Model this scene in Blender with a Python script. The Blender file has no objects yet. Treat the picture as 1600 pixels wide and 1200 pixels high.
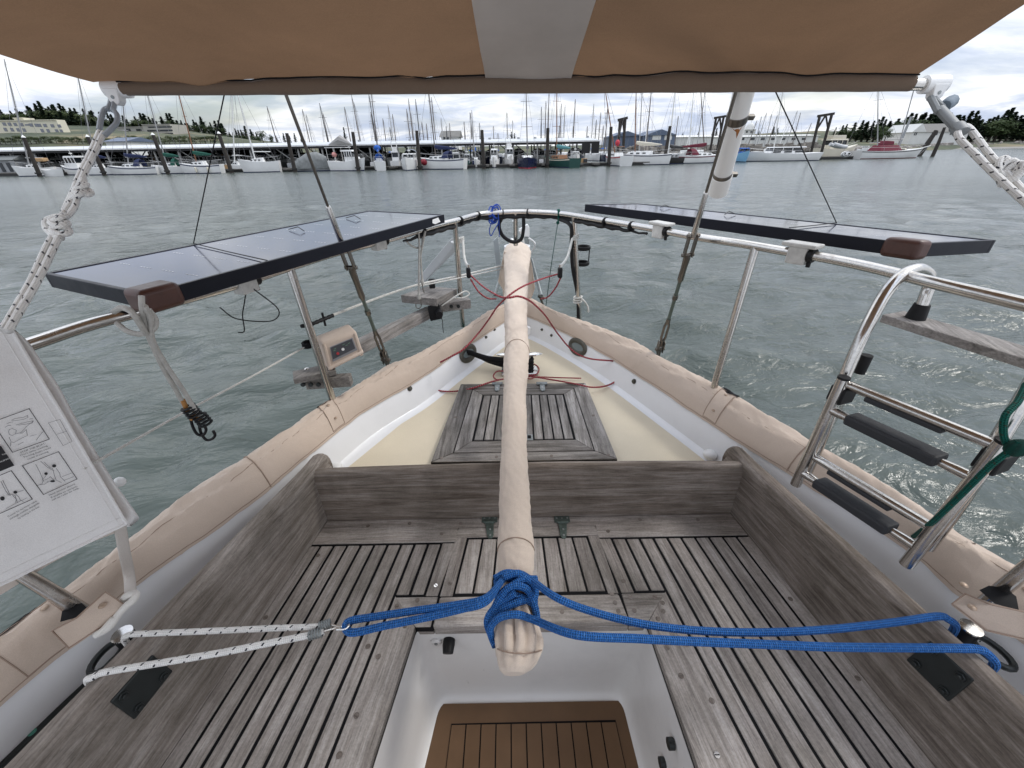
import bpy, bmesh, math, random
import numpy as np
from math import sin, cos, tan, pi, radians, sqrt, atan2
from mathutils import Vector, Matrix, noise as mnoise
random.seed(7); np.random.seed(7)
SC = bpy.context.scene
COL = SC.collection

# ------------------------------------------------------------------ camera
EYE = 2.3                       # metres above the water
FPX = 620.0                     # focal length in pixels of a 1600 wide picture
PITCH = radians(30.4); ROLL = radians(1.0)
fwd = Vector((0, cos(PITCH), -sin(PITCH))); up0 = Vector((0, sin(PITCH), cos(PITCH))); rt0 = Vector((1, 0, 0))
rt = rt0*cos(ROLL) - up0*sin(ROLL); up = rt0*sin(ROLL) + up0*cos(ROLL)
cam_data = bpy.data.cameras.new('camera'); cam = bpy.data.objects.new('camera', cam_data); COL.objects.link(cam)
cam.matrix_world = Matrix(((rt.x, up.x, -fwd.x, 0), (rt.y, up.y, -fwd.y, 0), (rt.z, up.z, -fwd.z, EYE), (0, 0, 0, 1)))
cam_data.sensor_width = 36; cam_data.lens = 36*FPX/1600; cam_data.clip_start = 0.02; cam_data.clip_end = 20000
SC.camera = cam

# ------------------------------------------------------------------ sky and sun
SUN_EL = radians(48); SUN_AZ = radians(78)      # azimuth measured from +Y towards +X
world = bpy.data.worlds.new('World'); SC.world = world; world.use_nodes = True
nt = world.node_tree; N = nt.nodes; L = nt.links; N.clear()
out = N.new('ShaderNodeOutputWorld'); bg = N.new('ShaderNodeBackground'); L.new(bg.outputs[0], out.inputs[0])
sky = N.new('ShaderNodeTexSky'); sky.sky_type = 'NISHITA'; sky.sun_disc = False
sky.sun_elevation = SUN_EL; sky.sun_rotation = SUN_AZ; sky.air_density = 1.2; sky.dust_density = 1.5
tc = N.new('ShaderNodeTexCoord'); sep = N.new('ShaderNodeSeparateXYZ'); L.new(tc.outputs['Generated'], sep.inputs[0])
def wm(op, a, b=None, c=None):
    n = N.new('ShaderNodeMath'); n.operation = op
    for i, v in enumerate((a, b, c)):
        if v is None: continue
        if isinstance(v, (int, float)): n.inputs[i].default_value = v
        else: L.new(v, n.inputs[i])
    return n.outputs[0]
den = wm('ADD', wm('MAXIMUM', sep.outputs[2], 0.0), 0.13)
cx = wm('DIVIDE', sep.outputs[0], den); cy = wm('DIVIDE', sep.outputs[1], den)
cmb = N.new('ShaderNodeCombineXYZ'); L.new(cx, cmb.inputs[0]); L.new(cy, cmb.inputs[1])
def wnoise(scale, detail, rough, off, dist=0.0):
    mp = N.new('ShaderNodeMapping'); mp.inputs['Location'].default_value = (off, off*0.7, 0); L.new(cmb.outputs[0], mp.inputs[0])
    n = N.new('ShaderNodeTexNoise'); n.inputs['Scale'].default_value = scale; n.inputs['Detail'].default_value = detail
    n.inputs['Roughness'].default_value = rough; n.inputs['Distortion'].default_value = dist
    L.new(mp.outputs[0], n.inputs['Vector']); return n.outputs['Fac']
def wramp(fac, stops):
    r = N.new('ShaderNodeValToRGB'); e = r.color_ramp.elements
    e[0].position, e[0].color = stops[0][0], (*stops[0][1], 1); e[1].position, e[1].color = stops[-1][0], (*stops[-1][1], 1)
    for p, c in stops[1:-1]:
        q = e.new(p); q.color = (*c, 1)
    L.new(fac, r.inputs[0]); return r.outputs[0]
# cloud deck: grey-lilac bases and white tops, brighter overhead as an overcast sky is
shade = wramp(wnoise(0.85, 8, 0.6, 3.1, 0.7), [(0.36, (4.9, 5.6, 7.1)), (0.46, (6.2, 6.8, 8.0)), (0.53, (8.0, 8.3, 9.0)), (0.60, (9.6, 9.8, 10.0))])
cover = wramp(wnoise(0.33, 5, 0.55, 9.4, 0.6), [(0.30, (0.30,)*3), (0.45, (1.0,)*3)])
zen = wm('ADD', wm('MULTIPLY', wm('MAXIMUM', sep.outputs[2], 0.0), 1.0), 1.0)
vm = N.new('ShaderNodeVectorMath'); vm.operation = 'SCALE'; L.new(shade, vm.inputs[0]); L.new(zen, vm.inputs['Scale'])
mixc = N.new('ShaderNodeMix'); mixc.data_type = 'RGBA'; L.new(cover, mixc.inputs['Factor']); L.new(sky.outputs[0], mixc.inputs['A']); L.new(vm.outputs[0], mixc.inputs['B'])
L.new(mixc.outputs['Result'], bg.inputs[0]); bg.inputs[1].default_value = 0.10

sun_d = bpy.data.lights.new('sun', 'SUN'); sun_d.energy = 1.3; sun_d.angle = radians(14); sun_d.color = (1, 0.96, 0.9)
sun = bpy.data.objects.new('sun', sun_d); COL.objects.link(sun)
sdir = Vector((sin(SUN_AZ)*cos(SUN_EL), cos(SUN_AZ)*cos(SUN_EL), sin(SUN_EL)))
sun.rotation_euler = sdir.to_track_quat('Z', 'Y').to_euler(); sun.location = (0, 0, 30)
SC.view_settings.view_transform = 'Standard'; SC.view_settings.look = 'None'
SC.view_settings.exposure = 0.2; SC.view_settings.gamma = 1.0; SC.view_settings.use_curve_mapping = False
SC.cycles.max_bounces = 8; SC.cycles.transparent_max_bounces = 8

# ------------------------------------------------------------------ positions
def ray(px, py):
    x = px-800.0; y = 600.0-py
    x, y = x*cos(ROLL)+y*sin(ROLL), -x*sin(ROLL)+y*cos(ROLL)
    return Vector((x, FPX*cos(PITCH)+y*sin(PITCH), -FPX*sin(PITCH)+y*cos(PITCH)))
def atz(px, py, z):
    r = ray(px, py); t = (z-EYE)/r.z; return Vector((r.x*t, r.y*t, z))
def aty(px, py, Y):
    r = ray(px, py); t = Y/r.y; return Vector((r.x*t, Y, EYE+r.z*t))
def atx(px, py, X):
    r = ray(px, py); t = X/r.x; return Vector((X, r.y*t, EYE+r.z*t))
def depth(p): return p.y*cos(PITCH)+(EYE-p.z)*sin(PITCH)
def zs(pts): return [atz(*p) for p in pts]
def ys(pts): return [aty(*p) for p in pts]
def lerp(a, b, t): return a+(b-a)*t

# ------------------------------------------------------------------ objects
def thing(name, label, cat, loc=(0, 0, 0), group=None):
    o = bpy.data.objects.new(name, None); COL.objects.link(o); o.location = loc; o.empty_display_size = 0.1
    o['label'] = label; o['category'] = cat
    if group: o['group'] = group
    return o
def tag(o, label, cat, group=None, kind=None):
    if label: o['label'] = label
    if cat: o['category'] = cat
    if group: o['group'] = group
    if kind: o['kind'] = kind
    return o
def link(name, me, parent=None):
    o = bpy.data.objects.new(name, me); COL.objects.link(o)
    if parent is not None:
        o.parent = parent
        o.matrix_parent_inverse = parent.matrix_basis.inverted() if parent.parent is None else Matrix.Identity(4)
    return o
class MB:
    """collects geometry in world coordinates"""
    def __init__(s): s.v = []; s.f = []; s.uv = []; s.m = []; s.cur = 0
    def add(s, vs, fs, uvs=None):
        b = len(s.v); s.v += [tuple(v) for v in vs]
        for i, f in enumerate(fs):
            s.f.append(tuple(b+k for k in f)); s.uv.append(uvs[i] if uvs else None); s.m.append(s.cur)
        return s
    def box(s, c, size, ax=None, ay=None):
        c = Vector(c); ax = (Vector(ax).normalized() if ax is not None else Vector((1, 0, 0)))
        if ay is None:
            ay = Vector((0, 0, 1)).cross(ax)
            if ay.length < 1e-4: ay = Vector((0, 1, 0))
        ay = Vector(ay).normalized(); az = ax.cross(ay).normalized(); ay = az.cross(ax)
        h = [size[0]/2, size[1]/2, size[2]/2]
        vs = [c+ax*(h[0]*i)+ay*(h[1]*j)+az*(h[2]*k) for i in (-1, 1) for j in (-1, 1) for k in (-1, 1)]
        return s.add(vs, [(0, 1, 3, 2), (4, 6, 7, 5), (0, 4, 5, 1), (2, 3, 7, 6), (0, 2, 6, 4), (1, 5, 7, 3)])
    def hexa(s, bot, top):
        n = len(bot); vs = list(bot)+list(top)
        fs = [tuple(range(n-1, -1, -1)), tuple(range(n, 2*n))]+[(i, (i+1) % n, n+(i+1) % n, n+i) for i in range(n)]
        return s.add(vs, fs)
    def prism(s, poly, z0, z1):
        poly = [Vector((p[0], p[1], 0)) for p in poly]
        a = sum(poly[i].x*poly[(i+1) % len(poly)].y-poly[(i+1) % len(poly)].x*poly[i].y for i in range(len(poly)))
        if a < 0: poly.reverse()
        return s.hexa([Vector((p.x, p.y, z0)) for p in poly], [Vector((p.x, p.y, z1)) for p in poly])
    def tube(s, pts, r, seg=10, caps=True, up=None, flat=1.0, closed=False):
        pts = [Vector(p) for p in pts]; n = len(pts)
        rr = r if isinstance(r, (list, tuple)) else [r]*n
        nrm = None; vs = []; Ls = [0.0]
        for i in range(1, n): Ls.append(Ls[-1]+(pts[i]-pts[i-1]).length)
        for i in range(n):
            if closed: t = pts[(i+1) % n]-pts[i-1]
            else: t = pts[min(i+1, n-1)]-pts[max(i-1, 0)]
            if t.length < 1e-9: t = Vector((0, 0, 1))
            t.normalize()
            if nrm is None:
                u = Vector(up) if up is not None else (Vector((0, 0, 1)) if abs(t.z) < 0.9 else Vector((0, 1, 0)))
                nrm = (u-t*u.dot(t)).normalized()
            else:
                nrm = nrm-t*nrm.dot(t)
                nrm = nrm.normalized() if nrm.length > 1e-6 else t.orthogonal().normalized()
            b = t.cross(nrm)
            for k in range(seg):
                a = 2*pi*k/seg; vs.append(pts[i]+nrm*(cos(a)*rr[i]*flat)+b*(sin(a)*rr[i]))
        fs = []; uvs = []
        for i in range(n if closed else n-1):
            j = (i+1) % n
            for k in range(seg):
                k2 = (k+1) % seg
                fs.append((i*seg+k, i*seg+k2, j*seg+k2, j*seg+k))
                l0, l1 = Ls[i], (Ls[j] if j else Ls[i]+(pts[0]-pts[i]).length)
                uvs.append(((k/seg, l0), ((k+1)/seg, l0), ((k+1)/seg, l1), (k/seg, l1)))
        if caps and not closed:
            fs.append(tuple(range(seg-1, -1, -1))); uvs.append(None)
            fs.append(tuple((n-1)*seg+k for k in range(seg))); uvs.append(None)
        return s.add(vs, fs, uvs)
    def grid(s, rows, closed_u=False):
        nr = len(rows); nc = len(rows[0]); vs = [p for r in rows for p in r]; fs = []; uvs = []
        for i in range(nr-1):
            for j in range(nc if closed_u else nc-1):
                j2 = (j+1) % nc
                fs.append((i*nc+j, i*nc+j2, (i+1)*nc+j2, (i+1)*nc+j))
                uvs.append(((j/nc, i/nr), ((j+1)/nc, i/nr), ((j+1)/nc, (i+1)/nr), (j/nc, (i+1)/nr)))
        return s.add(vs, fs, uvs)
    def disc(s, c, nrm, r, h=0.002, seg=12):
        nrm = Vector(nrm).normalized(); return s.tube([Vector(c), Vector(c)+nrm*h], r, seg)
    def ball(s, c, r, seg=10, rings=6, sc=(1, 1, 1)):
        c = Vector(c); rows = []
        for i in range(rings+1):
            th = pi*i/rings
            rows.append([c+Vector((r*sc[0]*sin(th)*cos(2*pi*k/seg), r*sc[1]*sin(th)*sin(2*pi*k/seg), r*sc[2]*cos(th))) for k in range(seg)])
        return s.grid(rows, True)
    def obj(s, name, mat, parent=None, smooth=True, bevel=0.0, seg=2, subd=0, shade_angle=40):
        me = bpy.data.meshes.new(name); me.from_pydata(s.v, [], s.f)
        if any(u is not None for u in s.uv):
            ul = me.uv_layers.new(name='UVMap'); d = ul.data; li = 0
            for f, u in zip(s.f, s.uv):
                for k in range(len(f)):
                    if u is not None: d[li].uv = u[k]
                    li += 1
        mats = mat if isinstance(mat, (list, tuple)) else [mat]
        for m in mats: me.materials.append(m)
        if len(mats) > 1: me.polygons.foreach_set('material_index', s.m)
        if smooth:
            me.polygons.foreach_set('use_smooth', [True]*len(me.polygons))
            try: me.set_sharp_from_angle(angle=radians(shade_angle))
            except Exception: pass
        me.update()
        o = link(name, me, parent)
        if bevel:
            m = o.modifiers.new('edge', 'BEVEL'); m.width = bevel; m.segments = seg; m.limit_method = 'ANGLE'; m.angle_limit = radians(35); m.harden_normals = False
        if subd:
            m = o.modifiers.new('sub', 'SUBSURF'); m.levels = subd; m.render_levels = subd
        return o
def crom(pts, n=8, closed=False):
    P = [Vector(p) for p in pts]; res = []; m = len(P)
    if m < 3 and not closed: return [P[0].lerp(P[-1], i/n) for i in range(n+1)]
    rng = range(m) if closed else range(m-1)
    for i in rng:
        p1 = P[i]; p2 = P[(i+1) % m]
        p0 = P[i-1] if (i > 0 or closed) else p1*2-p2
        p3 = P[(i+2) % m] if (i+2 < m or closed) else p2*2-p1
        for k in range(n):
            t = k/n
            res.append(0.5*((2*p1)+(p2-p0)*t+(2*p0-5*p1+4*p2-p3)*t*t+(3*p1-p0-3*p2+p3)*t**3))
    if not closed: res.append(P[-1])
    return res
def resample(poly, n):
    P = [Vector(p) for p in poly]; Ls = [0.0]
    for i in range(1, len(P)): Ls.append(Ls[-1]+(P[i]-P[i-1]).length)
    res = []; j = 0
    for k in range(n):
        d = Ls[-1]*k/(n-1)
        while j < len(P)-2 and Ls[j+1] < d: j += 1
        t = (d-Ls[j])/max(Ls[j+1]-Ls[j], 1e-9); res.append(P[j].lerp(P[j+1], min(max(t, 0), 1)))
    return res

# ------------------------------------------------------------------ materials
MATS = {}
class NT:
    def __init__(s, name):
        s.mat = bpy.data.materials.new(name); s.mat.use_nodes = True; s.t = s.mat.node_tree; s.n = s.t.nodes; s.l = s.t.links
        s.b = s.n['Principled BSDF']; s.out = s.n['Material Output']
    def new(s, k, **kw):
        n = s.n.new(k)
        for a, v in kw.items(): setattr(n, a, v)
        return n
    def setin(s, sock, v):
        if isinstance(v, bpy.types.NodeSocket): s.l.new(v, sock)
        elif isinstance(v, (tuple, list)) and len(v) == 3 and sock.type == 'RGBA': sock.default_value = (*v, 1)
        else: sock.default_value = v
    def math(s, op, a, b=None, c=None):
        n = s.new('ShaderNodeMath', operation=op)
        for i, v in enumerate((a, b, c)):
            if v is not None: s.setin(n.inputs[i], v)
        return n.outputs[0]
    def coord(s, rot=0.0, scale=(1, 1, 1), src='Object', loc=(0, 0, 0)):
        t = s.new('ShaderNodeTexCoord').outputs[src]
        if rot:
            r = s.new('ShaderNodeVectorRotate', rotation_type='Z_AXIS'); s.l.new(t, r.inputs['Vector']); r.inputs['Angle'].default_value = rot; t = r.outputs[0]
        m = s.new('ShaderNodeMapping'); s.l.new(t, m.inputs[0]); m.inputs['Scale'].default_value = scale; m.inputs['Location'].default_value = loc
        return m.outputs[0]
    def noise(s, vec, scale=1, detail=4, rough=0.5, dist=0.0):
        n = s.new('ShaderNodeTexNoise'); s.l.new(vec, n.inputs['Vector']); n.inputs['Scale'].default_value = scale
        n.inputs['Detail'].default_value = detail; n.inputs['Roughness'].default_value = rough; n.inputs['Distortion'].default_value = dist
        return n.outputs['Fac']
    def ramp(s, fac, stops, interp='LINEAR'):
        r = s.new('ShaderNodeValToRGB'); r.color_ramp.interpolation = interp; e = r.color_ramp.elements
        f = lambda c: (c, c, c, 1) if isinstance(c, (int, float)) else (*c, 1)
        e[0].position = stops[0][0]; e[0].color = f(stops[0][1]); e[1].position = stops[-1][0]; e[1].color = f(stops[-1][1])
        for p, c in stops[1:-1]: e.new(p).color = f(c)
        s.l.new(fac, r.inputs[0]); return r.outputs[0]
    def mix(s, fac, a, b, blend='MIX'):
        n = s.new('ShaderNodeMix', data_type='RGBA', blend_type=blend)
        s.setin(n.inputs['Factor'], fac); s.setin(n.inputs['A'], a); s.setin(n.inputs['B'], b); return n.outputs['Result']
    def bump(s, h, strength=0.3, dist=0.01, normal=None):
        n = s.new('ShaderNodeBump'); s.setin(n.inputs['Height'], h); n.inputs['Strength'].default_value = strength; n.inputs['Distance'].default_value = dist
        if normal is not None: s.l.new(normal, n.inputs['Normal'])
        return n.outputs[0]
    def done(s, color=None, rough=None, metal=None, normal=None, **kw):
        if color is not None: s.setin(s.b.inputs['Base Color'], color)
        if rough is not None: s.setin(s.b.inputs['Roughness'], rough)
        if metal is not None: s.setin(s.b.inputs['Metallic'], metal)
        if normal is not None: s.l.new(normal, s.b.inputs['Normal'])
        for k, v in kw.items(): s.setin(s.b.inputs[k.replace('_', ' ')], v)
        return s.mat

def m_wood(name, ang, dark=(0.225, 0.20, 0.182), mid=(0.335, 0.305, 0.28), light=(0.455, 0.425, 0.40), var=0.24, worn=1.0, ylong=True):
    m = NT(name)
    sc = (62, 4.0, 62) if ylong else (4.0, 62, 62)
    v = m.coord(rot=ang, scale=sc)
    oi = m.new('ShaderNodeObjectInfo').outputs['Random']
    va = m.new('ShaderNodeVectorMath', operation='ADD'); m.l.new(v, va.inputs[0])
    cb = m.new('ShaderNodeCombineXYZ'); r9 = m.math('MULTIPLY', oi, 37.0); m.l.new(r9, cb.inputs[0]); m.l.new(r9, cb.inputs[1]); m.l.new(cb.outputs[0], va.inputs[1])
    v2 = va.outputs[0]
    g1 = m.noise(v2, 0.55, 6, 0.62, 1.6); g2 = m.noise(v2, 4.5, 4, 0.6, 0.4)
    w0 = m.coord(rot=0, scale=(1, 1, 1)); blot = m.noise(w0, 5.0, 5, 0.6, 0.3); fine = m.noise(w0, 190.0, 3, 0.7)
    base = m.ramp(g1, [(0.30, dark), (0.47, mid), (0.68, light)])
    g3 = m.noise(v2, 1.7, 5, 0.7, 2.2)
    base = m.mix(0.8, base, m.ramp(g3, [(0.36, 0.76), (0.46, 1.0), (0.62, 1.05)]), 'MULTIPLY')
    base = m.mix(0.9, base, m.ramp(g2, [(0.30, 0.60), (0.46, 0.95), (0.68, 1.10)]), 'MULTIPLY')
    base = m.mix(0.8, base, m.ramp(blot, [(0.32, (0.62, 0.60, 0.56)), (0.6, (1.08, 1.06, 1.05))]), 'MULTIPLY')
    base = m.mix(0.35*worn, base, m.ramp(fine, [(0.35, 0.55), (0.6, 1.15)]), 'MULTIPLY')
    k = m.math('ADD', m.math('MULTIPLY', oi, var), 1.0-var/2)
    kk = m.new('ShaderNodeVectorMath', operation='SCALE'); m.l.new(base, kk.inputs[0]); m.l.new(k, kk.inputs['Scale'])
    h = m.math('ADD', m.math('MULTIPLY', g2, 0.7), m.math('MULTIPLY', fine, 0.3))
    return m.done(kk.outputs[0], 0.78, 0, m.bump(h, 0.55, 0.0025), Specular_IOR_Level=0.25)
def m_canvas(name, col, wr=0.6, seed=0.0):
    m = NT(name); w = m.coord(loc=(seed, 0, 0))
    n1 = m.noise(m.coord(scale=(6, 6, 6), loc=(seed, 0, 0)), 1, 3, 0.5, 0.5); n2 = m.noise(w, 32, 3, 0.5, 1.0); n3 = m.noise(w, 700, 1, 0.5)
    c = m.mix(1.0, col, m.ramp(n1, [(0.3, (0.94, 0.935, 0.93)), (0.7, (1.03, 1.03, 1.03))]), 'MULTIPLY')
    c = m.mix(0.5, c, m.ramp(n3, [(0.3, 0.82), (0.7, 1.1)]), 'MULTIPLY')
    dirt = m.noise(w, 14, 6, 0.65); c = m.mix(m.ramp(dirt, [(0.60, 0.0), (0.85, 0.22)]), c, (0.30, 0.24, 0.19))
    nb = m.bump(n3, 0.25, 0.0006, m.bump(n2, wr*0.35, 0.004, m.bump(n1, wr*0.8, 0.015)))
    return m.done(c, 0.85, 0, nb, Sheen_Weight=0.15, Specular_IOR_Level=0.2)
def m_plain(name, col, rough=0.5, metal=0.0, var=0.08, scale=20.0, bump=0.0, **kw):
    m = NT(name); w = m.coord(); n = m.noise(w, scale, 5, 0.6)
    c = m.mix(1.0, col, m.ramp(n, [(0.3, (1-var,)*3), (0.7, (1+var,)*3)]), 'MULTIPLY')
    return m.done(c, m.ramp(n, [(0.3, max(rough-0.06, 0)), (0.7, min(rough+0.08, 1))]), metal, m.bump(n, bump, 0.002) if bump else None, **kw)
def m_steel(name='stainless_steel', rust=0.5, base=(0.62, 0.60, 0.57), rough=0.16):
    m = NT(name); w = m.coord(); n = m.noise(w, 9, 6, 0.7); s = m.noise(m.coord(scale=(1, 1, 1)), 140, 3, 0.6)
    c = m.mix(m.ramp(n, [(0.6, 0.0), (0.78, rust)]), base, (0.20, 0.085, 0.03))
    c = m.mix(0.4, c, m.ramp(s, [(0.35, 0.7), (0.6, 1.05)]), 'MULTIPLY')
    r = m.math('ADD', m.math('MULTIPLY', m.ramp(n, [(0.45, 0.0), (0.75, 1.0)]), 0.25), rough)
    return m.done(c, r, m.ramp(n, [(0.62, 1.0), (0.8, 0.7)]), m.bump(s, 0.05, 0.0005))
def m_rope(name, col, fleck=None, strands=6, pitch=0.009, period=0.022, dark=0.45, fl_w=0.16):
    m = NT(name); uv = m.new('ShaderNodeUVMap'); sp = m.new('ShaderNodeSeparateXYZ'); m.l.new(uv.outputs[0], sp.inputs[0])
    u, v = sp.outputs[0], sp.outputs[1]
    a = m.math('SINE', m.math('MULTIPLY', m.math('ADD', m.math('MULTIPLY', u, strands), m.math('DIVIDE', v, pitch)), 2*pi))
    b = m.math('SINE', m.math('MULTIPLY', m.math('SUBTRACT', m.math('MULTIPLY', u, strands), m.math('DIVIDE', v, pitch)), 2*pi))
    h = m.math('MULTIPLY', a, b)
    n = m.noise(m.coord(), 60, 4, 0.6)
    c = m.mix(1.0, col, m.ramp(m.math('ADD', m.math('MULTIPLY', h, 0.5), 0.5), [(0.0, dark), (0.55, 1.0), (1.0, 1.15)]), 'MULTIPLY')
    c = m.mix(0.6, c, m.ramp(n, [(0.3, 0.75), (0.7, 1.1)]), 'MULTIPLY')
    if fleck is not None:
        q = m.math('FRACT', m.math('ADD', m.math('DIVIDE', v, period), m.math('MULTIPLY', u, 1.0)))
        k = m.math('FRACT', m.math('SUBTRACT', m.math('MULTIPLY', u, 3.0), m.math('DIVIDE', v, period*1.5)))
        f = m.math('MULTIPLY', m.math('LESS_THAN', q, fl_w), m.math('LESS_THAN', k, 0.5))
        c = m.mix(f, c, fleck)
    return m.done(c, 0.75, 0, m.bump(h, 0.9 if dark < 0.6 else 0.45, 0.0022 if dark < 0.6 else 0.0012), Specular_IOR_Level=0.3)

WOOD_L = m_wood('teak_port', radians(7.8)); WOOD_R = m_wood('teak_starboard', radians(-8.3))
WOOD_C = m_wood('teak_fore_and_aft', 0.0, var=0.4)
WOOD_HATCH = m_wood('teak_hatch', 0.0, dark=(0.12, 0.11, 0.10), mid=(0.25, 0.235, 0.22), light=(0.42, 0.40, 0.38), var=0.5)
WOOD_X = m_wood('teak_athwart', 0.0, ylong=False, var=0.2)
WOOD_CA = m_wood('teak_aft_coaming', 0.0, dark=(0.12, 0.095, 0.076), mid=(0.20, 0.168, 0.142), light=(0.31, 0.275, 0.245), ylong=False, worn=0.6, var=0.05)
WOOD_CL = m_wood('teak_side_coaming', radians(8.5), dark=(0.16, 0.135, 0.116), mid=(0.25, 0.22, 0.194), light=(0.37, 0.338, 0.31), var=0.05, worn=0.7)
WOOD_CR = m_wood('teak_side_coaming_shaded', radians(-8.5), dark=(0.12, 0.10, 0.084), mid=(0.205, 0.175, 0.15), light=(0.33, 0.295, 0.265), var=0.05, worn=0.7)  # darker copy of the port coaming teak: shade put into the colour
WOOD_HX = m_wood('teak_hatch_athwart', 0.0, dark=(0.11, 0.10, 0.09), mid=(0.205, 0.19, 0.175), light=(0.34, 0.32, 0.30), ylong=False, var=0.3)
WOOD_G = m_wood('grey_bracket_wood', radians(20), dark=(0.16, 0.15, 0.14), mid=(0.26, 0.245, 0.235), light=(0.38, 0.36, 0.34), var=0.3)
CAULK = m_plain('black_caulking', (0.006, 0.006, 0.007), 0.7, Specular_IOR_Level=0.15)
CANVAS = m_canvas('beige_canvas', (0.56, 0.46, 0.38)); CANVAS_T = m_canvas('beige_canvas_tiller', (0.61, 0.515, 0.43), 0.6, 5.0)
THREAD = m_plain('seam_thread', (0.30, 0.22, 0.17), 0.9)
STEEL = m_steel(); STEEL_OLD = m_steel('weathered_rigging_steel', 0.6, (0.20, 0.185, 0.165), 0.32)
def m_gel(name, col, dirt=0.3):
    m = NT(name); w = m.coord(); n = m.noise(w, 5, 6, 0.65); s = m.noise(w, 28, 6, 0.75, 1.0); f = m.noise(m.coord(scale=(1, 1, 6)), 30, 4, 0.7)
    c = m.mix(m.ramp(n, [(0.5, 0.0), (0.8, dirt)]), col, tuple(k*0.62 for k in col)); c = m.mix(m.ramp(s, [(0.68, 0.0), (0.78, dirt*1.2)]), c, (0.30, 0.27, 0.22)); c = m.mix(m.ramp(f, [(0.66, 0.0), (0.8, dirt*0.7)]), c, (0.42, 0.39, 0.34))
    return m.done(c, m.ramp(n, [(0.3, 0.26), (0.7, 0.42)]), 0, None, Coat_Weight=0.2)
GELW = m_gel('cockpit_gelcoat', (0.70, 0.685, 0.665))
GEL = m_gel('white_gelcoat', (0.76, 0.765, 0.775), 0.2)
BLACKP = m_plain('black_plastic', (0.010, 0.010, 0.011), 0.5, Specular_IOR_Level=0.25); BLACKM = m_plain('black_metal', (0.02, 0.024, 0.024), 0.4, 0.3, scale=60, bump=0.2)
BRONZE = m_plain('dull_bronze', (0.10, 0.095, 0.08), 0.5, 0.7, var=0.3, scale=60); GREENB = m_plain('green_bronze', (0.10, 0.13, 0.115), 0.55, 0.5, var=0.35, scale=80, bump=0.2)
ZINC = m_plain('grey_zinc', (0.26, 0.28, 0.28), 0.5, 0.6, var=0.3, scale=90, bump=0.2)
R_BLUE = m_rope('blue_braid', (0.025, 0.155, 0.49), fleck=(0.10, 0.24, 0.52), strands=5, pitch=0.009, period=0.011, dark=0.25, fl_w=0.12)
R_WHITE = m_rope('white_braid_black_fleck', (0.80, 0.79, 0.76), fleck=(0.03, 0.03, 0.04), strands=5, pitch=0.008, period=0.03, dark=0.82, fl_w=0.14)
R_PLAIN = m_rope('white_braid', (0.66, 0.65, 0.61), strands=5, pitch=0.007, dark=0.65)
R_RED = m_rope('red_braid', (0.52, 0.05, 0.07), fleck=(0.55, 0.40, 0.38), strands=4, pitch=0.006, period=0.012, dark=0.5, fl_w=0.3)
R_GREEN = m_rope('green_braid', (0.0, 0.115, 0.085), fleck=(0.03, 0.06, 0.04), strands=4, pitch=0.008, period=0.02, dark=0.4)
R_BLACK = m_rope('black_line', (0.015, 0.015, 0.017), strands=4, dark=0.3)
R_GREY = m_plain('grey_bungee', (0.40, 0.39, 0.36), 0.7, var=0.2, scale=60)
R_ROPE_B = m_rope('thin_blue_line', (0.03, 0.10, 0.55), strands=3, dark=0.5)
PVC = None
def m_nonskid():
    m = NT('cream_nonskid'); w = m.coord(); n = m.noise(w, 350, 2, 0.6); b = m.noise(w, 3, 5, 0.6)
    c = m.mix(1.0, (0.69, 0.61, 0.465), m.ramp(b, [(0.3, 0.92), (0.7, 1.05)]), 'MULTIPLY')
    c = m.mix(0.5, c, m.ramp(n, [(0.35, 0.85), (0.65, 1.06)]), 'MULTIPLY')
    d = m.noise(w, 30, 7, 0.75); c = m.mix(m.ramp(d, [(0.64, 0.0), (0.80, 0.55)]), c, (0.3, 0.24, 0.17))
    return m.done(c, 0.6, 0, m.bump(n, 0.4, 0.001))
NONSKID = m_nonskid()
def m_pvc():
    m = NT('white_pvc_with_rust'); g = m.new('ShaderNodeTexCoord').outputs['Object']; n = m.noise(g, 40, 5, 0.6)
    c = m.mix(m.ramp(n, [(0.72, 0.0), (0.85, 0.5)]), (0.78, 0.765, 0.73), (0.35, 0.17, 0.07))
    return m.done(c, 0.35)
PVC = m_pvc(); RUST = m_plain('rust_stain', (0.34, 0.13, 0.035), 0.7, var=0.4, scale=150)

from mathutils.bvhtree import BVHTree
def bvh(obs):
    vs, fs = [], []
    for o in obs:
        b = len(vs); vs += [v.co.copy() for v in o.data.vertices]; fs += [tuple(b+i for i in p.vertices) for p in o.data.polygons]
    return BVHTree.FromPolygons(vs, fs)
def hit(tree, px, py):
    """surface point and its normal under a picture position"""
    o = Vector((0, 0, EYE)); d = ray(px, py).normalized(); p, n, i, t = tree.ray_cast(o, d)
    if p is None: return None, None
    if n.dot(d) > 0: n = -n
    return p, n
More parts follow.
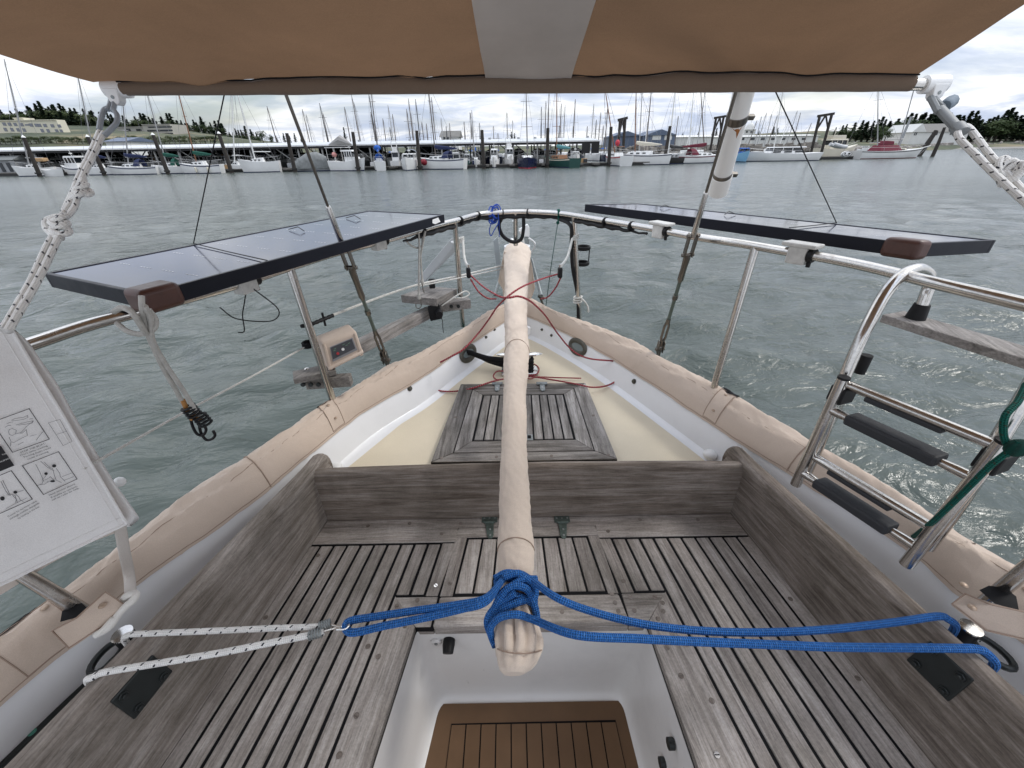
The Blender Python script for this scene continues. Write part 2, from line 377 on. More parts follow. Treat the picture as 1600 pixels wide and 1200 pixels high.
# =================================================================== WATER
def m_water():
    m = NT('harbour_water'); w = m.coord(rot=radians(-18), scale=(1, 1.6, 1))
    n1 = m.noise(w, 1.3, 4, 0.55, 0.6); n2 = m.noise(w, 5.5, 5, 0.6, 0.7); n3 = m.noise(w, 22, 3, 0.6, 0.3)
    c = m.mix(m.ramp(n1, [(0.3, 0.0), (0.7, 1.0)]), (0.044, 0.057, 0.050), (0.070, 0.085, 0.076))
    n0 = m.noise(w, 0.35, 3, 0.5, 0.4)
    gust = m.ramp(m.noise(m.coord(scale=(0.5, 1.2, 1)), 0.09, 3, 0.5, 0.5), [(0.38, 0.35), (0.62, 1.0)]); b1 = m.bump(n1, 0.9, 0.13, m.bump(n0, 0.6, 0.26)); b2 = m.bump(n2, 0.8, 0.038, b1); m.l.new(gust, b2.node.inputs['Strength'])
    nb = m.bump(n3, 0.25, 0.010, b2)
    o_ = m.new('ShaderNodeTexCoord').outputs['Object']; ln = m.new('ShaderNodeVectorMath', operation='LENGTH'); m.l.new(o_, ln.inputs[0]); dd = m.math('DIVIDE', ln.outputs['Value'], 60.0)
    return m.done(c, m.ramp(dd, [(0.04, 0.07), (0.5, 0.14), (1.0, 0.20)]), 0, nb, IOR=1.33)
WATER = m_water()
def build_water():
    na, nr = 560, 330
    ang = np.linspace(radians(-84), radians(84), na)
    r = 0.6*np.exp(np.linspace(0, math.log(5200/0.6), nr))
    A, Rr = np.meshgrid(ang, r); X = np.sin(A)*Rr; Y = np.cos(A)*Rr-1.5
    Z = np.zeros_like(X); rs = np.random.RandomState(3)
    cell = Rr*(math.log(5200/0.6)/nr)
    for i in range(60):
        lam = 0.22*math.exp(rs.rand()*2.3); th = radians(70)+rs.randn()*0.55
        k = 2*pi/lam; amp = 0.0078*lam**0.95; ph = rs.rand()*6.28
        fade = np.clip(lam/(cell*2.6)-0.6, 0, 1)
        s = np.sin(k*(X*cos(th)+Y*sin(th))+ph+0.8*np.sin(0.7*X+0.9*Y+i))
        Z += amp*fade*(s+0.25*s*s)
    vs = np.stack([X, Y, Z], -1).reshape(-1, 3)
    idx = np.arange(na*nr).reshape(nr, na)
    f = np.stack([idx[:-1, :-1], idx[:-1, 1:], idx[1:, 1:], idx[1:, :-1]], -1).reshape(-1, 4)
    me = bpy.data.meshes.new('water'); me.vertices.add(len(vs)); me.vertices.foreach_set('co', vs.ravel())
    me.loops.add(f.size); me.loops.foreach_set('vertex_index', f.ravel())
    me.polygons.add(len(f)); me.polygons.foreach_set('loop_start', np.arange(0, f.size, 4)); me.polygons.foreach_set('loop_total', np.full(len(f), 4))
    me.update(); me.polygons.foreach_set('use_smooth', [True]*len(f)); me.materials.append(WATER)
    o = link('water', me); o['kind'] = 'structure'
    if me.polygons[0].normal.z < 0: me.flip_normals()
build_water()

# =================================================================== OUR BOAT
ZS, ZC, ZD, ZR = 1.15, 1.38, 1.25, 1.45
yacht = thing('sailboat', 'our own double-ended sailboat: teak cockpit, cream after deck, white bulwarks, dark green hull', 'sailboat', (0, 0.6, 0))
def S(px, py): return atz(px, py, ZS)
def extend(a, b, y):                       # point on the line a-b at Y = y
    t = (y-a.y)/(b.y-a.y); return a+(b-a)*t
YN = -0.45
# rail cap lines in plan, port and starboard, from the stern forwards
outL = zs([(798, 474, ZR), (770, 486, ZR), (665, 550, ZR), (607, 570, ZR), (525, 622, ZR), (400, 702, ZR), (287, 775, ZR), (187, 853, ZR), (114, 911, ZR), (0, 993, ZR)])
outR = zs([(814, 471, ZR), (830, 467, ZR), (866, 487, ZR), (960, 520, ZR), (1035, 560, ZR), (1112, 597, ZR), (1200, 650, ZR), (1287, 700, ZR), (1420, 782, ZR), (1527, 850, ZR), (1600, 888, ZR)])
ZI = 1.37
inL = zs([(800, 497, ZI), (790, 502, ZI), (710, 555, ZI), (650, 597, ZI), (557, 652, ZI), (400, 780, ZI), (306, 850, ZI), (210, 917, ZI), (108, 1013, ZI), (0, 1102, ZI)])
inR = zs([(812, 493, ZI), (825, 495, ZI), (870, 514, ZI), (950, 557, ZI), (1085, 645, ZI), (1162, 697, ZI), (1260, 757, ZI), (1404, 850, ZI), (1495, 928, ZI), (1600, 1002, ZI)])
def prolong(P, y):
    a, b = P[-3], P[-1]; return P+[extend(a, b, y)]
outL, outR, inL, inR = [resample(crom(prolong(p, YN), 8), 90) for p in (outL, outR, inL, inR)]
def at_y_on(P, y):
    for i in range(len(P)-1):
        if (P[i].y-y)*(P[i+1].y-y) <= 0 and abs(P[i].y-P[i+1].y) > 1e-6:
            return P[i].lerp(P[i+1], (y-P[i].y)/(P[i+1].y-P[i].y))
    return P[-1]
# hull topsides
HULL = m_plain('dark_green_topsides', (0.012, 0.05, 0.036), 0.18, var=0.1, scale=3, Coat_Weight=0.5)
WHITEP = m_plain('white_paint', (0.78, 0.78, 0.77), 0.4, var=0.05, scale=3)
b = MB()
side = [p for p in outL[::-1]]+[p for p in outR]
cyl = Vector((0, 0.6, 0))
rows = []
for z, k in ((1.44, 0.0), (1.30, 0.004), (1.0, 0.012), (0.5, 0.05), (0.1, 0.14), (-0.35, 0.36)):
    row = []
    for p in side:
        d = Vector((cyl.x-p.x, (1.2-p.y) if p.y > 1.2 else 0, 0)); d.normalize(); q = p+d*k*1.2; row.append(Vector((q.x, q.y, z)))
    rows.append(row)
b.grid(rows).obj('hull', HULL, yacht)
# bulwark and waterway (white) : from under the canvas down to the deck edge
def bulwark(P, sgn):
    m = MB(); top, mid, rid, edge = [], [], [], []
    for i, p in enumerate(P):
        t = (P[min(i+1, len(P)-1)]-P[max(i-1, 0)]).normalized(); nn = Vector((-t.y, t.x, 0))
        if nn.x*sgn > 0: nn = -nn                       # inward
        if p.y > 2.0: nn = (nn+Vector((0, -1.2, 0))*(p.y-2.0)).normalized()
        kk = min(1, max(0, (p.y-0.85)/0.2)); kk = 0.35+0.65*kk
        top.append(p-nn*0.035+Vector((0, 0, 0.06))); mid.append(Vector((p.x, p.y, 1.34))+nn*0.006)
        rid.append(Vector((p.x, p.y, 1.268))+nn*0.030*kk); edge.append(Vector((p.x, p.y, ZD+0.001))+nn*0.082*kk)
    fil = [a.lerp(c, 0.25)+Vector((0, 0, -0.006)) for a, c in zip(rid, edge)]
    m.grid([top, mid, [a.lerp(c, 0.5) for a, c in zip(mid, rid)], rid, fil, [a.lerp(c, 0.6)+Vector((0, 0, -0.004)) for a, c in zip(rid, edge)], edge])
    BUL.append(m.obj('bulwark', GEL, yacht, shade_angle=30)); return edge
BUL = []
edL = bulwark(inL, -1); edR = bulwark(inR, 1)
# coaming lines
cLb = [S(510, 815), S(250, 1200)]; cRb = [S(1143, 803), S(1464, 1200)]
cLb.append(extend(cLb[0], cLb[1], YN)); cRb.append(extend(cRb[0], cRb[1], YN))
tL = [atz(490, 735, ZC), atz(47, 1200, ZC)]; tR = [atz(1160, 722, ZC), atz(1600, 1124, ZC)]
yA = 1.03                                   # after face of the aft coaming
# deck sheets
apexL = [p for p in edL if p.y > yA-0.06]; apexR = [p for p in edR if p.y > yA-0.06]
b = MB(); rows = []
for k in range(40):
    y = lerp(yA-0.015, edL[1].y-0.01, k/39); a = at_y_on(edL, y); c = at_y_on(edR, y)
    rows.append([Vector((a.x-0.02, y, ZD)), Vector((c.x+0.02, y, ZD))])
b.grid(rows)
for P, T, s in ((edL, tL, -1), (edR, tR, 1)):
    rows = []
    for k in range(20):
        y = lerp(YN, yA-0.010, k/19); a = at_y_on(P, y); xc = extend(T[0], T[1], y).x+s*0.02
        rows.append([Vector((xc, y, ZD)), Vector((a.x+s*0.02, y, ZD))])
    b.grid(rows)
b.obj('deck', GEL, yacht)
b = MB(); poly = zs([(520, 727, ZD), (747, 565, ZD), (783, 539, ZD), (803, 529, ZD), (828, 528, ZD), (872, 550, ZD), (940, 591, ZD), (1127, 710, ZD), (1150, 728, ZD)])
poly[0].y = poly[-1].y = yA+0.005
poly = [poly[0]]+crom(poly[1:-1], 4)[0:]+[poly[-1]]
b.prism(poly, ZD+0.0005, ZD+0.004); b.obj('nonskid_panel', NONSKID, yacht)
def run_of(pa, pb, y0, y1, z=ZD):
    a, c = atz(*pa, z), atz(*pb, z); return extend(a, c, y0), extend(a, c, y1)
for pa, pb, s, w in (((0, 1172), (233, 967), -1, 0.045), ((1600, 1054), (1433, 932), 1, 0.05)):
    a, c = run_of(pa, pb, YN, 0.62); b = MB(); b.prism([(a.x, a.y), (c.x, c.y), (c.x-s*w, c.y), (a.x-s*w, a.y)], ZD+0.0005, ZD+0.004); b.obj('nonskid_panel', NONSKID, yacht)
# ---- cockpit seat woodwork: plan polygons clipped by plank lines
def clip(poly, nx, ny, d):                  # keep nx*x+ny*y <= d
    res = []
    for i in range(len(poly)):
        a, c = poly[i], poly[(i+1) % len(poly)]; da = nx*a[0]+ny*a[1]-d; dc = nx*c[0]+ny*c[1]-d
        if da <= 0: res.append((a[0], a[1]))
        if (da < 0 < dc) or (dc < 0 < da):
            t = da/(da-dc); res.append((a[0]+(c[0]-a[0])*t, a[1]+(c[1]-a[1])*t))
    return res
def shrink(poly, g):                        # inset a convex polygon
    c = (sum(p[0] for p in poly)/len(poly), sum(p[1] for p in poly)/len(poly)); res = list(poly)
    n = len(poly); A = sum(poly[i][0]*poly[(i+1) % n][1]-poly[(i+1) % n][0]*poly[i][1] for i in range(n)); sg = 1 if A > 0 else -1
    for i in range(n):
        a, q = poly[i], poly[(i+1) % n]; ex, ey = q[0]-a[0], q[1]-a[1]; l = math.hypot(ex, ey)
        if l < 1e-6: continue
        nx, ny = ey/l*sg, -ex/l*sg; res = clip(res, nx, ny, nx*a[0]+ny*a[1]-g)
    return res
ZP = ZS                                     # top of the planks
def plank(poly, parent, mat, name='plank', z1=ZP, th=0.022, g=0.0, bev=0.0012, dz=True):
    if g: poly = shrink(poly, g)
    if len(poly) < 3: return None
    j = random.uniform(-0.0007, 0.0007) if dz else 0
    return MB().prism(poly, z1-th, z1+j).obj(name, mat, parent, smooth=False, bevel=bev, seg=1)
P2 = lambda px, py: tuple(S(px, py)[:2])
seat = {}
def strips(dirang, p_first, p_last, nspan, region, parent, mat, hw=0.0046, cut=None, skip_first=False):
    """planks between parallel lines; region is a convex plan polygon"""
    dx, dy = sin(dirang), cos(dirang); nx, ny = dy, -dx
    u0 = nx*p_first[0]+ny*p_first[1]; u1 = nx*p_last[0]+ny*p_last[1]; st = (u1-u0)/nspan
    lines = [u0+st*i for i in range(nspan+1)]
    for i in range(nspan):
        q = clip(region, nx, ny, lines[i+1]-hw); q = clip(q, -nx, -ny, -(lines[i]+hw))
        if cut is not None and i in cut:
            c = cut[i]; q = clip(q, 0, -1, -c)
        if len(q) > 2: plank(q, parent, mat)
    return lines, (dx, dy), (nx, ny)
def line_at_y(u, n, y): return ((u-n[1]*y)/n[0], y)
yB1L = S(598, 850).y; yB1R = S(1055, 839).y; yB2 = S(690, 930).y; yLid = S(820, 823).y; yE = S(830, 976).y
yAB = S(820, 808).y
port = MB(); 
# black bedding under everything, 3 mm below the plank faces
def bedding(poly, parent): MB().prism(poly, ZS-0.026, ZS-0.0032).obj('caulking', CAULK, parent, smooth=False)
lidp = [P2(716, 826), P2(930, 821), P2(986, 972), P2(672, 981)]
wellL = [P2(648, 980), P2(575, 1204)]; wellR = [P2(1014, 976), P2(1093, 1204)]
wl = lambda y: (wellL[0][0]+(wellL[1][0]-wellL[0][0])*(y-wellL[0][1])/(wellL[1][1]-wellL[0][1]), y)
wr = lambda y: (wellR[0][0]+(wellR[1][0]-wellR[0][0])*(y-wellR[0][1])/(wellR[1][1]-wellR[0][1]), y)
cl = lambda y: (extend(cLb[0], cLb[1], y).x+0.002, y); cr = lambda y: (extend(cRb[0], cRb[1], y).x-0.002, y)
seatP = MB(); gaplid = 0.0014
for side_i in (0, 1):
    if side_i == 0:
        ang = radians(7.8); pf, pl, nsp = P2(502, 851), P2(690, 849), 9; W = WOOD_L; yb1 = yB1L; cw, ww = cl, wl
        root = MB().prism([cl(YN), wl(YN), wl(yE), P2(676, 979), P2(714, 828), cl(yAB-0.002)], ZS-0.026, ZS-0.0036).obj('cockpit_seat', CAULK, yacht, smooth=False)
    else:
        ang = radians(-8.3); pf, pl, nsp = P2(955, 840), P2(1152, 840), 9; W = WOOD_R; yb1 = yB1R; cw, ww = cr, wr
        root = MB().prism([cr(YN), wr(YN), wr(yE), P2(982, 970), P2(932, 823), cr(yAB-0.002)], ZS-0.026, ZS-0.0036).obj('cockpit_seat', CAULK, yacht, smooth=False)
    seat[side_i] = root
    reg = [(-2, YN), (2, YN), (2, yb1-0.0045), (-2, yb1-0.0045)]
    cut = {7: yB2+0.0045, 8: yB2+0.0045} if side_i == 0 else {0: yB2+0.0045, 1: yB2+0.0045, }
    lines, d, n = strips(ang, pf, pl, nsp, reg, root, W, cut=cut)
    # outer margin board, along the coaming
    uo = lines[0] if side_i == 0 else lines[-1]; sg = 1 if side_i == 0 else -1
    o1, o2 = line_at_y(uo-sg*0.0039, n, YN), line_at_y(uo-sg*0.0039, n, yb1-0.0045)
    plank([cw(YN), o1, o2, cw(yb1-0.0045)], root, W, 'margin_board')
    # inner margin board along the well, mitred at its after end
    ui = lines[7] if side_i == 0 else lines[2]
    mitre = line_at_y(ui+sg*0.0039, n, yB2)
    plank([line_at_y(ui+sg*0.0039, n, YN), ww(YN), ww(yE), mitre], root, W, 'margin_board')
    # small block between mitre and lid
    kx = P2(665, 929) if side_i == 0 else P2(991, 923)
    lid_e = [P2(685, 929), P2(673, 981)] if side_i == 0 else [P2(970, 925), P2(985, 974)]
    le2 = (lid_e[0][0]-sg*gaplid, yB2-0.004); le1 = (lid_e[1][0]-sg*gaplid, yE)
    plank([(mitre[0]+sg*0.002, yB2-0.004), le2, le1, (ww(yE)[0]+sg*0.002, yE)], root, WOOD_X, 'margin_board')
    # board beside the lid
    us = lines[9] if side_i == 0 else lines[0]
    top_lid = lidp[0] if side_i == 0 else lidp[1]
    plank([line_at_y(us+sg*0.0039, n, yB2-0.001), (le2[0]-sg*0.001, yB2-0.001), (lidp[0 if side_i == 0 else 1][0]-sg*gaplid-sg*(yLid-yb1)*-0.0, yb1-0.001), line_at_y(us+sg*0.0039, n, yb1-0.001)], root, W, 'margin_board')
# after board across the whole seat, notched round the lid
L0, L1 = lidp[0], lidp[1]
MB().prism([cl(yB1L+0.0045), (L0[0]-gaplid, yB1L+0.0045), (L0[0]-gaplid, yLid+gaplid), (L1[0]+gaplid, yLid+gaplid), (L1[0]+gaplid, yB1R+0.0045), cr(yB1R+0.0045), cr(yAB-0.0015), cl(yAB-0.0015)], ZS-0.022, ZS).obj('aft_seat_board', WOOD_X, yacht, smooth=False, bevel=0.0012, seg=1)
# locker lid between the benches
lid = MB().prism([(L0[0]+gaplid, yLid), (L1[0]-gaplid, yLid), P2(983, 968), P2(676, 977)], ZS-0.024, ZS-0.0036).obj('locker_lid', CAULK, yacht, smooth=False)
fr = [P2(731, 841), P2(917, 838), P2(948, 925), P2(709, 929)]
fo = [(L0[0]+gaplid, yLid), (L1[0]-gaplid, yLid), P2(966, 925), P2(688, 929)]
ft, fb = (fr[0][1]+fr[1][1])/2, (fr[2][1]+fr[3][1])/2
plank([fo[0], fo[1], (fo[1][0]+0.007, ft+0.0045), (fo[0][0]-0.007, ft+0.0045)], lid, WOOD_X, 'frame_board')
def xat(a, b2, y): return a[0]+(b2[0]-a[0])*(y-a[1])/(b2[1]-a[1])
plank([(xat(fo[0], fo[3], ft), ft+0.0035), (xat(fr[0], fr[3], ft)-0.004, ft+0.0035), (xat(fr[0], fr[3], fb)-0.004, fb-0.004), (xat(fo[0], fo[3], fb), fb-0.004)], lid, WOOD_L, 'frame_board')
plank([(xat(fo[1], fo[2], ft), ft+0.0035), (xat(fr[1], fr[2], ft)+0.004, ft+0.0035), (xat(fr[1], fr[2], fb)+0.004, fb-0.004), (xat(fo[1], fo[2], fb), fb-0.004)], lid, WOOD_R, 'frame_board')
plank([(xat(fo[0], fo[3], fb), fb-0.0052), (xat(fo[1], fo[2], fb), fb-0.0052), P2(984, 971), P2(676, 979)], lid, WOOD_X, 'frame_board', bev=0.004)
regl = [(fr[0][0]-0.2, ft-0.0045), (0.012, ft-0.0045), (0.012, fb+0.0045), (fr[3][0]-0.2, fb+0.0045)]
dl = atan2(fr[0][0]-fr[3][0], fr[0][1]-fr[3][1])
nl = 8
for k in range(nl):                          # planks fan gently from port to starboard
    t0, t1 = k/nl, (k+1)/nl; hw = 0.0036
    a0, a1 = lerp(fr[0][0], fr[1][0], t0)+hw, lerp(fr[0][0], fr[1][0], t1)-hw; c0, c1 = lerp(fr[3][0], fr[2][0], t0)+hw, lerp(fr[3][0], fr[2][0], t1)-hw
    plank([(a0, ft-0.0045), (a1, ft-0.0045), (c1, fb+0.0045), (c0, fb+0.0045)], lid, WOOD_C)
# seat nosing: lower half of the board edge round the well
for a, c, w in ((wl(YN), wl(yE), WOOD_L), (wr(YN), wr(yE), WOOD_R)):
    s = 1 if a[0] < 0 else -1
    MB().prism([(a[0]-s*0.03, a[1]), (a[0]-s*0.004, a[1]), (c[0]-s*0.004, c[1]), (c[0]-s*0.03, c[1])], ZS-0.05, ZS-0.0235).obj('seat_edge', w, yacht, smooth=False, bevel=0.002)
e0, e1, e2, e3 = wl(yE), (P2(676, 979)[0], yE), (P2(984, 971)[0], yE), wr(yE)
for a, c in ((e0, e1), (e1, e2), (e2, e3)):
    MB().prism([(a[0]+0.001, yE+0.004), (c[0]-0.001, yE+0.004), (c[0]-0.001, yE+0.03), (a[0]+0.001, yE+0.03)], ZS-0.05, ZS-0.0235).obj('seat_edge', WOOD_X, yacht, smooth=False, bevel=0.002)
# teak plugs
plug_me = MB().disc((0, 0, 0), (0, 0, 1), 0.0068, 0.0006, 12)
plug_me = plug_me.obj('wood_plug', m_wood('teak_plug', 0.6, dark=(0.14, 0.115, 0.10), mid=(0.21, 0.18, 0.16), light=(0.28, 0.25, 0.23)), seat[0], smooth=False); plug_me.matrix_parent_inverse = Matrix.Identity(4)
plug_mesh = plug_me.data; first = [plug_me]
def plug(px, py, parent, z=ZS, mesh=None, name='wood_plug'):
    p = atz(px, py, z)
    if first and mesh is None: o = first.pop(); 
    else: o = bpy.data.objects.new(name, mesh or plug_mesh); COL.objects.link(o)
    o.parent = parent; o.matrix_parent_inverse = Matrix.Identity(4); o.location = (p.x, p.y, z+0.0004); o.rotation_euler = (0, 0, random.uniform(0, 3))
for x, y in [(591, 1026), (557, 1118), (652, 938), (633, 978), (620, 947), (415, 965), (384, 918), (703, 912), (497, 868), (575, 1010), (530, 1180)]: plug(x, y, seat[0])
for x, y in [(1035, 942), (1036, 955), (1028, 967), (1042, 1012), (1064, 1056), (1112, 1095), (1072, 1007), (1235, 936), (1340, 1060), (991, 954), (1023, 933), (985, 933), (974, 908)]: plug(x, y, seat[1])
for x, y in [(956, 928), (961, 942), (966, 955), (878, 956), (650, 950)]: plug(x, y, lid)
for x, y in [(575, 822), (640, 818), (1000, 812), (1090, 812), (720, 818), (690, 834), (950, 830)]: plug(x, y, yacht)
for o in yacht.children:
    if o.name.startswith('wood_plug'): o.matrix_parent_inverse = yacht.matrix_basis.inverted()
scr = MB(); scr.disc((0, 0, 0), (0, 0, 1), 0.0062, 0.0012, 12); scr.cur = 1; scr.box((0, 0, 0.0014), (0.011, 0.0016, 0.0008))
scr_o = scr.obj('screw', [STEEL, CAULK], seat[1], smooth=False); scr_mesh = scr_o.data; p = atz(1120, 1180, ZS); scr_o.matrix_parent_inverse = Matrix.Identity(4); scr_o.location = (p.x, p.y, ZS+0.001)
plug(681, 915, seat[0], mesh=scr_mesh, name='screw'); plug(690, 961, lid, mesh=scr_mesh, name='screw'); plug(873, 934, lid, mesh=scr_mesh, name='screw'); plug(1412, 1128, seat[1], mesh=scr_mesh, name='screw')
# lid hinges
for hx, s in ((765, 1), (878, -1)):
    a, c = S(hx, 812), S(hx+(1 if s > 0 else 3), 842)
    m = MB(); d = (c-a).normalized(); m.box(Vector((a.x, a.y, ZS+0.002)), (0.056, 0.026, 0.004)); 
    pts = [Vector((a.x-0.016, a.y-0.014, ZS)), Vector((a.x+0.016, a.y-0.014, ZS)), Vector((c.x+0.011, c.y+0.012, ZS)), Vector((c.x+0.006, c.y, ZS)), Vector((c.x-0.006, c.y, ZS)), Vector((c.x-0.011, c.y+0.012, ZS))]
    m.hexa([p+Vector((0, 0, 0.0006)) for p in pts], [p+Vector((0, 0, 0.005)) for p in pts])
    m.tube([Vector((a.x-0.02, a.y-0.014, ZS+0.004)), Vector((a.x+0.02, a.y-0.014, ZS+0.004))], 0.005, 8)
    h = m.obj('hinge', GREENB, lid, bevel=0.001)
    q = MB()
    for dx, t in ((0.0, 0.55), (0.0, 0.85)): q.ball(Vector((lerp(a.x, c.x, t), lerp(a.y, c.y, t), ZS+0.0052)), 0.004, 8, 4, (1, 1, 0.3))
    for dx in (-0.019, 0.0, 0.019): q.ball(Vector((a.x+dx, a.y+0.004, ZS+0.0045)), 0.0036, 8, 4, (1, 1, 0.3))
    q.obj('hinge_screw', ZINC, h)['kind'] = 'stuff'
# ---- coamings
def coaming(T, B, s, mat, name):
    th = 0.040; ys_ = [YN, -0.1, 0.3, 0.6, 0.85, yAB+0.03]
    rows = []
    prof = []
    for y in np.linspace(YN, yAB+0.075, 26):
        xb = extend(B[0], B[1], y).x; xt = extend(T[0], T[1], y).x
        zt = ZC+0.012
        if y > yAB+0.035: zt += 0.006*sin((y-yAB-0.035)*40)
        ring = []
        def pt(u, z):                       # u 0 inner .. 1 outer
            k = (z-ZS)/(ZC-ZS); x = lerp(xb, xt, k)+s*th*u; return Vector((x, y, z))
        ring = [pt(0, ZS-0.02), pt(0, ZC-0.035), pt(-0.08, ZC-0.026), pt(-0.12, zt-0.018), pt(0.02, zt-0.006), pt(0.3, zt), pt(0.7, zt), pt(0.98, zt-0.006), pt(1.1, zt-0.018), pt(1.05, ZC-0.03), pt(1.0, ZS-0.02)]
        rows.append(ring)
    m = MB(); m.grid(rows); n = len(rows[0])
    # rounded after end, sweeping down to the deck
    last = rows[-1]; cen = last[5].copy()
    end = []
    for k, (dy, fz) in enumerate(((0.012, -0.006), (0.022, -0.02), (0.028, -0.05))):
        end.append([Vector((p.x+(last[5].x+s*0.0-p.x)*0.06*(k+1), p.y+dy, p.z+(fz if p.z > ZC-0.05 else 0))) for p in last])
    m.grid([last]+end); m.add(end[-1], [tuple(range(n))])
    return m.obj(name, mat, yacht, shade_angle=60)
coaming(tL, cLb, -1, WOOD_CL, 'side_coaming'); coaming(tR, cRb, 1, WOOD_CR, 'side_coaming')
# rounded ears abaft the aft coaming
for s, T, w in ((-1, tL, WOOD_CL), (1, tR, WOOD_CR)):
    x0 = extend(T[0], T[1], yA).x; m = MB()
    pl = [(x0-s*0.002, 1.385), (x0-s*0.012, 1.36), (x0-s*0.03, 1.325), (x0-s*0.055, 1.315), (x0-s*0.08, 1.322), (x0-s*0.095, 1.30), (x0-s*0.10, ZD), (x0-s*0.002, ZD)]
    m.hexa([Vector((x, yA+0.002, z)) for x, z in pl], [Vector((x, yA+0.05, z)) for x, z in pl]); m.obj('corner_block', w, yacht, smooth=False, bevel=0.004)
# aft coaming
a0, a1 = cl(yAB)[0], cr(yAB)[0]; m = MB(); rows = []
xt0, xt1 = extend(tL[0], tL[1], yAB).x, extend(tR[0], tR[1], yAB).x
for k in range(21):
    t = k/20; xb = lerp(a0, a1, t); xt = lerp(xt0, xt1, t); crown = 0.012*(1-(2*t-1)**2)
    rows.append([Vector((xb, yAB, ZS-0.02)), Vector((xt, yAB+0.004, ZC-0.02+crown)), Vector((xt, yAB+0.008, ZC-0.008+crown)), Vector((xt, yAB+0.016, ZC-0.003+crown)), Vector((xt, yAB+0.028, ZC-0.004+crown)), Vector((xt, yAB+0.034, ZC-0.012+crown)), Vector((xb, yAB+0.034, ZS-0.02))])
m.grid(rows).obj('aft_coaming', WOOD_CA, yacht, shade_angle=60)
# black backing plates on the coamings
def cplate(s, pxs, T, B):
    ux = extend(T[0], T[1], 0.45)-extend(T[0], T[1], 0.0); e = Vector((ux.x, ux.y, 0)).normalized()
    xb = extend(B[0], B[1], 0.42); xt = extend(T[0], T[1], 0.42); v = Vector((xt.x-xb.x, 0, ZC-ZS)).normalized(); nn = e.cross(v).normalized()
    if nn.x*s > 0: nn = -nn
    # plane point
    p0 = xb.copy(); cs = []
    for px, py in pxs:
        r = ray(px, py); o = Vector((0, 0, EYE)); t = (p0-o).dot(nn)/r.dot(nn); cs.append(o+r*t)
    m = MB(); m.hexa([c+nn*0.001 for c in cs], [c+nn*0.007 for c in cs]); pl = m.obj('chain_plate_backing', BLACKM, yacht, smooth=False, bevel=0.004)
    cen = sum(cs, Vector())/len(cs)
    for c in cs[:4]:
        q = MB(); pp = c.lerp(cen, 0.36)+nn*0.007; q.tube([pp, pp+nn*0.004], 0.009, 6); q.tube([pp+nn*0.004, pp+nn*0.010], 0.005, 8); q.obj('bolt', BLACKM, pl, smooth=False, bevel=0.001)
cplate(-1, [(169, 1096), (208, 1124), (268, 1048), (236, 1022)], tL, cLb)
cplate(1, [(1418, 1030), (1484, 1096), (1526, 1062), (1456, 1000)], tR, cRb)
# ---- footwell
def rrect(y0, y1, z, ins, rad, xl, xr):
    cs = [(xl(y0)[0]+ins, y0+0.0, 1), (xr(y0)[0]-ins, y0, 2), (xr(y1)[0]-ins, y1-ins, 3), (xl(y1)[0]+ins, y1-ins, 0)]
    res = []
    for k in (1, 2, 3, 0):
        pass
    c = [Vector((q[0], q[1], z)) for q in cs]; n = 4
    for i in range(4):
        a, p, q = c[i-1], c[i], c[(i+1) % 4]; d1 = (a-p).normalized(); d2 = (q-p).normalized()
        for k in range(7):
            t = k/6; p1 = p+d1*rad; p2 = p+d2*rad; res.append((1-t)**2*p1+2*t*(1-t)*p+t*t*p2)
    return res
m = MB(); yw = yE+0.012; rows = [rrect(YN, yw, z, i, r, wl, wr) for z, i, r in ((ZS-0.03, 0.0, 0.02), (1.08, 0.002, 0.03), (0.85, 0.008, 0.05), (0.795, 0.012, 0.055), (0.77, 0.018, 0.055), (0.757, 0.026, 0.05), (0.751, 0.042, 0.04))]
m.grid(rows, True); m.add(rows[-1], [tuple(range(len(rows[-1])))]); m.obj('cockpit_well', GELW, yacht)
SOLEM = m_plain('brown_sole', (0.135, 0.075, 0.036), 0.55, var=0.1, scale=12)
so = [atz(683, 1100, 0.754), atz(978, 1094, 0.754)]; x0, x1 = so[0].x, so[1].x; yS = so[0].y
sole = MB(); so_off0, so_off1 = x0-wl(yS)[0], wr(yS)[0]-x1; so_poly = [(wl(YN)[0]+so_off0, YN), (wr(YN)[0]-so_off1, YN), (wr(yS-0.025)[0]-so_off1, yS-0.025), (x1-0.015, yS), (x0+0.015, yS), (wl(yS-0.025)[0]+so_off0, yS-0.025)]
sole = MB().prism(so_poly, 0.7515, 0.7545).obj('cockpit_sole', SOLEM, yacht, smooth=False)
bA, bB = atz(705, 1130, 0.76), atz(962, 1124, 0.76); nb = 11
MB().prism([(bA.x-0.035, YN), (bB.x+0.035, YN), (bB.x, bB.y), (bA.x, bA.y)], 0.7552, 0.7562).obj('caulking', CAULK, sole, smooth=False)
for k in range(nb):
    xa, xb = lerp(bA.x, bB.x, k/nb)+0.002, lerp(bA.x, bB.x, (k+1)/nb)-0.002; sp = 0.0
    f = lambda x, y: x+(-(x < -0.2)*0.035*(bA.y-y)/(bA.y-YN))+((x > 0.3)*0.035*(bA.y-y)/(bA.y-YN))
    plank([(f(xa, YN), YN), (f(xb, YN), YN), (xb, bA.y-0.004), (xa, bA.y-0.004)], sole, SOLEM, z1=0.7585, th=0.002, bev=0)
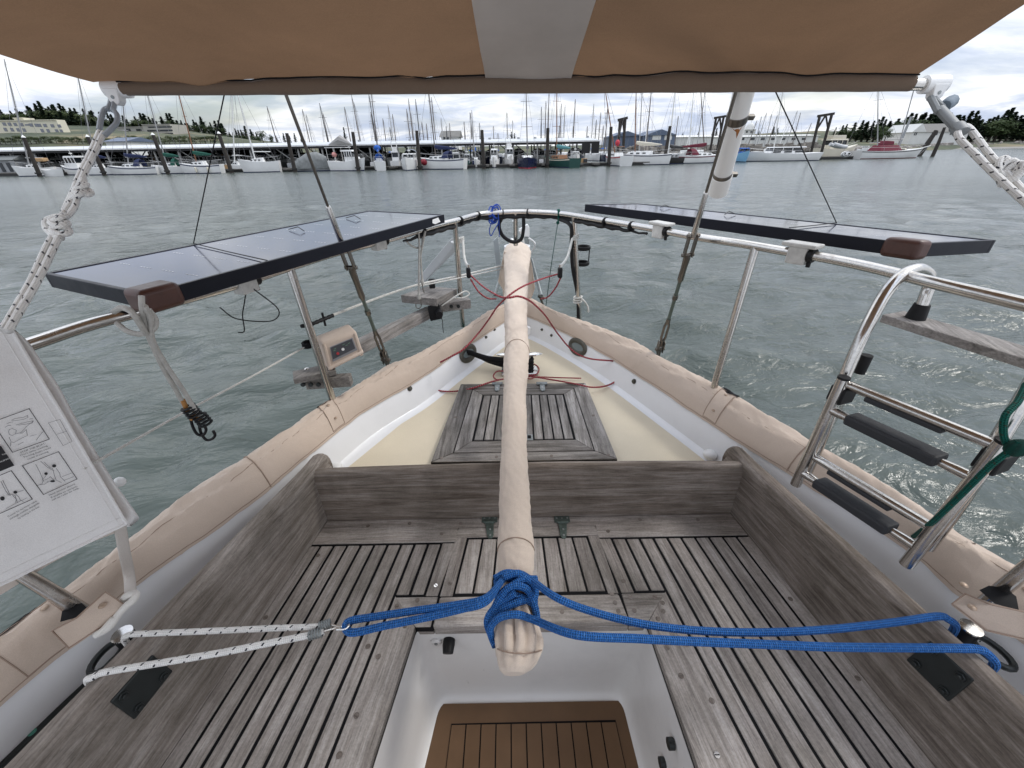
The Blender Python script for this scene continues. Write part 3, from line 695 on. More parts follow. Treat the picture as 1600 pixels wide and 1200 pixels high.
# fittings on the well wall: round cap, black knob, vent holes
p = aty(682, 1001, yE+0.01); m = MB(); m.tube([p+Vector((0, 0.01, 0)), p+Vector((0, -0.006, 0)), p+Vector((0, -0.009, 0))], [0.016, 0.016, 0.012], 16); cap = m.obj('wall_cap', GELW, yacht); MB().disc(p+Vector((0, -0.009, 0)), (0, -1, 0), 0.005, 0.002).obj('cap_screw', ZINC, cap)
p = aty(701, 1008, yE-0.005); m = MB(); m.tube([p+Vector((0, 0.03, 0.0)), p+Vector((0, 0.0, 0.0)), p+Vector((0, -0.02, -0.006))], [0.017, 0.018, 0.015], 16); m.obj('black_knob', BLACKP, yacht)
for px, py in ((1046, 1162), (1033, 1192)):
    r = ray(px, py); q = atx(px, py, wr(0.45)[0]-0.012); m = MB(); m.tube([q+Vector((0.01, 0, 0)), q+Vector((-0.004, 0, 0))], 0.013, 14); m.obj('drain_hole', BLACKM, yacht)
# ---- lazarette hatch on the after deck
ZH = ZD+0.035
hq = zs([(673, 722, ZH), (965, 718, ZH), (915, 598, ZH), (720, 600, ZH)]); hq[0].y = hq[1].y = max(hq[0].y, yA+0.02)
def H2(u, v):                               # u across 0..1, v aft 0..1
    a = hq[0].lerp(hq[1], u); c = hq[3].lerp(hq[2], u); q = a.lerp(c, v); return (q.x, q.y)
hatch = MB().prism([H2(0, 0), H2(1, 0), H2(1, 1), H2(0, 1)], ZD+0.003, ZH-0.004).obj('stern_hatch', CAULK, yacht, smooth=False)
fu, fv = 0.105, 0.085; g = 0.003
hp = lambda uv, mat, nm: plank([H2(*q) for q in uv], hatch, mat, nm, z1=ZH, th=0.031, g=0.0008)
hp([(0, 0), (1, 0), (1-fu, fv), (fu, fv)], WOOD_HX, 'frame_board'); hp([(0, 1), (1, 1), (1-fu, 1-fv), (fu, 1-fv)], WOOD_HX, 'frame_board')
hp([(0, 0), (fu, fv), (fu, 1-fv), (0, 1)], WOOD_HATCH, 'frame_board'); hp([(1, 0), (1-fu, fv), (1-fu, 1-fv), (1, 1)], WOOD_HATCH, 'frame_board')
iu, iv = 0.195, 0.21
fu2, fv2 = fu+0.004, fv+0.004
hp([(fu2, fv2), (1-fu2, fv2), (1-iu, iv), (iu, iv)], WOOD_HX, 'frame_board'); hp([(fu2, 1-fv2), (1-fu2, 1-fv2), (1-iu, 1-iv+0.03), (iu, 1-iv+0.03)], WOOD_HX, 'frame_board')
hp([(fu2, fv2), (iu, iv), (iu, 1-iv+0.03), (fu2, 1-fv2)], WOOD_HATCH, 'frame_board'); hp([(1-fu2, fv2), (1-iu, iv), (1-iu, 1-iv+0.03), (1-fu2, 1-fv2)], WOOD_HATCH, 'frame_board')
nh = 10
for k in range(nh):
    u0, u1 = iu+0.008+(1-2*iu-0.016)*k/nh+0.004, iu+0.008+(1-2*iu-0.016)*(k+1)/nh-0.004
    hp([(u0, iv+0.012), (u1, iv+0.012), (u1, 1-iv+0.018), (u0, 1-iv+0.018)], WOOD_HATCH, 'plank')
for u in (0.05, 0.35, 0.65, 0.96):
    for v in (0.04, 0.5, 0.95):
        if u in (0.35, 0.65) and v == 0.5: continue
        q = H2(u, v); o = bpy.data.objects.new('wood_plug', plug_mesh); COL.objects.link(o); o.parent = hatch; o.location = (q[0], q[1], ZH+0.0004)
for hx in (777, 847):
    a = atz(hx, 601, ZH+0.004); m = MB(); m.box(a+Vector((0, 0.018, -0.004)), (0.055, 0.022, 0.008)); m.tube([a+Vector((-0.026, 0.003, 0.003)), a+Vector((0.026, 0.003, 0.003))], 0.007, 8)
    pts = [a+Vector((dx, dy, 0)) for dx, dy in ((-0.013, -0.002), (0.013, -0.002), (0.012, -0.05), (0.006, -0.062), (-0.006, -0.062), (-0.012, -0.05))]
    m.hexa([p+Vector((0, 0, -0.003)) for p in pts], [p+Vector((0, 0, 0.003)) for p in pts]); h = m.obj('hinge', ZINC, hatch, bevel=0.0015)
    MB().ball(a+Vector((0, -0.03, 0.003)), 0.004, 8, 4, (1, 1, 0.4)).obj('hinge_screw', STEEL, h)
a = atz(827, 684, ZH); m = MB(); m.box(a+Vector((0, 0, 0.002)), (0.03, 0.036, 0.004)); lt = m.obj('latch', ZINC, hatch, bevel=0.001); MB().box(a+Vector((0, 0.0, 0.004)), (0.014, 0.018, 0.004)).obj('latch_hole', CAULK, lt)
BT = bvh(BUL)
# ---- mooring cleat, hawse rings, bulwark bolts
ck = thing('mooring_cleat', 'polished mooring cleat by the stern with doubled black line belayed on it', 'cleat', atz(808, 578, ZD))
c0 = atz(812, 583, ZD); hz = ZD+0.105
m = MB(); m.box(c0+Vector((0, 0, 0.012)), (0.20, 0.09, 0.018)); m.obj('base', STEEL, ck, bevel=0.006)
for dx in (-0.045, 0.045):
    m = MB(); m.tube([c0+Vector((dx, 0, 0.02)), c0+Vector((dx, 0, 0.10))], 0.016, 12); m.obj('post', STEEL, ck)
m = MB(); ctr = Vector((c0.x-0.002, c0.y+0.01, hz))
m.tube([ctr+Vector((x, 0, 0.004*abs(x)*10)) for x in (-0.125, -0.115, -0.09, -0.05, 0, 0.05, 0.09, 0.115, 0.125)], [0.003, 0.010, 0.018, 0.019, 0.017, 0.019, 0.018, 0.010, 0.003], 12, flat=0.55); m.obj('horn', m_plain('polished_metal', (0.75, 0.74, 0.70), 0.18, 1.0, bump=0.3, scale=50), ck)
hawL = [atz(725, 547, 1.32), Vector()]
def hawse(px, py, P, label, s):
    c = None; best = 1e9
    # point on the bulwark face nearest to the pixel ray
    for z in (1.30,):
        q = atz(px, py, z)
    i = min(range(1, len(P)-1), key=lambda i: (P[i]-Vector((q.x, q.y, P[i].z))).length)
    t = (P[i+1]-P[i-1]); t.z = 0; t.normalize(); nn = Vector((-t.y, t.x, 0))
    if nn.x*s > 0: nn = -nn
    c, n_ = hit(BT, px, py)
    if c is None: c, n_ = Vector((q.x, q.y, 1.305)), nn
    nn = n_; t = (t-nn*t.dot(nn)).normalized(); upv = nn.cross(t); upv = upv if upv.z > 0 else -upv; c = c+nn*0.003
    m = MB(); th = thing('hawse_ring', label, 'hawse ring', c)
    ring = [c+t*(0.062*cos(a))+upv*(0.034*sin(a)) for a in [2*pi*k/24 for k in range(24)]]
    m.tube(ring, 0.016, 8, closed=True, up=nn, flat=0.45); m.obj('ring', BRONZE, th)
    m = MB(); m.add([c+nn*0.002+t*(0.055*cos(a))+upv*(0.028*sin(a)) for a in [2*pi*k/20 for k in range(20)]], [tuple(range(20))]); m.obj('opening', m_plain('sea_seen_through', (0.16, 0.19, 0.19), 0.15), th)
    return c, t, nn
hw1 = hawse(731, 552, inL, 'bronze oval hawse ring in the port bulwark, black line led through it', -1)
hw2 = hawse(903, 542, inR, 'bronze oval hawse ring in the starboard bulwark beside the stern cleat', 1)
m = MB()
for k, dz in enumerate((0.0, -0.012, 0.01)):
    a = hw1[0]+Vector((0.0, 0, dz*0.5)); e = c0+Vector((-0.06, 0.0+0.012*k, 0.085-0.03*k)); m.tube(crom([a-hw1[2]*0.03, a+hw1[2]*0.02, a.lerp(e, 0.5)+Vector((0, 0, -0.008)), e], 6), 0.011, 8)
for k in range(4):
    zz = 0.03+0.018*k; m.tube([c0+Vector((0.068*cos(a), 0.032*sin(a), zz+0.004*sin(a*2))) for a in [2*pi*j/20 for j in range(20)]], 0.0105, 8, closed=True)
tag(m.obj('mooring_line', R_BLACK), 'thick black mooring line from the port hawse ring wound round the cleat', 'rope')
for i, (px, py, P, s) in enumerate([(640, 607, inL, -1), (772, 515, inL, -1), (759, 527, inL, -1), (991, 596, inR, 1), (847, 515, inR, 1), (862, 524, inR, 1)]):
    z = 1.325; q = atz(px, py, z); j = min(range(1, len(P)-1), key=lambda i: (P[i].xy-q.xy).length); t = (P[j+1]-P[j-1]); t.z = 0; t.normalize(); nn = Vector((-t.y, t.x, 0))
    h_, n_ = hit(BT, px, py)
    if h_ is not None: q, nn = h_, n_
    m = MB(); r_ = 0.010 if i in (0, 3) else 0.007; m.tube([q-nn*0.02, q+nn*0.004], r_*1.25, 12); m.tube([q+nn*0.004, q+nn*0.010], r_*0.9, 6); m.obj('bolt', BRONZE, yacht, smooth=False, bevel=0.001)
for px, py in ((522, 737), (1113, 716)):
    q = atz(px, py, ZD+0.03); m = MB(); m.ball(q+Vector((0, 0.02, 0)), 0.026, 12, 8, (1, 1, 0.7)); m.obj('white_cap', WHITEP, yacht)
# white fairlead hidden half behind the tiller, in the very stern
m = MB(); q = atz(822, 518, 1.36); m.tube([q+Vector((-0.03, 0, -0.05)), q+Vector((0.0, 0.0, 0.0)), q+Vector((0.012, 0.0, 0.03))], [0.03, 0.028, 0.016], 12); m.obj('stern_post_cap', WHITEP, yacht)
# genoa tracks outside the coamings
for T, s in ((tL, -1), (tR, 1)):
    m = MB(); a, c = run_of((0, 1195), (160, 1052), YN, 0.52, ZD+0.012) if s < 0 else run_of((1600, 1072), (1492, 982), YN, 0.56, ZD+0.012)
    m.box(a.lerp(c, 0.5), ((c-a).length, 0.026, 0.016), ax=c-a)
    tr = thing('sheet_track', 'black sheet track with green screws outside the %s coaming' % ('port' if s < 0 else 'starboard'), 'track', (c.x, c.y, ZD)); m.obj('rail', BLACKM, tr, bevel=0.002)
    for k in range(7):
        q = a.lerp(c, 0.18+k*0.13); MB().disc(q+Vector((0, 0, 0.0075)), (0, 0, 1), 0.007, 0.0012).obj('screw', m_plain('verdigris', (0.06, 0.22, 0.17), 0.5) if k == 0 else bpy.data.materials['verdigris'], tr)
    # sheet block on the track: puck and black eye
    if s < 0: bc, ee = atz(194, 994, ZC-0.02), atz(168, 1026, ZC-0.05)
    else: bc, ee = atz(1514, 984, ZC-0.02), atz(1550, 1018, ZC-0.05)
    bl = thing('sheet_block', 'small %s block on the %s track by the rope turning over the coaming' % (('steel capped', 'port') if s < 0 else ('silver and black', 'starboard')), 'block', bc)
    m = MB(); m.tube([bc+Vector((0, 0, -0.03)), bc+Vector((0, 0, 0.006))], 0.019, 18); m.obj('body', BLACKP, bl); m = MB(); m.tube([bc+Vector((0, 0, 0.006)), bc+Vector((0, 0, 0.010))], 0.020, 18); m.obj('cap', STEEL, bl)
    m = MB(); d = Vector((0.25 if s > 0 else -0.05, -1, 0)).normalized(); sd = d.cross(Vector((0, 0, 1)))
    m.tube([ee+d*(0.035*cos(a))+sd*(0.022*sin(a)) for a in [2*pi*j/20 for j in range(20)]], 0.007, 8, closed=True); m.obj('eye', BLACKM, bl)
# =================================================================== CANVAS RAIL COVER
def csec(O, I, t, wob=0.0):
    """t 0 outside skirt .. 1 inner hem"""
    K = [(0.0, 1.37, 0.0), (0.10, 1.43, 0.0), (0.22, 1.455, 0.06), (0.38, 1.465, 0.26), (0.52, 1.462, 0.45), (0.66, 1.452, 0.63), (0.80, 1.428, 0.82), (0.92, 1.395, 0.95), (1.0, 1.366, 1.0)]
    for a, c in zip(K, K[1:]):
        if t <= c[0]:
            f = (t-a[0])/(c[0]-a[0]); f2 = f
            z = lerp(a[1], c[1], f2); u = lerp(a[2], c[2], f2); break
    q = O.lerp(I, u); return Vector((q.x, q.y, z+wob))
def cover(outP, inP, s, label):
    th = thing('rail_cover', label, 'canvas cover', (outP[30].x, outP[30].y, ZR))
    nL, nT = 420, 22; O = resample(outP, nL); I = resample(inP, nL); rows = []
    def surf(i, t, lift=0.0):
        i = min(max(i, 0), nL-1); k = int(i); f = i-k; k2 = min(k+1, nL-1)
        o, n = O[k].lerp(O[k2], f), I[k].lerp(I[k2], f)
        d = n-o; d.z = 0; d.normalize(); tt = min(max((t-0.12)/0.8, 0), 1); wv = sin(pi*tt)
        L_ = i*0.009
        n1 = mnoise.noise(Vector((L_*6+t*5*s, t*2.6, s*7.0))); n2 = mnoise.noise(Vector((L_*17-t*7, t*3.0, s*3.0+4)))
        n3 = max(0, mnoise.noise(Vector((L_*9+t*11, t*1.2, 9.0*s))))
        amp = (0.30+0.7*wv)*(1.0 if t > 0.15 else 0.3)
        n4 = abs(mnoise.noise(Vector((L_*13+t*9, t*1.6, 2.0*s)))); w = amp*(0.012*mnoise.noise(Vector((L_*7+t*6, t*1.3, s*7.0)))+0.006*n1+0.005*n2+0.009*n3-0.004*max(0, 0.10-n4)/0.10)
        if 0.55 < t: w -= 0.003*math.exp(-((t-0.60)/0.02)**2)
        q = csec(o, n, t); return Vector((q.x-d.x*(w*0.5+0), q.y-d.y*w*0.5, q.z+w+lift))
    for i in range(nL): rows.append([surf(i, j/(nT-1)) for j in range(nT)])
    m = MB(); m.grid(rows); c = m.obj('canvas', CANVAS, th, shade_angle=180)
    m = MB(); m.tube([surf(i, 0.605, 0.0) for i in range(0, nL, 2)], 0.0013, 5); m.tube([surf(i, 0.975, 0.001) for i in range(0, nL, 2)], 0.0012, 5); m.obj('seam', THREAD, th)
    def idx(y): return min(range(nL), key=lambda i: abs((O[i].y+I[i].y)/2-y) + (10 if i < 3 else 0))
    return th, surf, idx
covL, surfL, idxL = cover(outL, inL, -1, 'beige canvas cover laced over the port rail cap')
covR, surfR, idxR = cover(outR, inR, 1, 'beige canvas cover laced over the starboard rail cap')
def flap(surf, i0, i1, t0, t1, th, snaps, hole=None, nm='snap_flap'):
    m = MB(); rows = [[surf(lerp(i0, i1, a/8), lerp(t0, t1, b_/8), 0.0035) for b_ in range(9)] for a in range(9)]
    rows2 = [[surf(lerp(i0, i1, a/8), lerp(t0, t1, b_/8), -0.002) for b_ in range(9)] for a in range(9)]
    m.grid(rows); m.grid(rows2)
    edge = lambda R: [R[0][j] for j in range(9)]+[R[i][8] for i in range(9)]+[R[8][8-j] for j in range(9)]+[R[8-i][0] for i in range(9)]
    m.grid([edge(rows), edge(rows2)]); f = m.obj(nm, CANVAS, th)
    m = MB(); m.tube([p+Vector((0, 0, 0.001)) for p in edge(rows)], 0.0013, 5); m.obj('binding', THREAD, f)
    for a, b_ in snaps:
        q = surf(lerp(i0, i1, a), lerp(t0, t1, b_), 0.004); MB().ball(q, 0.0075, 10, 6, (1, 1, 0.5)).obj('snap', m_plain('snap_cap', (0.36, 0.27, 0.20), 0.4, 0.4) if 'snap_cap' not in bpy.data.materials else bpy.data.materials['snap_cap'], f)
    if hole:
        m = MB(); m.grid([[surf(hole[0]+hole[2]*90*f*cos(a), hole[1]+0.15*f*sin(a), 0.0055) for a in [2*pi*k/20 for k in range(21)]] for f in (0.02, 0.35, 0.7, 1.0)]); m.obj('stanchion_hole', CAULK, th)
iL = idxL(1.28); iR = idxR(1.30)
flap(surfL, iL-4, iL+4, 0.36, 0.97, covL, [(0.5, 0.25), (0.5, 0.8)], (iL, 0.25, 0.05))
flap(surfR, iR-4, iR+4, 0.40, 0.97, covR, [(0.5, 0.15), (0.5, 0.75)], (iR, 0.28, 0.05))
iL2 = idxL(0.47); iR2 = idxR(0.47)
flap(surfL, iL2-6, iL2+7, 0.40, 0.98, covL, [(0.12, 0.25)], (iL2+1, 0.30, 0.055))
flap(surfR, iR2-8, iR2+10, 0.45, 0.98, covR, [(0.12, 0.35)], (iR2+1, 0.34, 0.06))
def big_flap(pts, th, holes, snaps):
    m = MB(); q = [atz(*p) for p in pts]; m.hexa([p-Vector((0, 0, 0.004)) for p in q], q); f = m.obj('snap_flap', CANVAS, th, bevel=0.003)
    m = MB(); m.tube([p+Vector((0, 0, 0.001)) for p in q], 0.002, 5, closed=True); m.obj('binding', THREAD, f)
    for p in snaps: MB().ball(atz(*p), 0.008, 10, 6, (1, 1, 0.5)).obj('snap', bpy.data.materials['snap_cap'], f)
    m = MB(); m.add([atz(*p) for p in holes], [tuple(range(len(holes)))]); m.obj('stanchion_hole', CAULK, th, smooth=False)
big_flap([(82, 986, 1.475), (120, 966, 1.485), (165, 925, 1.485), (199, 948, 1.455), (160, 978, 1.44), (108, 1013, 1.43)], covL, [(94, 972, 1.473), (97, 955, 1.478), (110, 945, 1.48), (128, 942, 1.48), (136, 950, 1.48), (122, 964, 1.478)], [(160, 946, 1.476)])
big_flap([(1487, 944, 1.45), (1508, 928, 1.47), (1545, 944, 1.485), (1602, 957, 1.485), (1604, 1000, 1.44), (1540, 985, 1.43)], covR, [(1530, 922, 1.474), (1545, 915, 1.474), (1570, 918, 1.474), (1588, 932, 1.474), (1592, 953, 1.474), (1555, 944, 1.472)], [(1519, 949, 1.47), (1506, 914, 1.475)])
for surf, ii, th in ((surfL, idxL(0.98), covL), (surfR, idxR(1.0), covR)):
    m = MB(); m.tube([surf(ii, lerp(0.15, 0.99, k/12), 0.0015) for k in range(13)], 0.002, 5); m.obj('seam', THREAD, th)

# =================================================================== STERN RAIL
rail = thing('stern_rail', 'curved stainless stern rail standing on posts round the whole stern', 'railing', (0.02, 2.3, ZR))
def zrail(px): return lerp(1.975, 2.005, px/800) if px < 800 else lerp(2.005, 2.03, (px-800)/800)
rpx = [(30, 544), (125, 510), (200, 492), (275, 470), (362, 447), (437, 422), (520, 396), (575, 382), (625, 369), (687, 351), (712, 345), (750, 334), (763, 333), (802, 331), (831, 331), (870, 333), (898, 337), (940, 344), (1012, 356), (1087, 370), (1175, 383), (1200, 388), (1312, 407), (1412, 430), (1450, 440), (1600, 475)]
rpts = [atz(x, y, zrail(x)) for x, y in rpx]
rpts = [rpts[0]+(rpts[0]-rpts[2])*3.0]+rpts+[rpts[-1]+(rpts[-1]-rpts[-3])*2.5]
rs = crom(rpts, 6); rs = resample(rs, 220)
for _ in range(6):
    rs = [rs[0]]+[(rs[i-1]+rs[i]*2+rs[i+1])/4 for i in range(1, len(rs)-1)]+[rs[-1]]
MB().tube(rs, 0.0135, 16).obj('rail_tube', STEEL, rail)
MB().tube([p+Vector((0, 0, -0.021)) for p in rs[:70]], 0.006, 8).obj('lower_rod', STEEL, rail) if False else None
def rail_at(px):                            # nearest rail sample to a pixel column
    best = None
    for p in rs:
        d = p-Vector((0, 0, EYE)); zc = d.dot(fwd)
        if zc > 0.2:
            x = 800+FPX*d.dot(rt)/zc
            if best is None or abs(x-px) < best[0]: best = (abs(x-px), p)
    return best[1].copy()
def post(base, top, nm='post', r=0.0135, foot=True):
    m = MB(); m.tube([base+(base-top)*0.12, top], r, 14); o = m.obj(nm, STEEL, rail)
    if False:
        m = MB(); m.tube([base+Vector((0, 0, -0.012)), base+Vector((0, 0, 0.0)), base+Vector((0, 0, 0.022))], [0.033, 0.03, 0.019], 16); m.obj('foot', STEEL_OLD, o)
pL1 = atz(520, 625, 1.46); pL2 = atz(722, 495, 1.46); pR2 = atz(905, 487, 1.46); pR1 = atz(1115, 607, 1.46); pLn = atz(122, 950, 1.46); pRn = atz(1560, 925, 1.46)
post(pL1, rail_at(448)); post(pL2, rail_at(712)); post(pR2, rail_at(897)); post(pR1, rail_at(1177))
post(pLn, Vector((pLn.x-0.09, pLn.y-0.04, 1.975))); post(pRn, Vector((pRn.x+0.02, pRn.y-0.02, 2.03)))
topc = rail_at(803); post(topc+Vector((0.0, 0.05, -0.17)), topc, foot=False)
# cable loom lashed under the rail
loom = thing('cable_loom', 'black cables lashed with ties under the stern rail', 'cable', tuple(rail_at(850)))
i0 = min(range(len(rs)), key=lambda i: (rs[i]-rail_at(628)).length); i1 = min(range(len(rs)), key=lambda i: (rs[i]-rail_at(1010)).length)
m = MB(); m.tube([rs[i]+Vector((0, 0.0, -0.022-0.006*sin(i*0.9)**2)) for i in range(i0, i1+1)], [0.004+0.007*abs(sin((i-i0)*0.13)) for i in range(i0, i1+1)], 8)
m.tube([rs[i]+Vector((0, -0.004, -0.018)) for i in range(i0+4, i1-6)], 0.005, 6)
iA = min(range(len(rs)), key=lambda i: (rs[i]-rail_at(870)).length)
hd = [rs[iA]+Vector((0, 0, -0.025)), rail_at(890)+Vector((0, -0.01, -0.05)), rail_at(895).lerp(pR2, 0.25)+Vector((-0.022, -0.01, 0)), rail_at(895).lerp(pR2, 0.5)+Vector((-0.024, -0.01, 0)), pR2+Vector((-0.018, -0.012, 0.1)), pR2+Vector((-0.004, -0.01, -0.04))]
m.tube(crom(hd, 8), 0.010, 8); lo = m.obj('cable', BLACKP, loom)
for px in (662, 718, 747, 788, 828, 946, 985): 
    q = rail_at(px); i = min(range(len(rs)-1), key=lambda i: (rs[i]-q).length); d = (rs[i+1]-rs[i]).normalized(); m = MB(); m.tube([q-d*0.003+Vector((0, 0, -0.006)), q+d*0.003+Vector((0, 0, -0.006))], 0.0225, 14); m.obj('cable_tie', BLACKP, loom)
m = MB(); q = rail_at(808); m.tube(crom([q+Vector((-0.07, 0.0, -0.02)), q+Vector((-0.095, 0.01, -0.07)), q+Vector((-0.075, 0.02, -0.13)), q+Vector((-0.02, 0.02, -0.165)), q+Vector((0.03, 0.01, -0.15)), q+Vector((0.045, 0, -0.09)), q+Vector((0.045, 0, -0.02))], 8), 0.0105, 10)
m.obj('hose_loop', BLACKP, loom)
# cup holder on the starboard post
ch = thing('cup_holder', 'black ring cup holder clamped to the post right of the tiller', 'cup holder', pR2+Vector((0.05, 0, 0.3)))
cz = aty(911, 387, pR2.y+0.02); 
m = MB(); m.tube([cz+Vector((0.037*cos(a), 0.037*sin(a), 0)) for a in [2*pi*k/24 for k in range(24)]], 0.006, 8, closed=True, up=(0, 0, 1), flat=1.8); m.obj('top_ring', BLACKP, ch)
m = MB(); m.tube([cz+Vector((0.037*cos(a), 0.037*sin(a), -0.085)) for a in [2*pi*k/24 for k in range(24)]], 0.006, 8, closed=True, up=(0, 0, 1), flat=1.8); m.tube([cz+Vector((0, 0, -0.097)), cz+Vector((0, 0, -0.089))], 0.034, 20); m.obj('base_ring', BLACKP, ch)
m = MB(); m.box(cz+Vector((-0.037, 0, -0.045)), (0.006, 0.016, 0.10)); m.box(cz+Vector((0.037, 0, -0.045)), (0.004, 0.012, 0.09)); m.box(cz+Vector((-0.05, 0, -0.06)), (0.03, 0.03, 0.04)); m.obj('bracket', BLACKP, ch)

# =================================================================== SOLAR PANELS
def m_solar():
    m = NT('solar_glass'); w = m.coord(scale=(1, 1, 1)); n = m.noise(w, 3, 5, 0.6)
    return m.done((0.012, 0.016, 0.045), m.ramp(n, [(0.35, 0.08), (0.7, 0.16)]), 0, None, IOR=1.62)
SOLAR = m_solar(); FRAMEB = m_plain('black_anodised_frame', (0.007, 0.008, 0.014), 0.4, 0.0, Specular_IOR_Level=0.2)
SILV = m_plain('silver_print', (0.6, 0.62, 0.66), 0.4); BROWNP = m_plain('brown_rubber', (0.07, 0.028, 0.02), 0.4, var=0.25, scale=30)
def panel(ni, fi, fo, no, label, side):
    th = thing('solar_panel', label, 'solar panel', (ni+fo)/2); hgt = 0.036
    X = (fi-ni); Y = (no-ni); nn = X.cross(Y).normalized()
    if nn.z < 0: nn = -nn
    P = lambda u, v, h=0.0: ni+X*u+Y*v+nn*h
    e = 0.011/X.length; f = 0.011/Y.length
    m = MB()
    for q in ([(0, 0), (1, 0), (1, f), (0, f)], [(0, 1-f), (1, 1-f), (1, 1), (0, 1)], [(0, f), (e, f), (e, 1-f), (0, 1-f)], [(1-e, f), (1, f), (1, 1-f), (1-e, 1-f)]):
        m.hexa([P(u, v, -hgt) for u, v in q], [P(u, v) for u, v in q])
    m.obj('frame', FRAMEB, th, smooth=False, bevel=0.0012, seg=1)
    m = MB(); m.hexa([P(u, v, -0.006) for u, v in ((e, f), (1-e, f), (1-e, 1-f), (e, 1-f))], [P(u, v, -0.0018) for u, v in ((e, f), (1-e, f), (1-e, 1-f), (e, 1-f))]); m.obj('glass', SOLAR, th, smooth=False)
    m = MB()
    for j in (0.25, 0.5, 0.75):
        for i in range(9):
            u0 = 0.05+i*0.104
            for q in range(4):
                ua = u0+q*0.018; s = [(ua, j-0.0018), (ua+0.011, j-0.0018), (ua+0.011, j+0.0018), (ua, j+0.0018)]
    for i in range(1, 9):
        u = i/9
        for j in range(4):
            v0 = 0.10+j*0.22
            for q in range(4):
                va = v0+q*0.03; s = [(u-0.0012, va), (u+0.0012, va), (u+0.0012, va+0.02), (u-0.0012, va+0.02)]; m.add([P(a, b_, -0.0014) for a, b_ in s], [(0, 1, 2, 3)])
    g = m.obj('cell_contacts', SILV, th, smooth=False); g['kind'] = 'stuff'
    return th, P, nn
zp = 2.052
thL, PL, nL_ = panel(atz(226, 460, zp), atz(694, 335, zp), atz(560, 330, zp), atz(68, 427, zp), 'solar panel on the port rail, its pale glass mirroring the sky', -1)
a_ni = atz(1430, 381, 2.07); a_fi = atz(914, 319, 2.055)
best = None
for k in range(60):                          # height of the outer edge that puts it on the line seen in the photograph
    zt_ = 2.06+0.002*k; c_ = atz(1557, 375, zt_); f_ = a_fi+(c_-a_ni); d_ = f_-Vector((0, 0, EYE)); X_ = 800+FPX*d_.dot(rt)/d_.dot(fwd); Y_ = 600-FPX*d_.dot(up)/d_.dot(fwd); e_ = abs(Y_-(316.0+(X_-912)*0.0885))
    if (c_-a_ni).length > 0.25 and (best is None or e_ < best[0]): best = (e_, c_, f_, zt_)
a_no, a_fo = best[1], best[2]; print('PANEL', best, (a_no-a_ni).length)
thR, PR, nR_ = panel(a_ni, a_fi, a_fo, a_no, 'solar panel on the starboard rail, seen almost edge on', 1)
def pad(P, sg, label_parent, du=0.05, dv=0.09):
    m = MB(); q = [(-0.012, -0.02), (du, -0.02), (du, dv), (-0.012, dv)]
    m.hexa([P(u, v, -0.042) for u, v in q], [P(u, v, 0.010) for u, v in q]); return m.obj('corner_guard', BROWNP, label_parent, bevel=0.012, seg=4)
pad(PL, -1, thL, 0.055, 0.13); pad(PR, 1, thR, 0.05, 0.13)
# clamps to the rail
CLAMP = m_plain('white_clamp', (0.52, 0.51, 0.48), 0.4, var=0.15, scale=60)
for px, th in ((383, thL), (588, thL), (1033, thR), (1250, thR)):
    q = rail_at(px); i = min(range(len(rs)-1), key=lambda i: (rs[i]-q).length); d = (rs[i+1]-rs[i]).normalized()
    m = MB(); m.box(q+Vector((0, 0, -0.004)), (0.055, 0.040, 0.05), ax=d); m.box(q+Vector((0, 0, 0.026)), (0.10, 0.05, 0.012), ax=d); o = m.obj('clamp', CLAMP, th, smooth=False, bevel=0.004)
    m = MB(); m.tube([q+d*0.028, q+d*0.042], 0.020, 14); m.tube([q+d*0.034+Vector((0, 0, -0.018)), q+d*0.034+Vector((0, 0, -0.034))], 0.006, 8); m.obj('knob', BLACKP, o)
# white torn sticker on the far end of the port panel
m = MB(); st_ = [PL(0.915, -0.003, -0.008), PL(0.955, -0.003, -0.006), PL(0.96, -0.003, -0.016), PL(0.968, -0.003, -0.026), PL(0.93, -0.003, -0.030), PL(0.912, -0.003, -0.022)]
m.add(st_, [tuple(range(6))]); m.obj('sticker', WHITEP, thL, smooth=False)
# thin guys from the outer panel edges up to the awning
def wire(name, pts, r, mat, label, cat, seg=6, group=None):
    return tag(MB().tube(pts, r, seg).obj(name, mat), label, cat, group)
wire('panel_guy', [PL(0.30, 1.0, 0.002), aty(352, 140, 1.25)], 0.0016, BLACKP, 'thin black guy line from the port solar panel up to the awning', 'line')
wire('panel_guy', [PR(0.30, 1.0, 0.002), aty(1208, 135, 1.22)], 0.0016, BLACKP, 'thin black guy line from the starboard solar panel up to the awning', 'line')
for P, th in ((PL, thL), (PR, thR)):
    m = MB(); m.tube([P(0.30, 1.0, 0.003), P(0.27, 0.5, 0.002), P(0.24, 0.0, 0.003)], 0.0016, 5); m.obj('strap', BLACKP, th)
    for u in (0.55, 0.80): m = MB(); m.tube([P(u, 0.82, 0.002), P(u, 0.70, 0.014), P(u-0.005, 0.62, 0.002)], 0.0016, 5); m.obj('bent_clip', BLACKP, th)
# loose wire tails under the port panel
m = MB(); q = rail_at(383); m.tube(crom([q+Vector((0.02, 0, -0.02)), q+Vector((0.06, 0.02, -0.09)), q+Vector((0.02, 0.03, -0.13)), q+Vector((-0.06, 0.0, -0.11)), q+Vector((-0.09, -0.01, -0.07))], 6), 0.0018, 5)
m.tube(crom([q+Vector((0.0, 0, -0.02)), q+Vector((-0.02, 0, -0.06)), q+Vector((-0.04, 0, -0.10)), q+Vector((-0.045, -0.01, -0.145)), q+Vector((-0.065, -0.01, -0.15))], 6), 0.0018, 5)
tag(m.obj('loose_wire', BLACKP), 'loose thin black wire tails dangling under the port solar panel', 'wire')

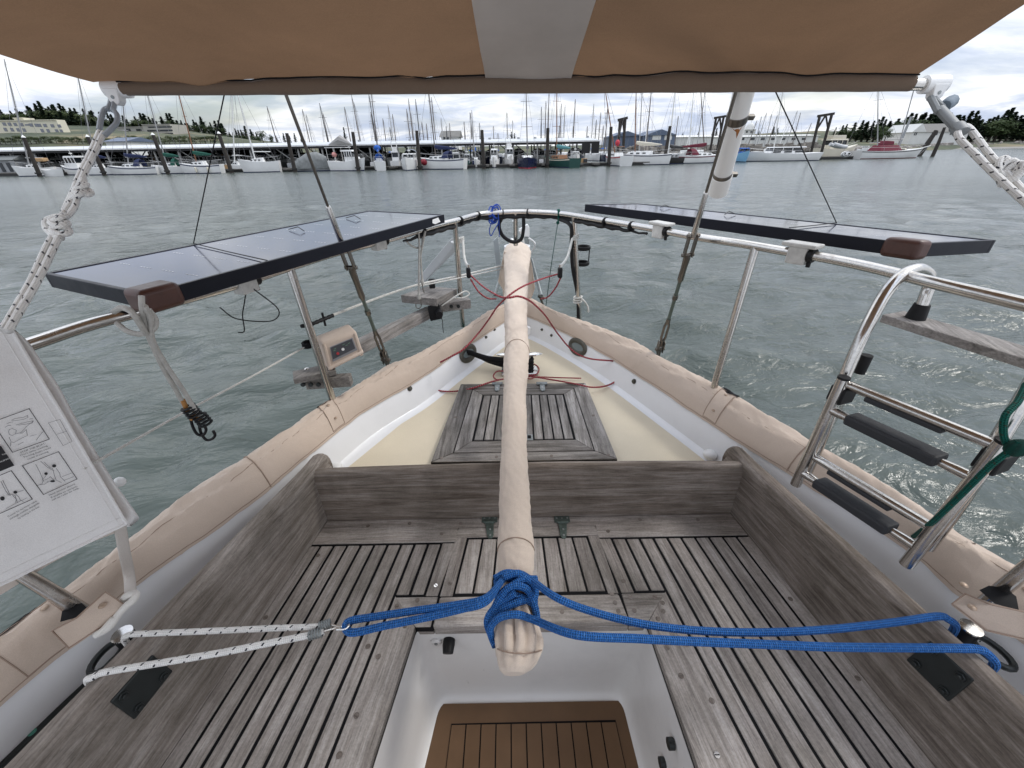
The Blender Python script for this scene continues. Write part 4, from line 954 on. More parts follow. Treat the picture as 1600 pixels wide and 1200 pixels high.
# =================================================================== TILLER
ta, tb = Vector((0.0, 0.42, 1.35)), Vector((0.0, 2.62, 1.765))
def tiller_pt(py):
    """point of the tiller axis for a picture row"""
    lo, hi = 0.0, 1.25
    def row(t):
        p = ta.lerp(tb, t); d = p-Vector((0, 0, EYE)); return 600-FPX*d.dot(up)/d.dot(fwd)
    lo, hi = -0.2, 1.4
    for _ in range(50):
        mid = (lo+hi)/2
        if row(mid) > py: lo = mid
        else: hi = mid
    return ta.lerp(tb, (lo+hi)/2)
tprof = [(386, 808, 14), (389, 808, 19), (395, 808, 21), (405, 808, 20), (420, 807, 19), (440, 807, 18.5), (470, 806, 18), (500, 806, 17.5), (530, 807, 18), (550, 808, 19.5), (575, 806, 19), (600, 805, 18), (630, 804, 18), (660, 804, 19), (700, 803, 20), (740, 803, 22), (780, 804, 24), (810, 805, 25), (840, 805, 27), (862, 806, 28), (880, 806, 28), (900, 806, 27.5), (920, 806, 24), (938, 806, 22), (955, 807, 24), (975, 808, 30), (1000, 811, 35), (1020, 811, 34), (1035, 809, 30), (1046, 806, 24), (1053, 803, 15)]
AX = []; RD = []; 
for py, px, hw in tprof:
    p = tiller_pt(py); q = aty(px, py, p.y); AX.append(Vector((q.x, p.y, p.z))); RD.append(hw*depth(p)/FPX)
def tl_at(py):
    for i in range(len(tprof)-1):
        if tprof[i][0] <= py <= tprof[i+1][0]:
            t = (py-tprof[i][0])/(tprof[i+1][0]-tprof[i][0]); return AX[i].lerp(AX[i+1], t), lerp(RD[i], RD[i+1], t)
    return AX[-1], RD[-1]
til = thing('tiller', 'long tiller wrapped in a wrinkled beige canvas sleeve, lashed with blue rope', 'tiller', (0, 0.45, 1.35))
rows = []; nseg = 56; NR = 420
for k in range(NR):
    py = 386+(1053-386)*(k/(NR-1)); p, r = tl_at(py); tdir = (tb-ta).normalized(); sx = Vector((1, 0, 0)); uz = sx.cross(tdir); uz = uz if uz.z > 0 else -uz
    dist = (p-ta).length; row = []
    for j in range(nseg):
        a = 2*pi*j/nseg
        wr_ = 0.04*mnoise.noise(Vector((cos(a)*1.6, sin(a)*1.6, dist*9)))+0.07*max(0, mnoise.noise(Vector((cos(a)*2.2+4, sin(a)*2.2, dist*22+sin(a)*3))))-0.04*max(0, 0.15-abs(mnoise.noise(Vector((cos(a)*1.5, sin(a)*1.5+7, dist*16+cos(a)*2)))))/0.15+0.02*mnoise.noise(Vector((cos(a)*5, sin(a)*5, dist*40)))
        wr_ += 0.035*mnoise.noise(Vector((cos(a)*0.8+3, sin(a)*0.8, dist*55+2.5*sin(a+dist*3))))*(1 if py > 395 else 0)
        if py > 925:
            g_ = abs(sin(a*5+0.8*mnoise.noise(Vector((dist*6, 0, 0)))))**0.6; f_ = min((py-925)/25, 1)*max(0, min(1, (1050-py)/45)); wr_ += (0.10-0.50*(1-g_))*f_
        if py < 420: wr_ += 0.03*cos(4*a)
        if py > 1000: wr_ += 0.05*sin(2*a+1)
        if 858 < py < 862: wr_ -= 0.03
        rr = r*(1+wr_); row.append(p+sx*(rr*cos(a))+uz*(rr*sin(a)*(0.85 if py > 480 else 0.6)))
    rows.append(row)
m = MB(); m.grid(rows, True); m.add(rows[0], [tuple(range(nseg))]); m.add(rows[-1], [tuple(range(nseg-1, -1, -1))]); m.obj('canvas_sleeve', CANVAS_T, til, shade_angle=180)
def ringp(py, off=0.0015, a0=0, a1=2*pi, n=30, tilt=0.0, sag=0.0):
    res = []
    for k in range(n+1):
        a = lerp(a0, a1, k/n); p, r = tl_at(py+tilt*cos(a)+sag*max(0, sin(a))); tdir = (tb-ta).normalized(); sx = Vector((1, 0, 0)); uz = Vector((0, -tdir.z, tdir.y))
        f = 0.85 if py > 480 else 0.6
        res.append(p+sx*((r+off)*cos(a))+uz*((r*f+off)*sin(a)))
    return res
m = MB(); m.tube(ringp(861, 0.001, 0, pi, 24, 0, -9), 0.0016, 5); m.tube(ringp(1012, 0.003, 0.1, pi-0.3, 24, 2, 18), 0.0016, 5); m.tube(ringp(556, 0.0015, 0.2, pi-0.2, 24, 0, -12), 0.0013, 5)
m.obj('seam', THREAD, til)
# loose flaps of the sleeve round the rudder head
for s, pts in ((-1, [(788, 392), (781, 425), (778, 440), (785, 452), (787, 470), (796, 468), (800, 430), (797, 395)]), (1, [(826, 394), (832, 418), (836, 450), (832, 462), (826, 472), (820, 468), (814, 430), (816, 395)])):
    m = MB(); q = [aty(x, y, 2.52+0.02*s+0.02*math.sin(i*2.0)) for i, (x, y) in enumerate(pts)]
    m.hexa([p+Vector((0, 0.012, 0)) for p in q], [p-Vector((0, 0.004, 0)) for p in q]); m.obj('canvas_flap', CANVAS_T, til, smooth=False, bevel=0.004)
# rudder head fittings and windvane gear behind the tiller
vane = thing('steering_gear', 'white metal steering gear with plate, bent rods and lever behind the rudder head', 'steering gear', aty(812, 386, 2.7))
VW = m_plain('white_metal', (0.70, 0.70, 0.69), 0.3, 0.2)
q = aty(808, 385, 2.68); m = MB(); m.tube([q+Vector((0, 0, -0.01)), q+Vector((0, 0, 0.004)), q+Vector((0, 0, 0.008))], [0.085, 0.085, 0.07], 28); m.obj('round_plate', VW, vane)
m = MB(); m.ball(aty(800, 380, 2.68), 0.022, 12, 8, (1, 1, 1.4)); m.tube([aty(806, 382, 2.68), aty(803, 345, 2.55)], 0.009, 10); m.obj('pivot', VW, vane)
m = MB(); m.tube(crom([aty(812, 360, 2.65), aty(816, 368, 2.66), aty(818, 378, 2.67), aty(819, 386, 2.68)], 6), 0.006, 8); m.obj('bent_rod', VW, vane)
m = MB(); m.tube(crom([aty(826, 372, 2.72), aty(833, 377, 2.73), aty(836, 382, 2.73), aty(833, 390, 2.74), aty(828, 396, 2.74)], 6), 0.006, 8); m.obj('bent_rod', VW, vane)
m = MB(); c8 = [aty(x, y, 2.74) for x, y in ((811, 358), (824, 350), (827, 355), (827, 369), (819, 369), (817, 362))]; m.hexa([p+Vector((0, 0.02, 0)) for p in c8], [p-Vector((0, 0.02, 0)) for p in c8]); m.obj('lever_head', VW, vane, smooth=False, bevel=0.003)
m = MB(); c8 = [aty(x, y, 2.75) for x, y in ((819, 370), (827, 370), (826, 384), (816, 380))]; m.hexa([p+Vector((0, 0.015, 0)) for p in c8], [p-Vector((0, 0.015, 0)) for p in c8]); m.obj('grey_block', ZINC, vane, smooth=False, bevel=0.003)
GREYBLADE = m_plain('grey_blade', (0.33, 0.36, 0.37), 0.45)
m = MB(); c8 = [aty(x, y, 2.78) for x, y in ((771, 376), (778, 369), (782, 400), (783, 432), (779, 450), (776, 420))]; m.hexa([p+Vector((0, 0.008, 0)) for p in c8], [p-Vector((0, 0.008, 0)) for p in c8]); m.obj('blade', GREYBLADE, vane, smooth=False, bevel=0.002)
for pts in ([(783, 432), (778, 445), (773, 462)], [(830, 404), (837, 430), (844, 455), (846, 462)]):
    m = MB(); m.tube([aty(x, y, 2.7-0.05*i) for i, (x, y) in enumerate(pts)], 0.011, 10); m.obj('strut', ZINC, vane)
m = MB(); m.tube([aty(841, 462, 2.6), aty(850, 466, 2.6)], 0.012, 8); m.tube([aty(843, 462, 2.6), aty(850, 480, 2.6)], 0.008, 8); m.obj('strut_foot', BRONZE, vane)

# =================================================================== ROPES
def rope(name, pts, r, mat, label, cat='rope', n=10, seg=8, parent=None, group=None):
    m = MB()
    for p in (pts if isinstance(pts[0], list) else [pts]): m.tube(crom(p, n), r, seg)
    o = m.obj(name, mat, parent, shade_angle=180)
    return tag(o, label, cat, group) if parent is None else o
Z = lambda l: [atz(*p) for p in l]
tc_, tr_ = tl_at(935)
# blue lashing: turns round the tiller, doubled loop to port, two parts to starboard
turns = []
for py, off, til_, sg_ in ((915, 0.006, 5, 1), (927, 0.008, -8, 1), (940, 0.008, 9, 1), (952, 0.010, -11, 1)):
    turns.append(ringp(py, off, -0.6, 2*pi-0.6, 26, til_))
top = lambda py, dx=0, h=0.02: (lambda pr: pr[0]+Vector((dx, 0, pr[1]*0.85+h)))(tl_at(py))
ks = [top(918, -0.05, 0.004), top(914, -0.02, 0.014), top(922, 0.02, 0.018), top(936, 0.045, 0.010), top(952, 0.04, -0.002)]
ks2 = [top(960, -0.052, -0.01), top(945, -0.03, 0.02), top(938, 0.0, 0.028), top(943, 0.03, 0.018), top(965, 0.045, -0.02), top(985, 0.042, -0.05)]
ks3 = [top(972, -0.06, -0.03), top(950, -0.035, 0.014), top(928, 0.01, 0.020), top(920, 0.05, 0.005)]
yk = tl_at(935)[0].z
sb1 = [top(924, -0.03, 0.024), top(918, 0.005, 0.024), top(921, 0.035, 0.008)]+Z([(870, 934, 1.475), (930, 957, 1.45), (1010, 976, 1.44), (1100, 986, 1.43), (1200, 988, 1.42), (1300, 983, 1.415), (1400, 972, 1.412), (1465, 963, 1.41)])
qz = atz(1482, 968, 1.405); sb1 += [qz, qz+Vector((0.022, -0.004, -0.02)), qz+Vector((0.03, -0.006, -0.07)), qz+Vector((0.03, -0.006, -0.11))]
sb2 = [top(1000, -0.055, -0.055), top(990, -0.062, -0.02), top(982, -0.04, 0.005), top(981, 0.0, 0.014), top(984, 0.04, -0.004)]+Z([(900, 992, 1.455), (1000, 998, 1.44), (1100, 1003, 1.43), (1200, 1007, 1.42), (1300, 1011, 1.415), (1400, 1012, 1.41), (1500, 1013, 1.408), (1525, 1014, 1.407)])
qz = atz(1540, 1019, 1.402); sb2 += [qz, qz+Vector((0.018, -0.012, -0.02)), qz+Vector((0.024, -0.012, -0.06)), qz+Vector((0.024, -0.012, -0.11))]
lp = [top(922, -0.03, 0.012)]+Z([(760, 934, 1.48), (720, 944, 1.47), (650, 954, 1.46), (590, 963, 1.452), (552, 969, 1.448), (541, 975, 1.447), (542, 985, 1.446), (556, 988, 1.448), (600, 978, 1.452), (660, 966, 1.458), (720, 952, 1.468), (758, 941, 1.478)])+[top(930, -0.04, 0.01)]
tail = [top(948, 0.0, 0.026), top(958, -0.045, 0.0), top(975, -0.068, -0.02), top(992, -0.062, -0.04)]+Z([(774, 1010, 1.36)])
blue = thing('blue_lashing', 'thick blue braided rope lashing the tiller, led across to the starboard coaming', 'rope', tuple(tc_))
m = MB(); 
for t in turns: m.tube(t, 0.0088, 10)
for t in (ks, ks2, ks3): m.tube(crom(t, 8), 0.0088, 10)
m.obj('knot', R_BLUE, blue, shade_angle=180)
rope('line', sb1, 0.0078, R_BLUE, None, parent=blue, seg=12); rope('line', sb2, 0.0082, R_BLUE, None, parent=blue, seg=12); rope('loop', lp, 0.0078, R_BLUE, None, parent=blue, seg=12); rope('tail', tail, 0.0078, R_BLUE, None, parent=blue, seg=12)
# white shock cord hooked into the blue loop, led over the port coaming
wc = thing('shock_cord', 'white shock cord with black flecks hooked to the blue rope, doubled over the port coaming', 'cord', atz(300, 1000, 1.41))
q1 = atz(203, 992, 1.40); q2 = atz(146, 1058, 1.40)
rope('cord', [q1+Vector((-0.022, 0, -0.09)), q1+Vector((-0.022, 0.0, -0.02)), q1]+Z([(230, 990, 1.408), (330, 986, 1.42), (420, 982, 1.43), (500, 979, 1.44), (512, 976, 1.44)]), 0.0062, R_WHITE, None, parent=wc, seg=10)
rope('cord', [q2+Vector((-0.022, 0, -0.09)), q2+Vector((-0.02, 0.0, -0.016)), q2]+Z([(165, 1050, 1.408), (250, 1036, 1.418), (350, 1019, 1.428), (430, 1003, 1.436), (492, 991, 1.44), (506, 987, 1.44)]), 0.0066, R_WHITE, None, parent=wc, seg=10)
for a, c in (((500, 979), (515, 974)), ((484, 993), (502, 988))):
    A_, B_ = atz(*a, 1.441), atz(*c, 1.441); m = MB(); d = (B_-A_); n = 5
    for k in range(n): 
        cc = A_+d*(k/(n-1)); dn = d.normalized(); s1 = dn.orthogonal().normalized(); s2 = dn.cross(s1); m.tube([cc+s1*(0.0085*cos(a_))+s2*(0.0085*sin(a_)) for a_ in [2*pi*j/12 for j in range(12)]], 0.002, 5, closed=True)
    m.obj('coil_clamp', ZINC, wc)
m = MB(); m.tube(crom(Z([(500, 988, 1.441), (522, 982, 1.445), (538, 978, 1.448), (546, 977, 1.456), (540, 983, 1.452), (526, 984, 1.446)]), 6), 0.0022, 6); m.tube(crom(Z([(512, 975, 1.441), (524, 978, 1.445), (532, 980, 1.448)]), 5), 0.002, 6); m.obj('hook', STEEL, wc)
# red control lines
tz = lambda py: tl_at(py)[0].z+tl_at(py)[1]*0.65+0.006
red = [[atz(733, 428, 1.75), atz(755, 448, 1.74), atz(780, 463, 1.78), atz(795, 465, 1.80), atz(808, 463, 1.80), atz(820, 466, 1.79)]+Z([(833, 474, 1.74), (852, 493, 1.64), (872, 522, 1.50), (895, 548, 1.42), (920, 560, 1.37), (958, 564, 1.36)]),
       [atz(876, 427, 1.74), atz(855, 433, 1.76), atz(835, 440, 1.79), atz(818, 447, 1.81), atz(803, 456, 1.805), atz(788, 468, 1.78)]+Z([(775, 482, 1.70), (763, 500, 1.60), (748, 520, 1.53), (725, 545, 1.49), (705, 557, 1.46), (688, 566, 1.42)]),
       [atz(735, 436, 1.74), atz(748, 456, 1.68), atz(762, 466, 1.62), atz(775, 467, 1.6)], [atz(876, 434, 1.73), atz(868, 450, 1.66), atz(856, 464, 1.60), atz(845, 467, 1.57)],
       [atz(653, 590, 1.33), atz(665, 604, 1.29), atz(690, 611, 1.265), atz(715, 611, 1.268), atz(740, 606, 1.292), atz(770, 596, 1.295), atz(800, 590, 1.285), atz(825, 588, 1.28), atz(860, 593, 1.28), atz(900, 600, 1.295), atz(925, 605, 1.292), atz(950, 602, 1.268), atz(970, 590, 1.29), atz(980, 580, 1.33)]]
rl = thing('red_lines', 'thin red control lines crossing over the tiller and lying on the after deck', 'line', atz(800, 592, ZD))
for p in red: rope('line', p, 0.0043, R_RED, None, parent=rl, seg=6)
kn = Z([(790, 592, 1.28), (776, 593, 1.275), (771, 587, 1.275), (778, 580, 1.28), (795, 581, 1.285), (815, 584, 1.285), (826, 586, 1.285), (838, 585, 1.28), (842, 576, 1.285), (834, 569, 1.29), (824, 574, 1.29), (820, 586, 1.285), (828, 592, 1.283), (840, 589, 1.28), (870, 590, 1.27), (908, 591, 1.268)])
rope('bow_knot', kn, 0.0038, R_RED, None, parent=rl, seg=6)
m = MB(); q = atz(824, 587, 1.29); m.ball(q, 0.011, 10, 6, (1, 1, 0.8)); m.obj('knot', R_RED, rl)
for px, py, z in ((978, 577, 1.34), (652, 588, 1.34)): 
    m = MB(); q = atz(px, py, z); m.box(q, (0.022, 0.014, 0.034)); m.obj('fairlead', BLACKP, rl, bevel=0.004)
# blocks and their lashings on the two posts
for (bx, by), postp, px_p, lab in (((732, 426), pL2, 717, 'small black block lashed with white cord to the port stern post'), ((875, 426), pR2, 896, 'small black block lashed with white cord to the starboard stern post')):
    zb = 1.77; q = atz(bx, by, zb); blk = thing('block', lab, 'block', tuple(q)); hgt = 1.84
    m = MB(); m.box(q, (0.022, 0.03, 0.055), ax=(1, 0.2, 0), ay=(0, 1, 0)); m.obj('cheek', BLACKP, blk, bevel=0.009, seg=3)
    s_ = -1 if bx < 800 else 1; pp = Vector((postp.x, postp.y, 0)); tp = rail_at(px_p); lp_ = postp.lerp(tp, (1.90-1.46)/(tp.z-1.46))
    m = MB(); mid = q.lerp(lp_, 0.5)+Vector((0, 0, -0.01)); m.tube(crom([q+Vector((0, 0, 0.027)), mid, lp_+Vector((-s_*0.014, -0.01, 0))], 6), 0.0065, 8)
    for k in range(3): m.tube([lp_+Vector((0.018*cos(a), 0.018*sin(a), 0.009*(k-1)+0.006*cos(a))) for a in [2*pi*j/14 for j in range(14)]], 0.0042, 6, closed=True)
    m.obj('lashing', R_PLAIN, blk); m = MB(); m.tube([q+Vector((0, 0, 0.026)), q+Vector((0, 0, 0.042))], 0.007, 8); m.obj('shackle', STEEL, blk)
m = MB(); q = postq = pR2.lerp(rail_at(897), 0.12)
for k in range(3): m.tube([q+Vector((0.023*cos(a)-0.006, 0.023*sin(a), 0.014*k+0.003*cos(a))) for a in [2*pi*j/16 for j in range(16)]], 0.0048, 6, closed=True)
m.tube(crom([q+Vector((0.01, -0.022, 0.028)), q+Vector((0.03, -0.03, 0.01)), q+Vector((0.05, -0.03, -0.02)), q+Vector((0.058, -0.03, -0.055))], 5), 0.0048, 6)
tag(m.obj('cord_wrap', R_PLAIN), 'white cord hitched low round the starboard stern post, short tail hanging', 'cord')
# blue tangle and green line on the stern rail
q = rail_at(771); m = MB()
for k in range(9):
    a0 = random.random()*6; rad = 0.016+0.008*random.random(); cx_ = q+Vector((random.uniform(-0.018, 0.02), 0, random.uniform(-0.03, 0.012)))
    m.tube(crom([cx_+Vector((rad*cos(a0+j)*1.0, rad*0.7*sin(a0*1.3+j*1.2), rad*1.5*sin(a0+j))) for j in range(6)], 5, True), 0.0034, 6, closed=True)
m.tube(crom([q+Vector((0.02, -0.01, 0)), q+Vector((0.02, -0.012, -0.05)), q+Vector((-0.005, -0.012, -0.09)), q+Vector((-0.025, -0.012, -0.12)), q+Vector((-0.032, -0.012, -0.09)), q+Vector((-0.015, -0.01, -0.04)), q+Vector((0.0, -0.01, -0.01))], 6), 0.003, 6)
m.tube(crom([q+Vector((0.02, -0.01, 0)), q+Vector((0.024, -0.012, -0.06)), q+Vector((0.022, 0.0, -0.13))], 6), 0.0022, 5)
tag(m.obj('blue_cord_tangle', R_ROPE_B), 'tangle of thin bright blue cord tied on the stern rail', 'cord')
q = rail_at(872); m = MB()
for k in range(3): m.tube([q+Vector((0.004*k-0.004, 0.018*cos(a), 0.019*sin(a))) for a in [2*pi*j/14 for j in range(14)]], 0.0032, 6, closed=True)
m.ball(q+Vector((-0.003, -0.012, -0.045)), 0.009, 8, 6); m.tube([q+Vector((0, -0.014, -0.015)), q+Vector((-0.002, -0.014, -0.045))], 0.004, 6)
g1 = tag(m.obj('green_hitch', R_GREEN), 'green line hitched on the stern rail, dark tail running down to the stern', 'line')
MB().tube(crom([q+Vector((-0.003, -0.012, -0.045)), atz(862, 410, 1.78), atz(858, 440, 1.66), atz(853, 478, 1.52)], 8), 0.0022, 6).obj('tail', m_plain('dark_green_line', (0.02, 0.06, 0.05), 0.7), g1)
# =================================================================== BACKSTAYS
def backstay(b2, t2, ybase, rows_, label, s):
    """b2/t2: ends; rows_: picture rows where the fittings change"""
    th = thing('backstay', label, 'backstay', tuple(b2)); d = (t2-b2)
    def at(py):
        lo, hi = -0.05, 1.2
        for _ in range(50):
            mid = (lo+hi)/2; p = b2+d*mid; q = p-Vector((0, 0, EYE)); r_ = 600-FPX*q.dot(up)/q.dot(fwd)
            if r_ > py: lo = mid
            else: hi = mid
        return b2+d*((lo+hi)/2)
    dn = d.normalized(); r = rows_; sx = Vector((1, 0, 0)); sx = (sx-dn*sx.dot(dn)).normalized(); sy = dn.cross(sx)
    m = MB(); m.tube([at(r['wire']), b2+d*9.5], 0.0045, 8); m.obj('wire', STEEL_OLD, th)
    A_, B_ = at(r['fork']), at(r['wire']); m = MB(); m.tube([A_, A_.lerp(B_, 0.12), A_.lerp(B_, 0.97), B_], [0.011, 0.0095, 0.0085, 0.006], 12); m.obj('terminal', STEEL, th)
    A_, B_ = at(r['tog']), at(r['fork']); m = MB()
    for o_ in (-0.013, 0.013): 
        c = A_.lerp(B_, 0.5)+sx*o_; m.box(c, ((B_-A_).length*1.15, 0.005, 0.024), ax=dn, ay=sx)
    for p in (A_, B_): m.tube([p-sx*0.022, p+sx*0.022], 0.0075, 10)
    m.obj('toggle', STEEL_OLD, th, bevel=0.0015)
    A_, B_ = at(r['bodyb']), at(r['tog']); m = MB(); m.tube([A_, A_.lerp(B_, 0.1), A_.lerp(B_, 0.5), A_.lerp(B_, 0.9), B_], [0.008, 0.012, 0.011, 0.013, 0.010], 10); m.obj('upper_socket', STEEL_OLD, th)
    A_, B_ = at(r['bodya']), at(r['bodyb']); m = MB(); m.tube([A_, B_], 0.0072, 10); o = m.obj('screw', m_plain('threaded_rod', (0.12, 0.15, 0.13), 0.5, 0.5) if 'threaded_rod' not in bpy.data.materials else bpy.data.materials['threaded_rod'], th)
    c = A_.lerp(B_, 0.62); m = MB(); m.tube([c-dn*0.012, c+dn*0.012], 0.0115, 6); m.obj('lock_nut', STEEL_OLD, th, smooth=False, bevel=0.001)
    A_, B_ = at(r['base']), at(r['bodya']); m = MB()
    for o_ in (-0.0095, 0.0095): m.tube([A_.lerp(B_, 0.25)+sx*o_*0.4, A_.lerp(B_, 0.4)+sx*o_, A_.lerp(B_, 0.8)+sx*o_, A_.lerp(B_, 0.95)+sx*o_*0.4], 0.0055, 8)
    m.tube([A_.lerp(B_, 0.9), B_+dn*0.008], [0.010, 0.009], 10); m.tube([A_.lerp(B_, 0.12), A_.lerp(B_, 0.34)], 0.009, 10); m.obj('turnbuckle', STEEL_OLD, th)
    m = MB()
    for o_ in (-0.012, 0.012): m.box(A_.lerp(B_, 0.08)+sx*o_, (0.075, 0.005, 0.026), ax=dn, ay=sx)
    m.tube([A_-sx*0.022, A_+sx*0.022], 0.008, 10); m.box(A_-dn*0.05, (0.11, 0.007, 0.03), ax=dn, ay=sx); m.obj('chain_plate', STEEL_OLD, th, bevel=0.0015)
    return th, at, sx, sy, dn
bsL = backstay(atz(604, 566, 1.46), aty(445, 143, 1.22), 0, dict(wire=322, fork=385, tog=418, bodyb=468, bodya=518, base=562), 'port backstay wire with rusty turnbuckle crossing in front of the port solar panel', -1)
bsR = backstay(atz(1030, 549, 1.46), aty(1150, 143, 1.26), 0, dict(wire=300, fork=368, tog=398, bodyb=440, bodya=500, base=545), 'starboard backstay wire with the white tube clamped beside it', 1)
# PVC tube clamped on the starboard backstay
pt = thing('storage_tube', 'white plastic tube with rust stains clamped to the starboard backstay', 'tube', tuple(aty(1122, 290, 1.3)))
A_, B_ = aty(1123, 296, 1.46), aty(1163, 140, 1.28); dn = (B_-A_).normalized(); rT = 13.5*depth(A_.lerp(B_, 0.3))/FPX
B2_ = A_+dn*0.95
m = MB(); m.tube([A_+dn*0.01, B2_], rT, 28); m.obj('tube_body', PVC, pt)
m = MB(); m.tube([A_-dn*0.012, A_-dn*0.010, A_+dn*0.055, A_+dn*0.056], [rT*0.96, rT*1.13, rT*1.13, rT*1.02], 28); m.obj('end_cap', PVC, pt)
for py, k in ((268, 0), (176, 1)):
    lo = A_.lerp(B_, (296-py)/156); m = MB(); m.tube([lo-dn*0.011, lo+dn*0.011], rT*1.07, 28); sd = Vector((1, 0.1, 0)).normalized()
    m.box(lo+sd*(rT+0.010), (0.024, 0.012, 0.012), ax=sd, ay=dn); c = m.obj('hose_clamp', STEEL_OLD, pt, bevel=0.001)
    # rust runs below the clamp
    m = MB(); tri = []; vd = (Vector((0, 0, EYE))-lo).normalized(); vd = (vd-dn*vd.dot(dn)).normalized(); wd = dn.cross(vd); rr = rT*1.012
    g_ = [(-0.7, -0.012), (0.35, -0.012), (0.1, -0.018), (-0.15, -0.024), (-0.35, -0.045), (-0.5, -0.022)]
    off = 0.0 if k == 0 else -0.0
    m.add([lo+dn*z_+vd*(rr*cos(a_-0.1))+wd*(-rr*sin(a_-0.1)) for a_, z_ in g_]+[lo+dn*-0.016+vd*rr*1.004*cos(-0.3)-wd*rr*sin(-0.3)], [(6, i, (i+1) % 6) for i in range(6)])
    m.obj('rust_run', RUST, pt)

# =================================================================== LADDER (starboard)
lad = thing('boarding_ladder', 'folded stainless boarding ladder hooked over the starboard rail, black treads', 'ladder', (1.0, 0.8, 1.35))
e_l = Vector((0.95, 0.98, 0)); e_r = Vector((1.05, 0.66, 0)); ed = (e_r-e_l).normalized(); od = Vector((-ed.y, ed.x, 0)); od = od if od.x > 0 else -od
LK = 0.865; YLl, YLr = 0.98*LK, 0.66*LK
lt_, lb_ = aty(1318, 592, YLl), aty(1243, 757, YLl); rt_, rb_ = aty(1568, 692, YLr), aty(1416, 882, YLr)
hk_ = [aty(x, y, Y) for x, y, Y in ((1262, 735, 0.865), (1290, 672, 0.865), (1312, 610, 0.87), (1332, 560, 0.88), (1356, 508, 0.90), (1384, 458, 0.93), (1410, 430, 0.955), (1434, 420, 0.975), (1450, 428, 0.99), (1452, 445, 0.995), (1446, 462, 0.99), (1440, 478, 0.985))]
for a, c in ((lt_, lb_), (rt_, rb_)):
    m = MB(); m.tube([c, a], 0.0135, 16); o = m.obj('side_tube', STEEL, lad); MB().tube([a, a+(a-c).normalized()*0.006], 0.0135, 16).obj('cap', BLACKP, o)
    sh = od*0.030
    hoop = [p+(a-lt_) for p in hk_]
    m = MB(); m.tube(crom(hoop, 8), 0.0135, 16); m.obj('hook_tube', STEEL, lad)
    q = hoop[-1]; m = MB(); m.tube([q+Vector((0, 0, -0.035)), q+Vector((0, 0, 0.005))], [0.022, 0.017], 14); m.obj('boot', BLACKP, lad)
    for f, k in ((0.17, 1), (0.0, 0)):
        q = a.lerp(c, 0.13 if k else -0.16)+od*0.02; m = MB(); m.box(q, (0.05, 0.036, 0.045), ax=od); 
        if k: m.obj('clamp_block', BLACKP, lad, smooth=False, bevel=0.004)
    q = a.lerp(c, 0.42)+od*0.036; m = MB(); m.box(q+Vector((0, 0, 0.03)), (0.004, 0.022, 0.12), ax=ed); m.obj('latch_strap', STEEL, lad, bevel=0.001); MB().disc(q+Vector((0, 0, -0.02))+ed*0.0, -ed, 0.009, 0.012).obj('latch_pin', STEEL, lad)
q = aty(1350, 566, 0.89); m = MB(); m.tube([q+Vector((0, 0, -0.03)), q+Vector((0, 0, 0.02))], 0.013, 12); m.obj('plug', BLACKP, lad)
for k, (f0, tread, dy) in enumerate(((0.045, 0, 0), (0.255, 1, 0.0), (0.70, 0, 0), (0.86, 1, 0))):
    a = lt_.lerp(lb_, f0); c = rt_.lerp(rb_, f0*0.98); m = MB()
    off = od*(0.0 if tread else 0.012)
    a2, c2 = a+off, c+off
    if not tread: m.tube([a2, c2], 0.0115, 14)
    else:
        m.tube([a2, a2.lerp(c2, 0.10), a2.lerp(c2, 0.18), a2.lerp(c2, 0.80), a2.lerp(c2, 0.9), c2], [0.0115, 0.011, 0.009, 0.009, 0.011, 0.0115], 12, up=(0, 0, 1))
    o = m.obj('rung', STEEL, lad)
    m = MB(); u0, u1 = (0.17, 0.81) if tread else (0.20, 0.72)
    p0, p1 = a2.lerp(c2, u0), a2.lerp(c2, u1); 
    if tread: m.box(p0.lerp(p1, 0.5)+Vector((0, 0, 0.003)), ((p1-p0).length, 0.046, 0.026), ax=p1-p0)
    else: m.box(p0.lerp(p1, 0.5)+Vector((0, 0, -0.012))+od*0.004, ((p1-p0).length, 0.034, 0.012), ax=p1-p0)
    m.obj('tread', m_plain('black_rubber_tread', (0.025, 0.027, 0.031), 0.65, scale=120, bump=0.3) if 'black_rubber_tread' not in bpy.data.materials else bpy.data.materials['black_rubber_tread'], o, smooth=False, bevel=0.006 if tread else 0.003)
sb_ = thing('outboard_step', 'weathered wooden step board held outside the starboard rail by the ladder feet', 'step board', (1.1, 0.8, 1.9))
c0_ = hk_[-1]+Vector((-0.02, 0.045, -0.045)); c1_ = c0_+ed*0.85; m = MB(); m.box(c0_.lerp(c1_, 0.5), ((c1_-c0_).length, 0.085, 0.022), ax=ed); m.obj('board', WOOD_G, sb_, smooth=False, bevel=0.003)
# green line on the ladder
gl = [aty(1604, 600, 0.60), aty(1590, 628, 0.57), aty(1571, 650, 0.555), aty(1568, 678, 0.545), aty(1577, 700, 0.54), aty(1590, 702, 0.54)]
g2 = [aty(1592, 690, 0.53), aty(1575, 706, 0.53), aty(1545, 730, 0.53), aty(1500, 775, 0.54), aty(1455, 817, 0.57), atz(1420, 843, 1.36), atz(1390, 858, 1.30), atz(1362, 866, 1.262)]
g3 = [aty(1570, 712, 0.53), aty(1585, 700, 0.53), aty(1598, 695, 0.53), aty(1612, 690, 0.53)]
g4 = [atz(1425, 925, 1.275), atz(1445, 932, 1.27), atz(1470, 943, 1.27), atz(1490, 955, 1.28), atz(1510, 975, 1.30), atz(1535, 1003, 1.30)]
gt = thing('green_line', 'green line tied round the ladder and trailing down to the starboard side deck', 'rope', tuple(gl[0]))
for p in (gl, g2, g3, g4): rope('line', p, 0.0052, R_GREEN, None, parent=gt, seg=8)
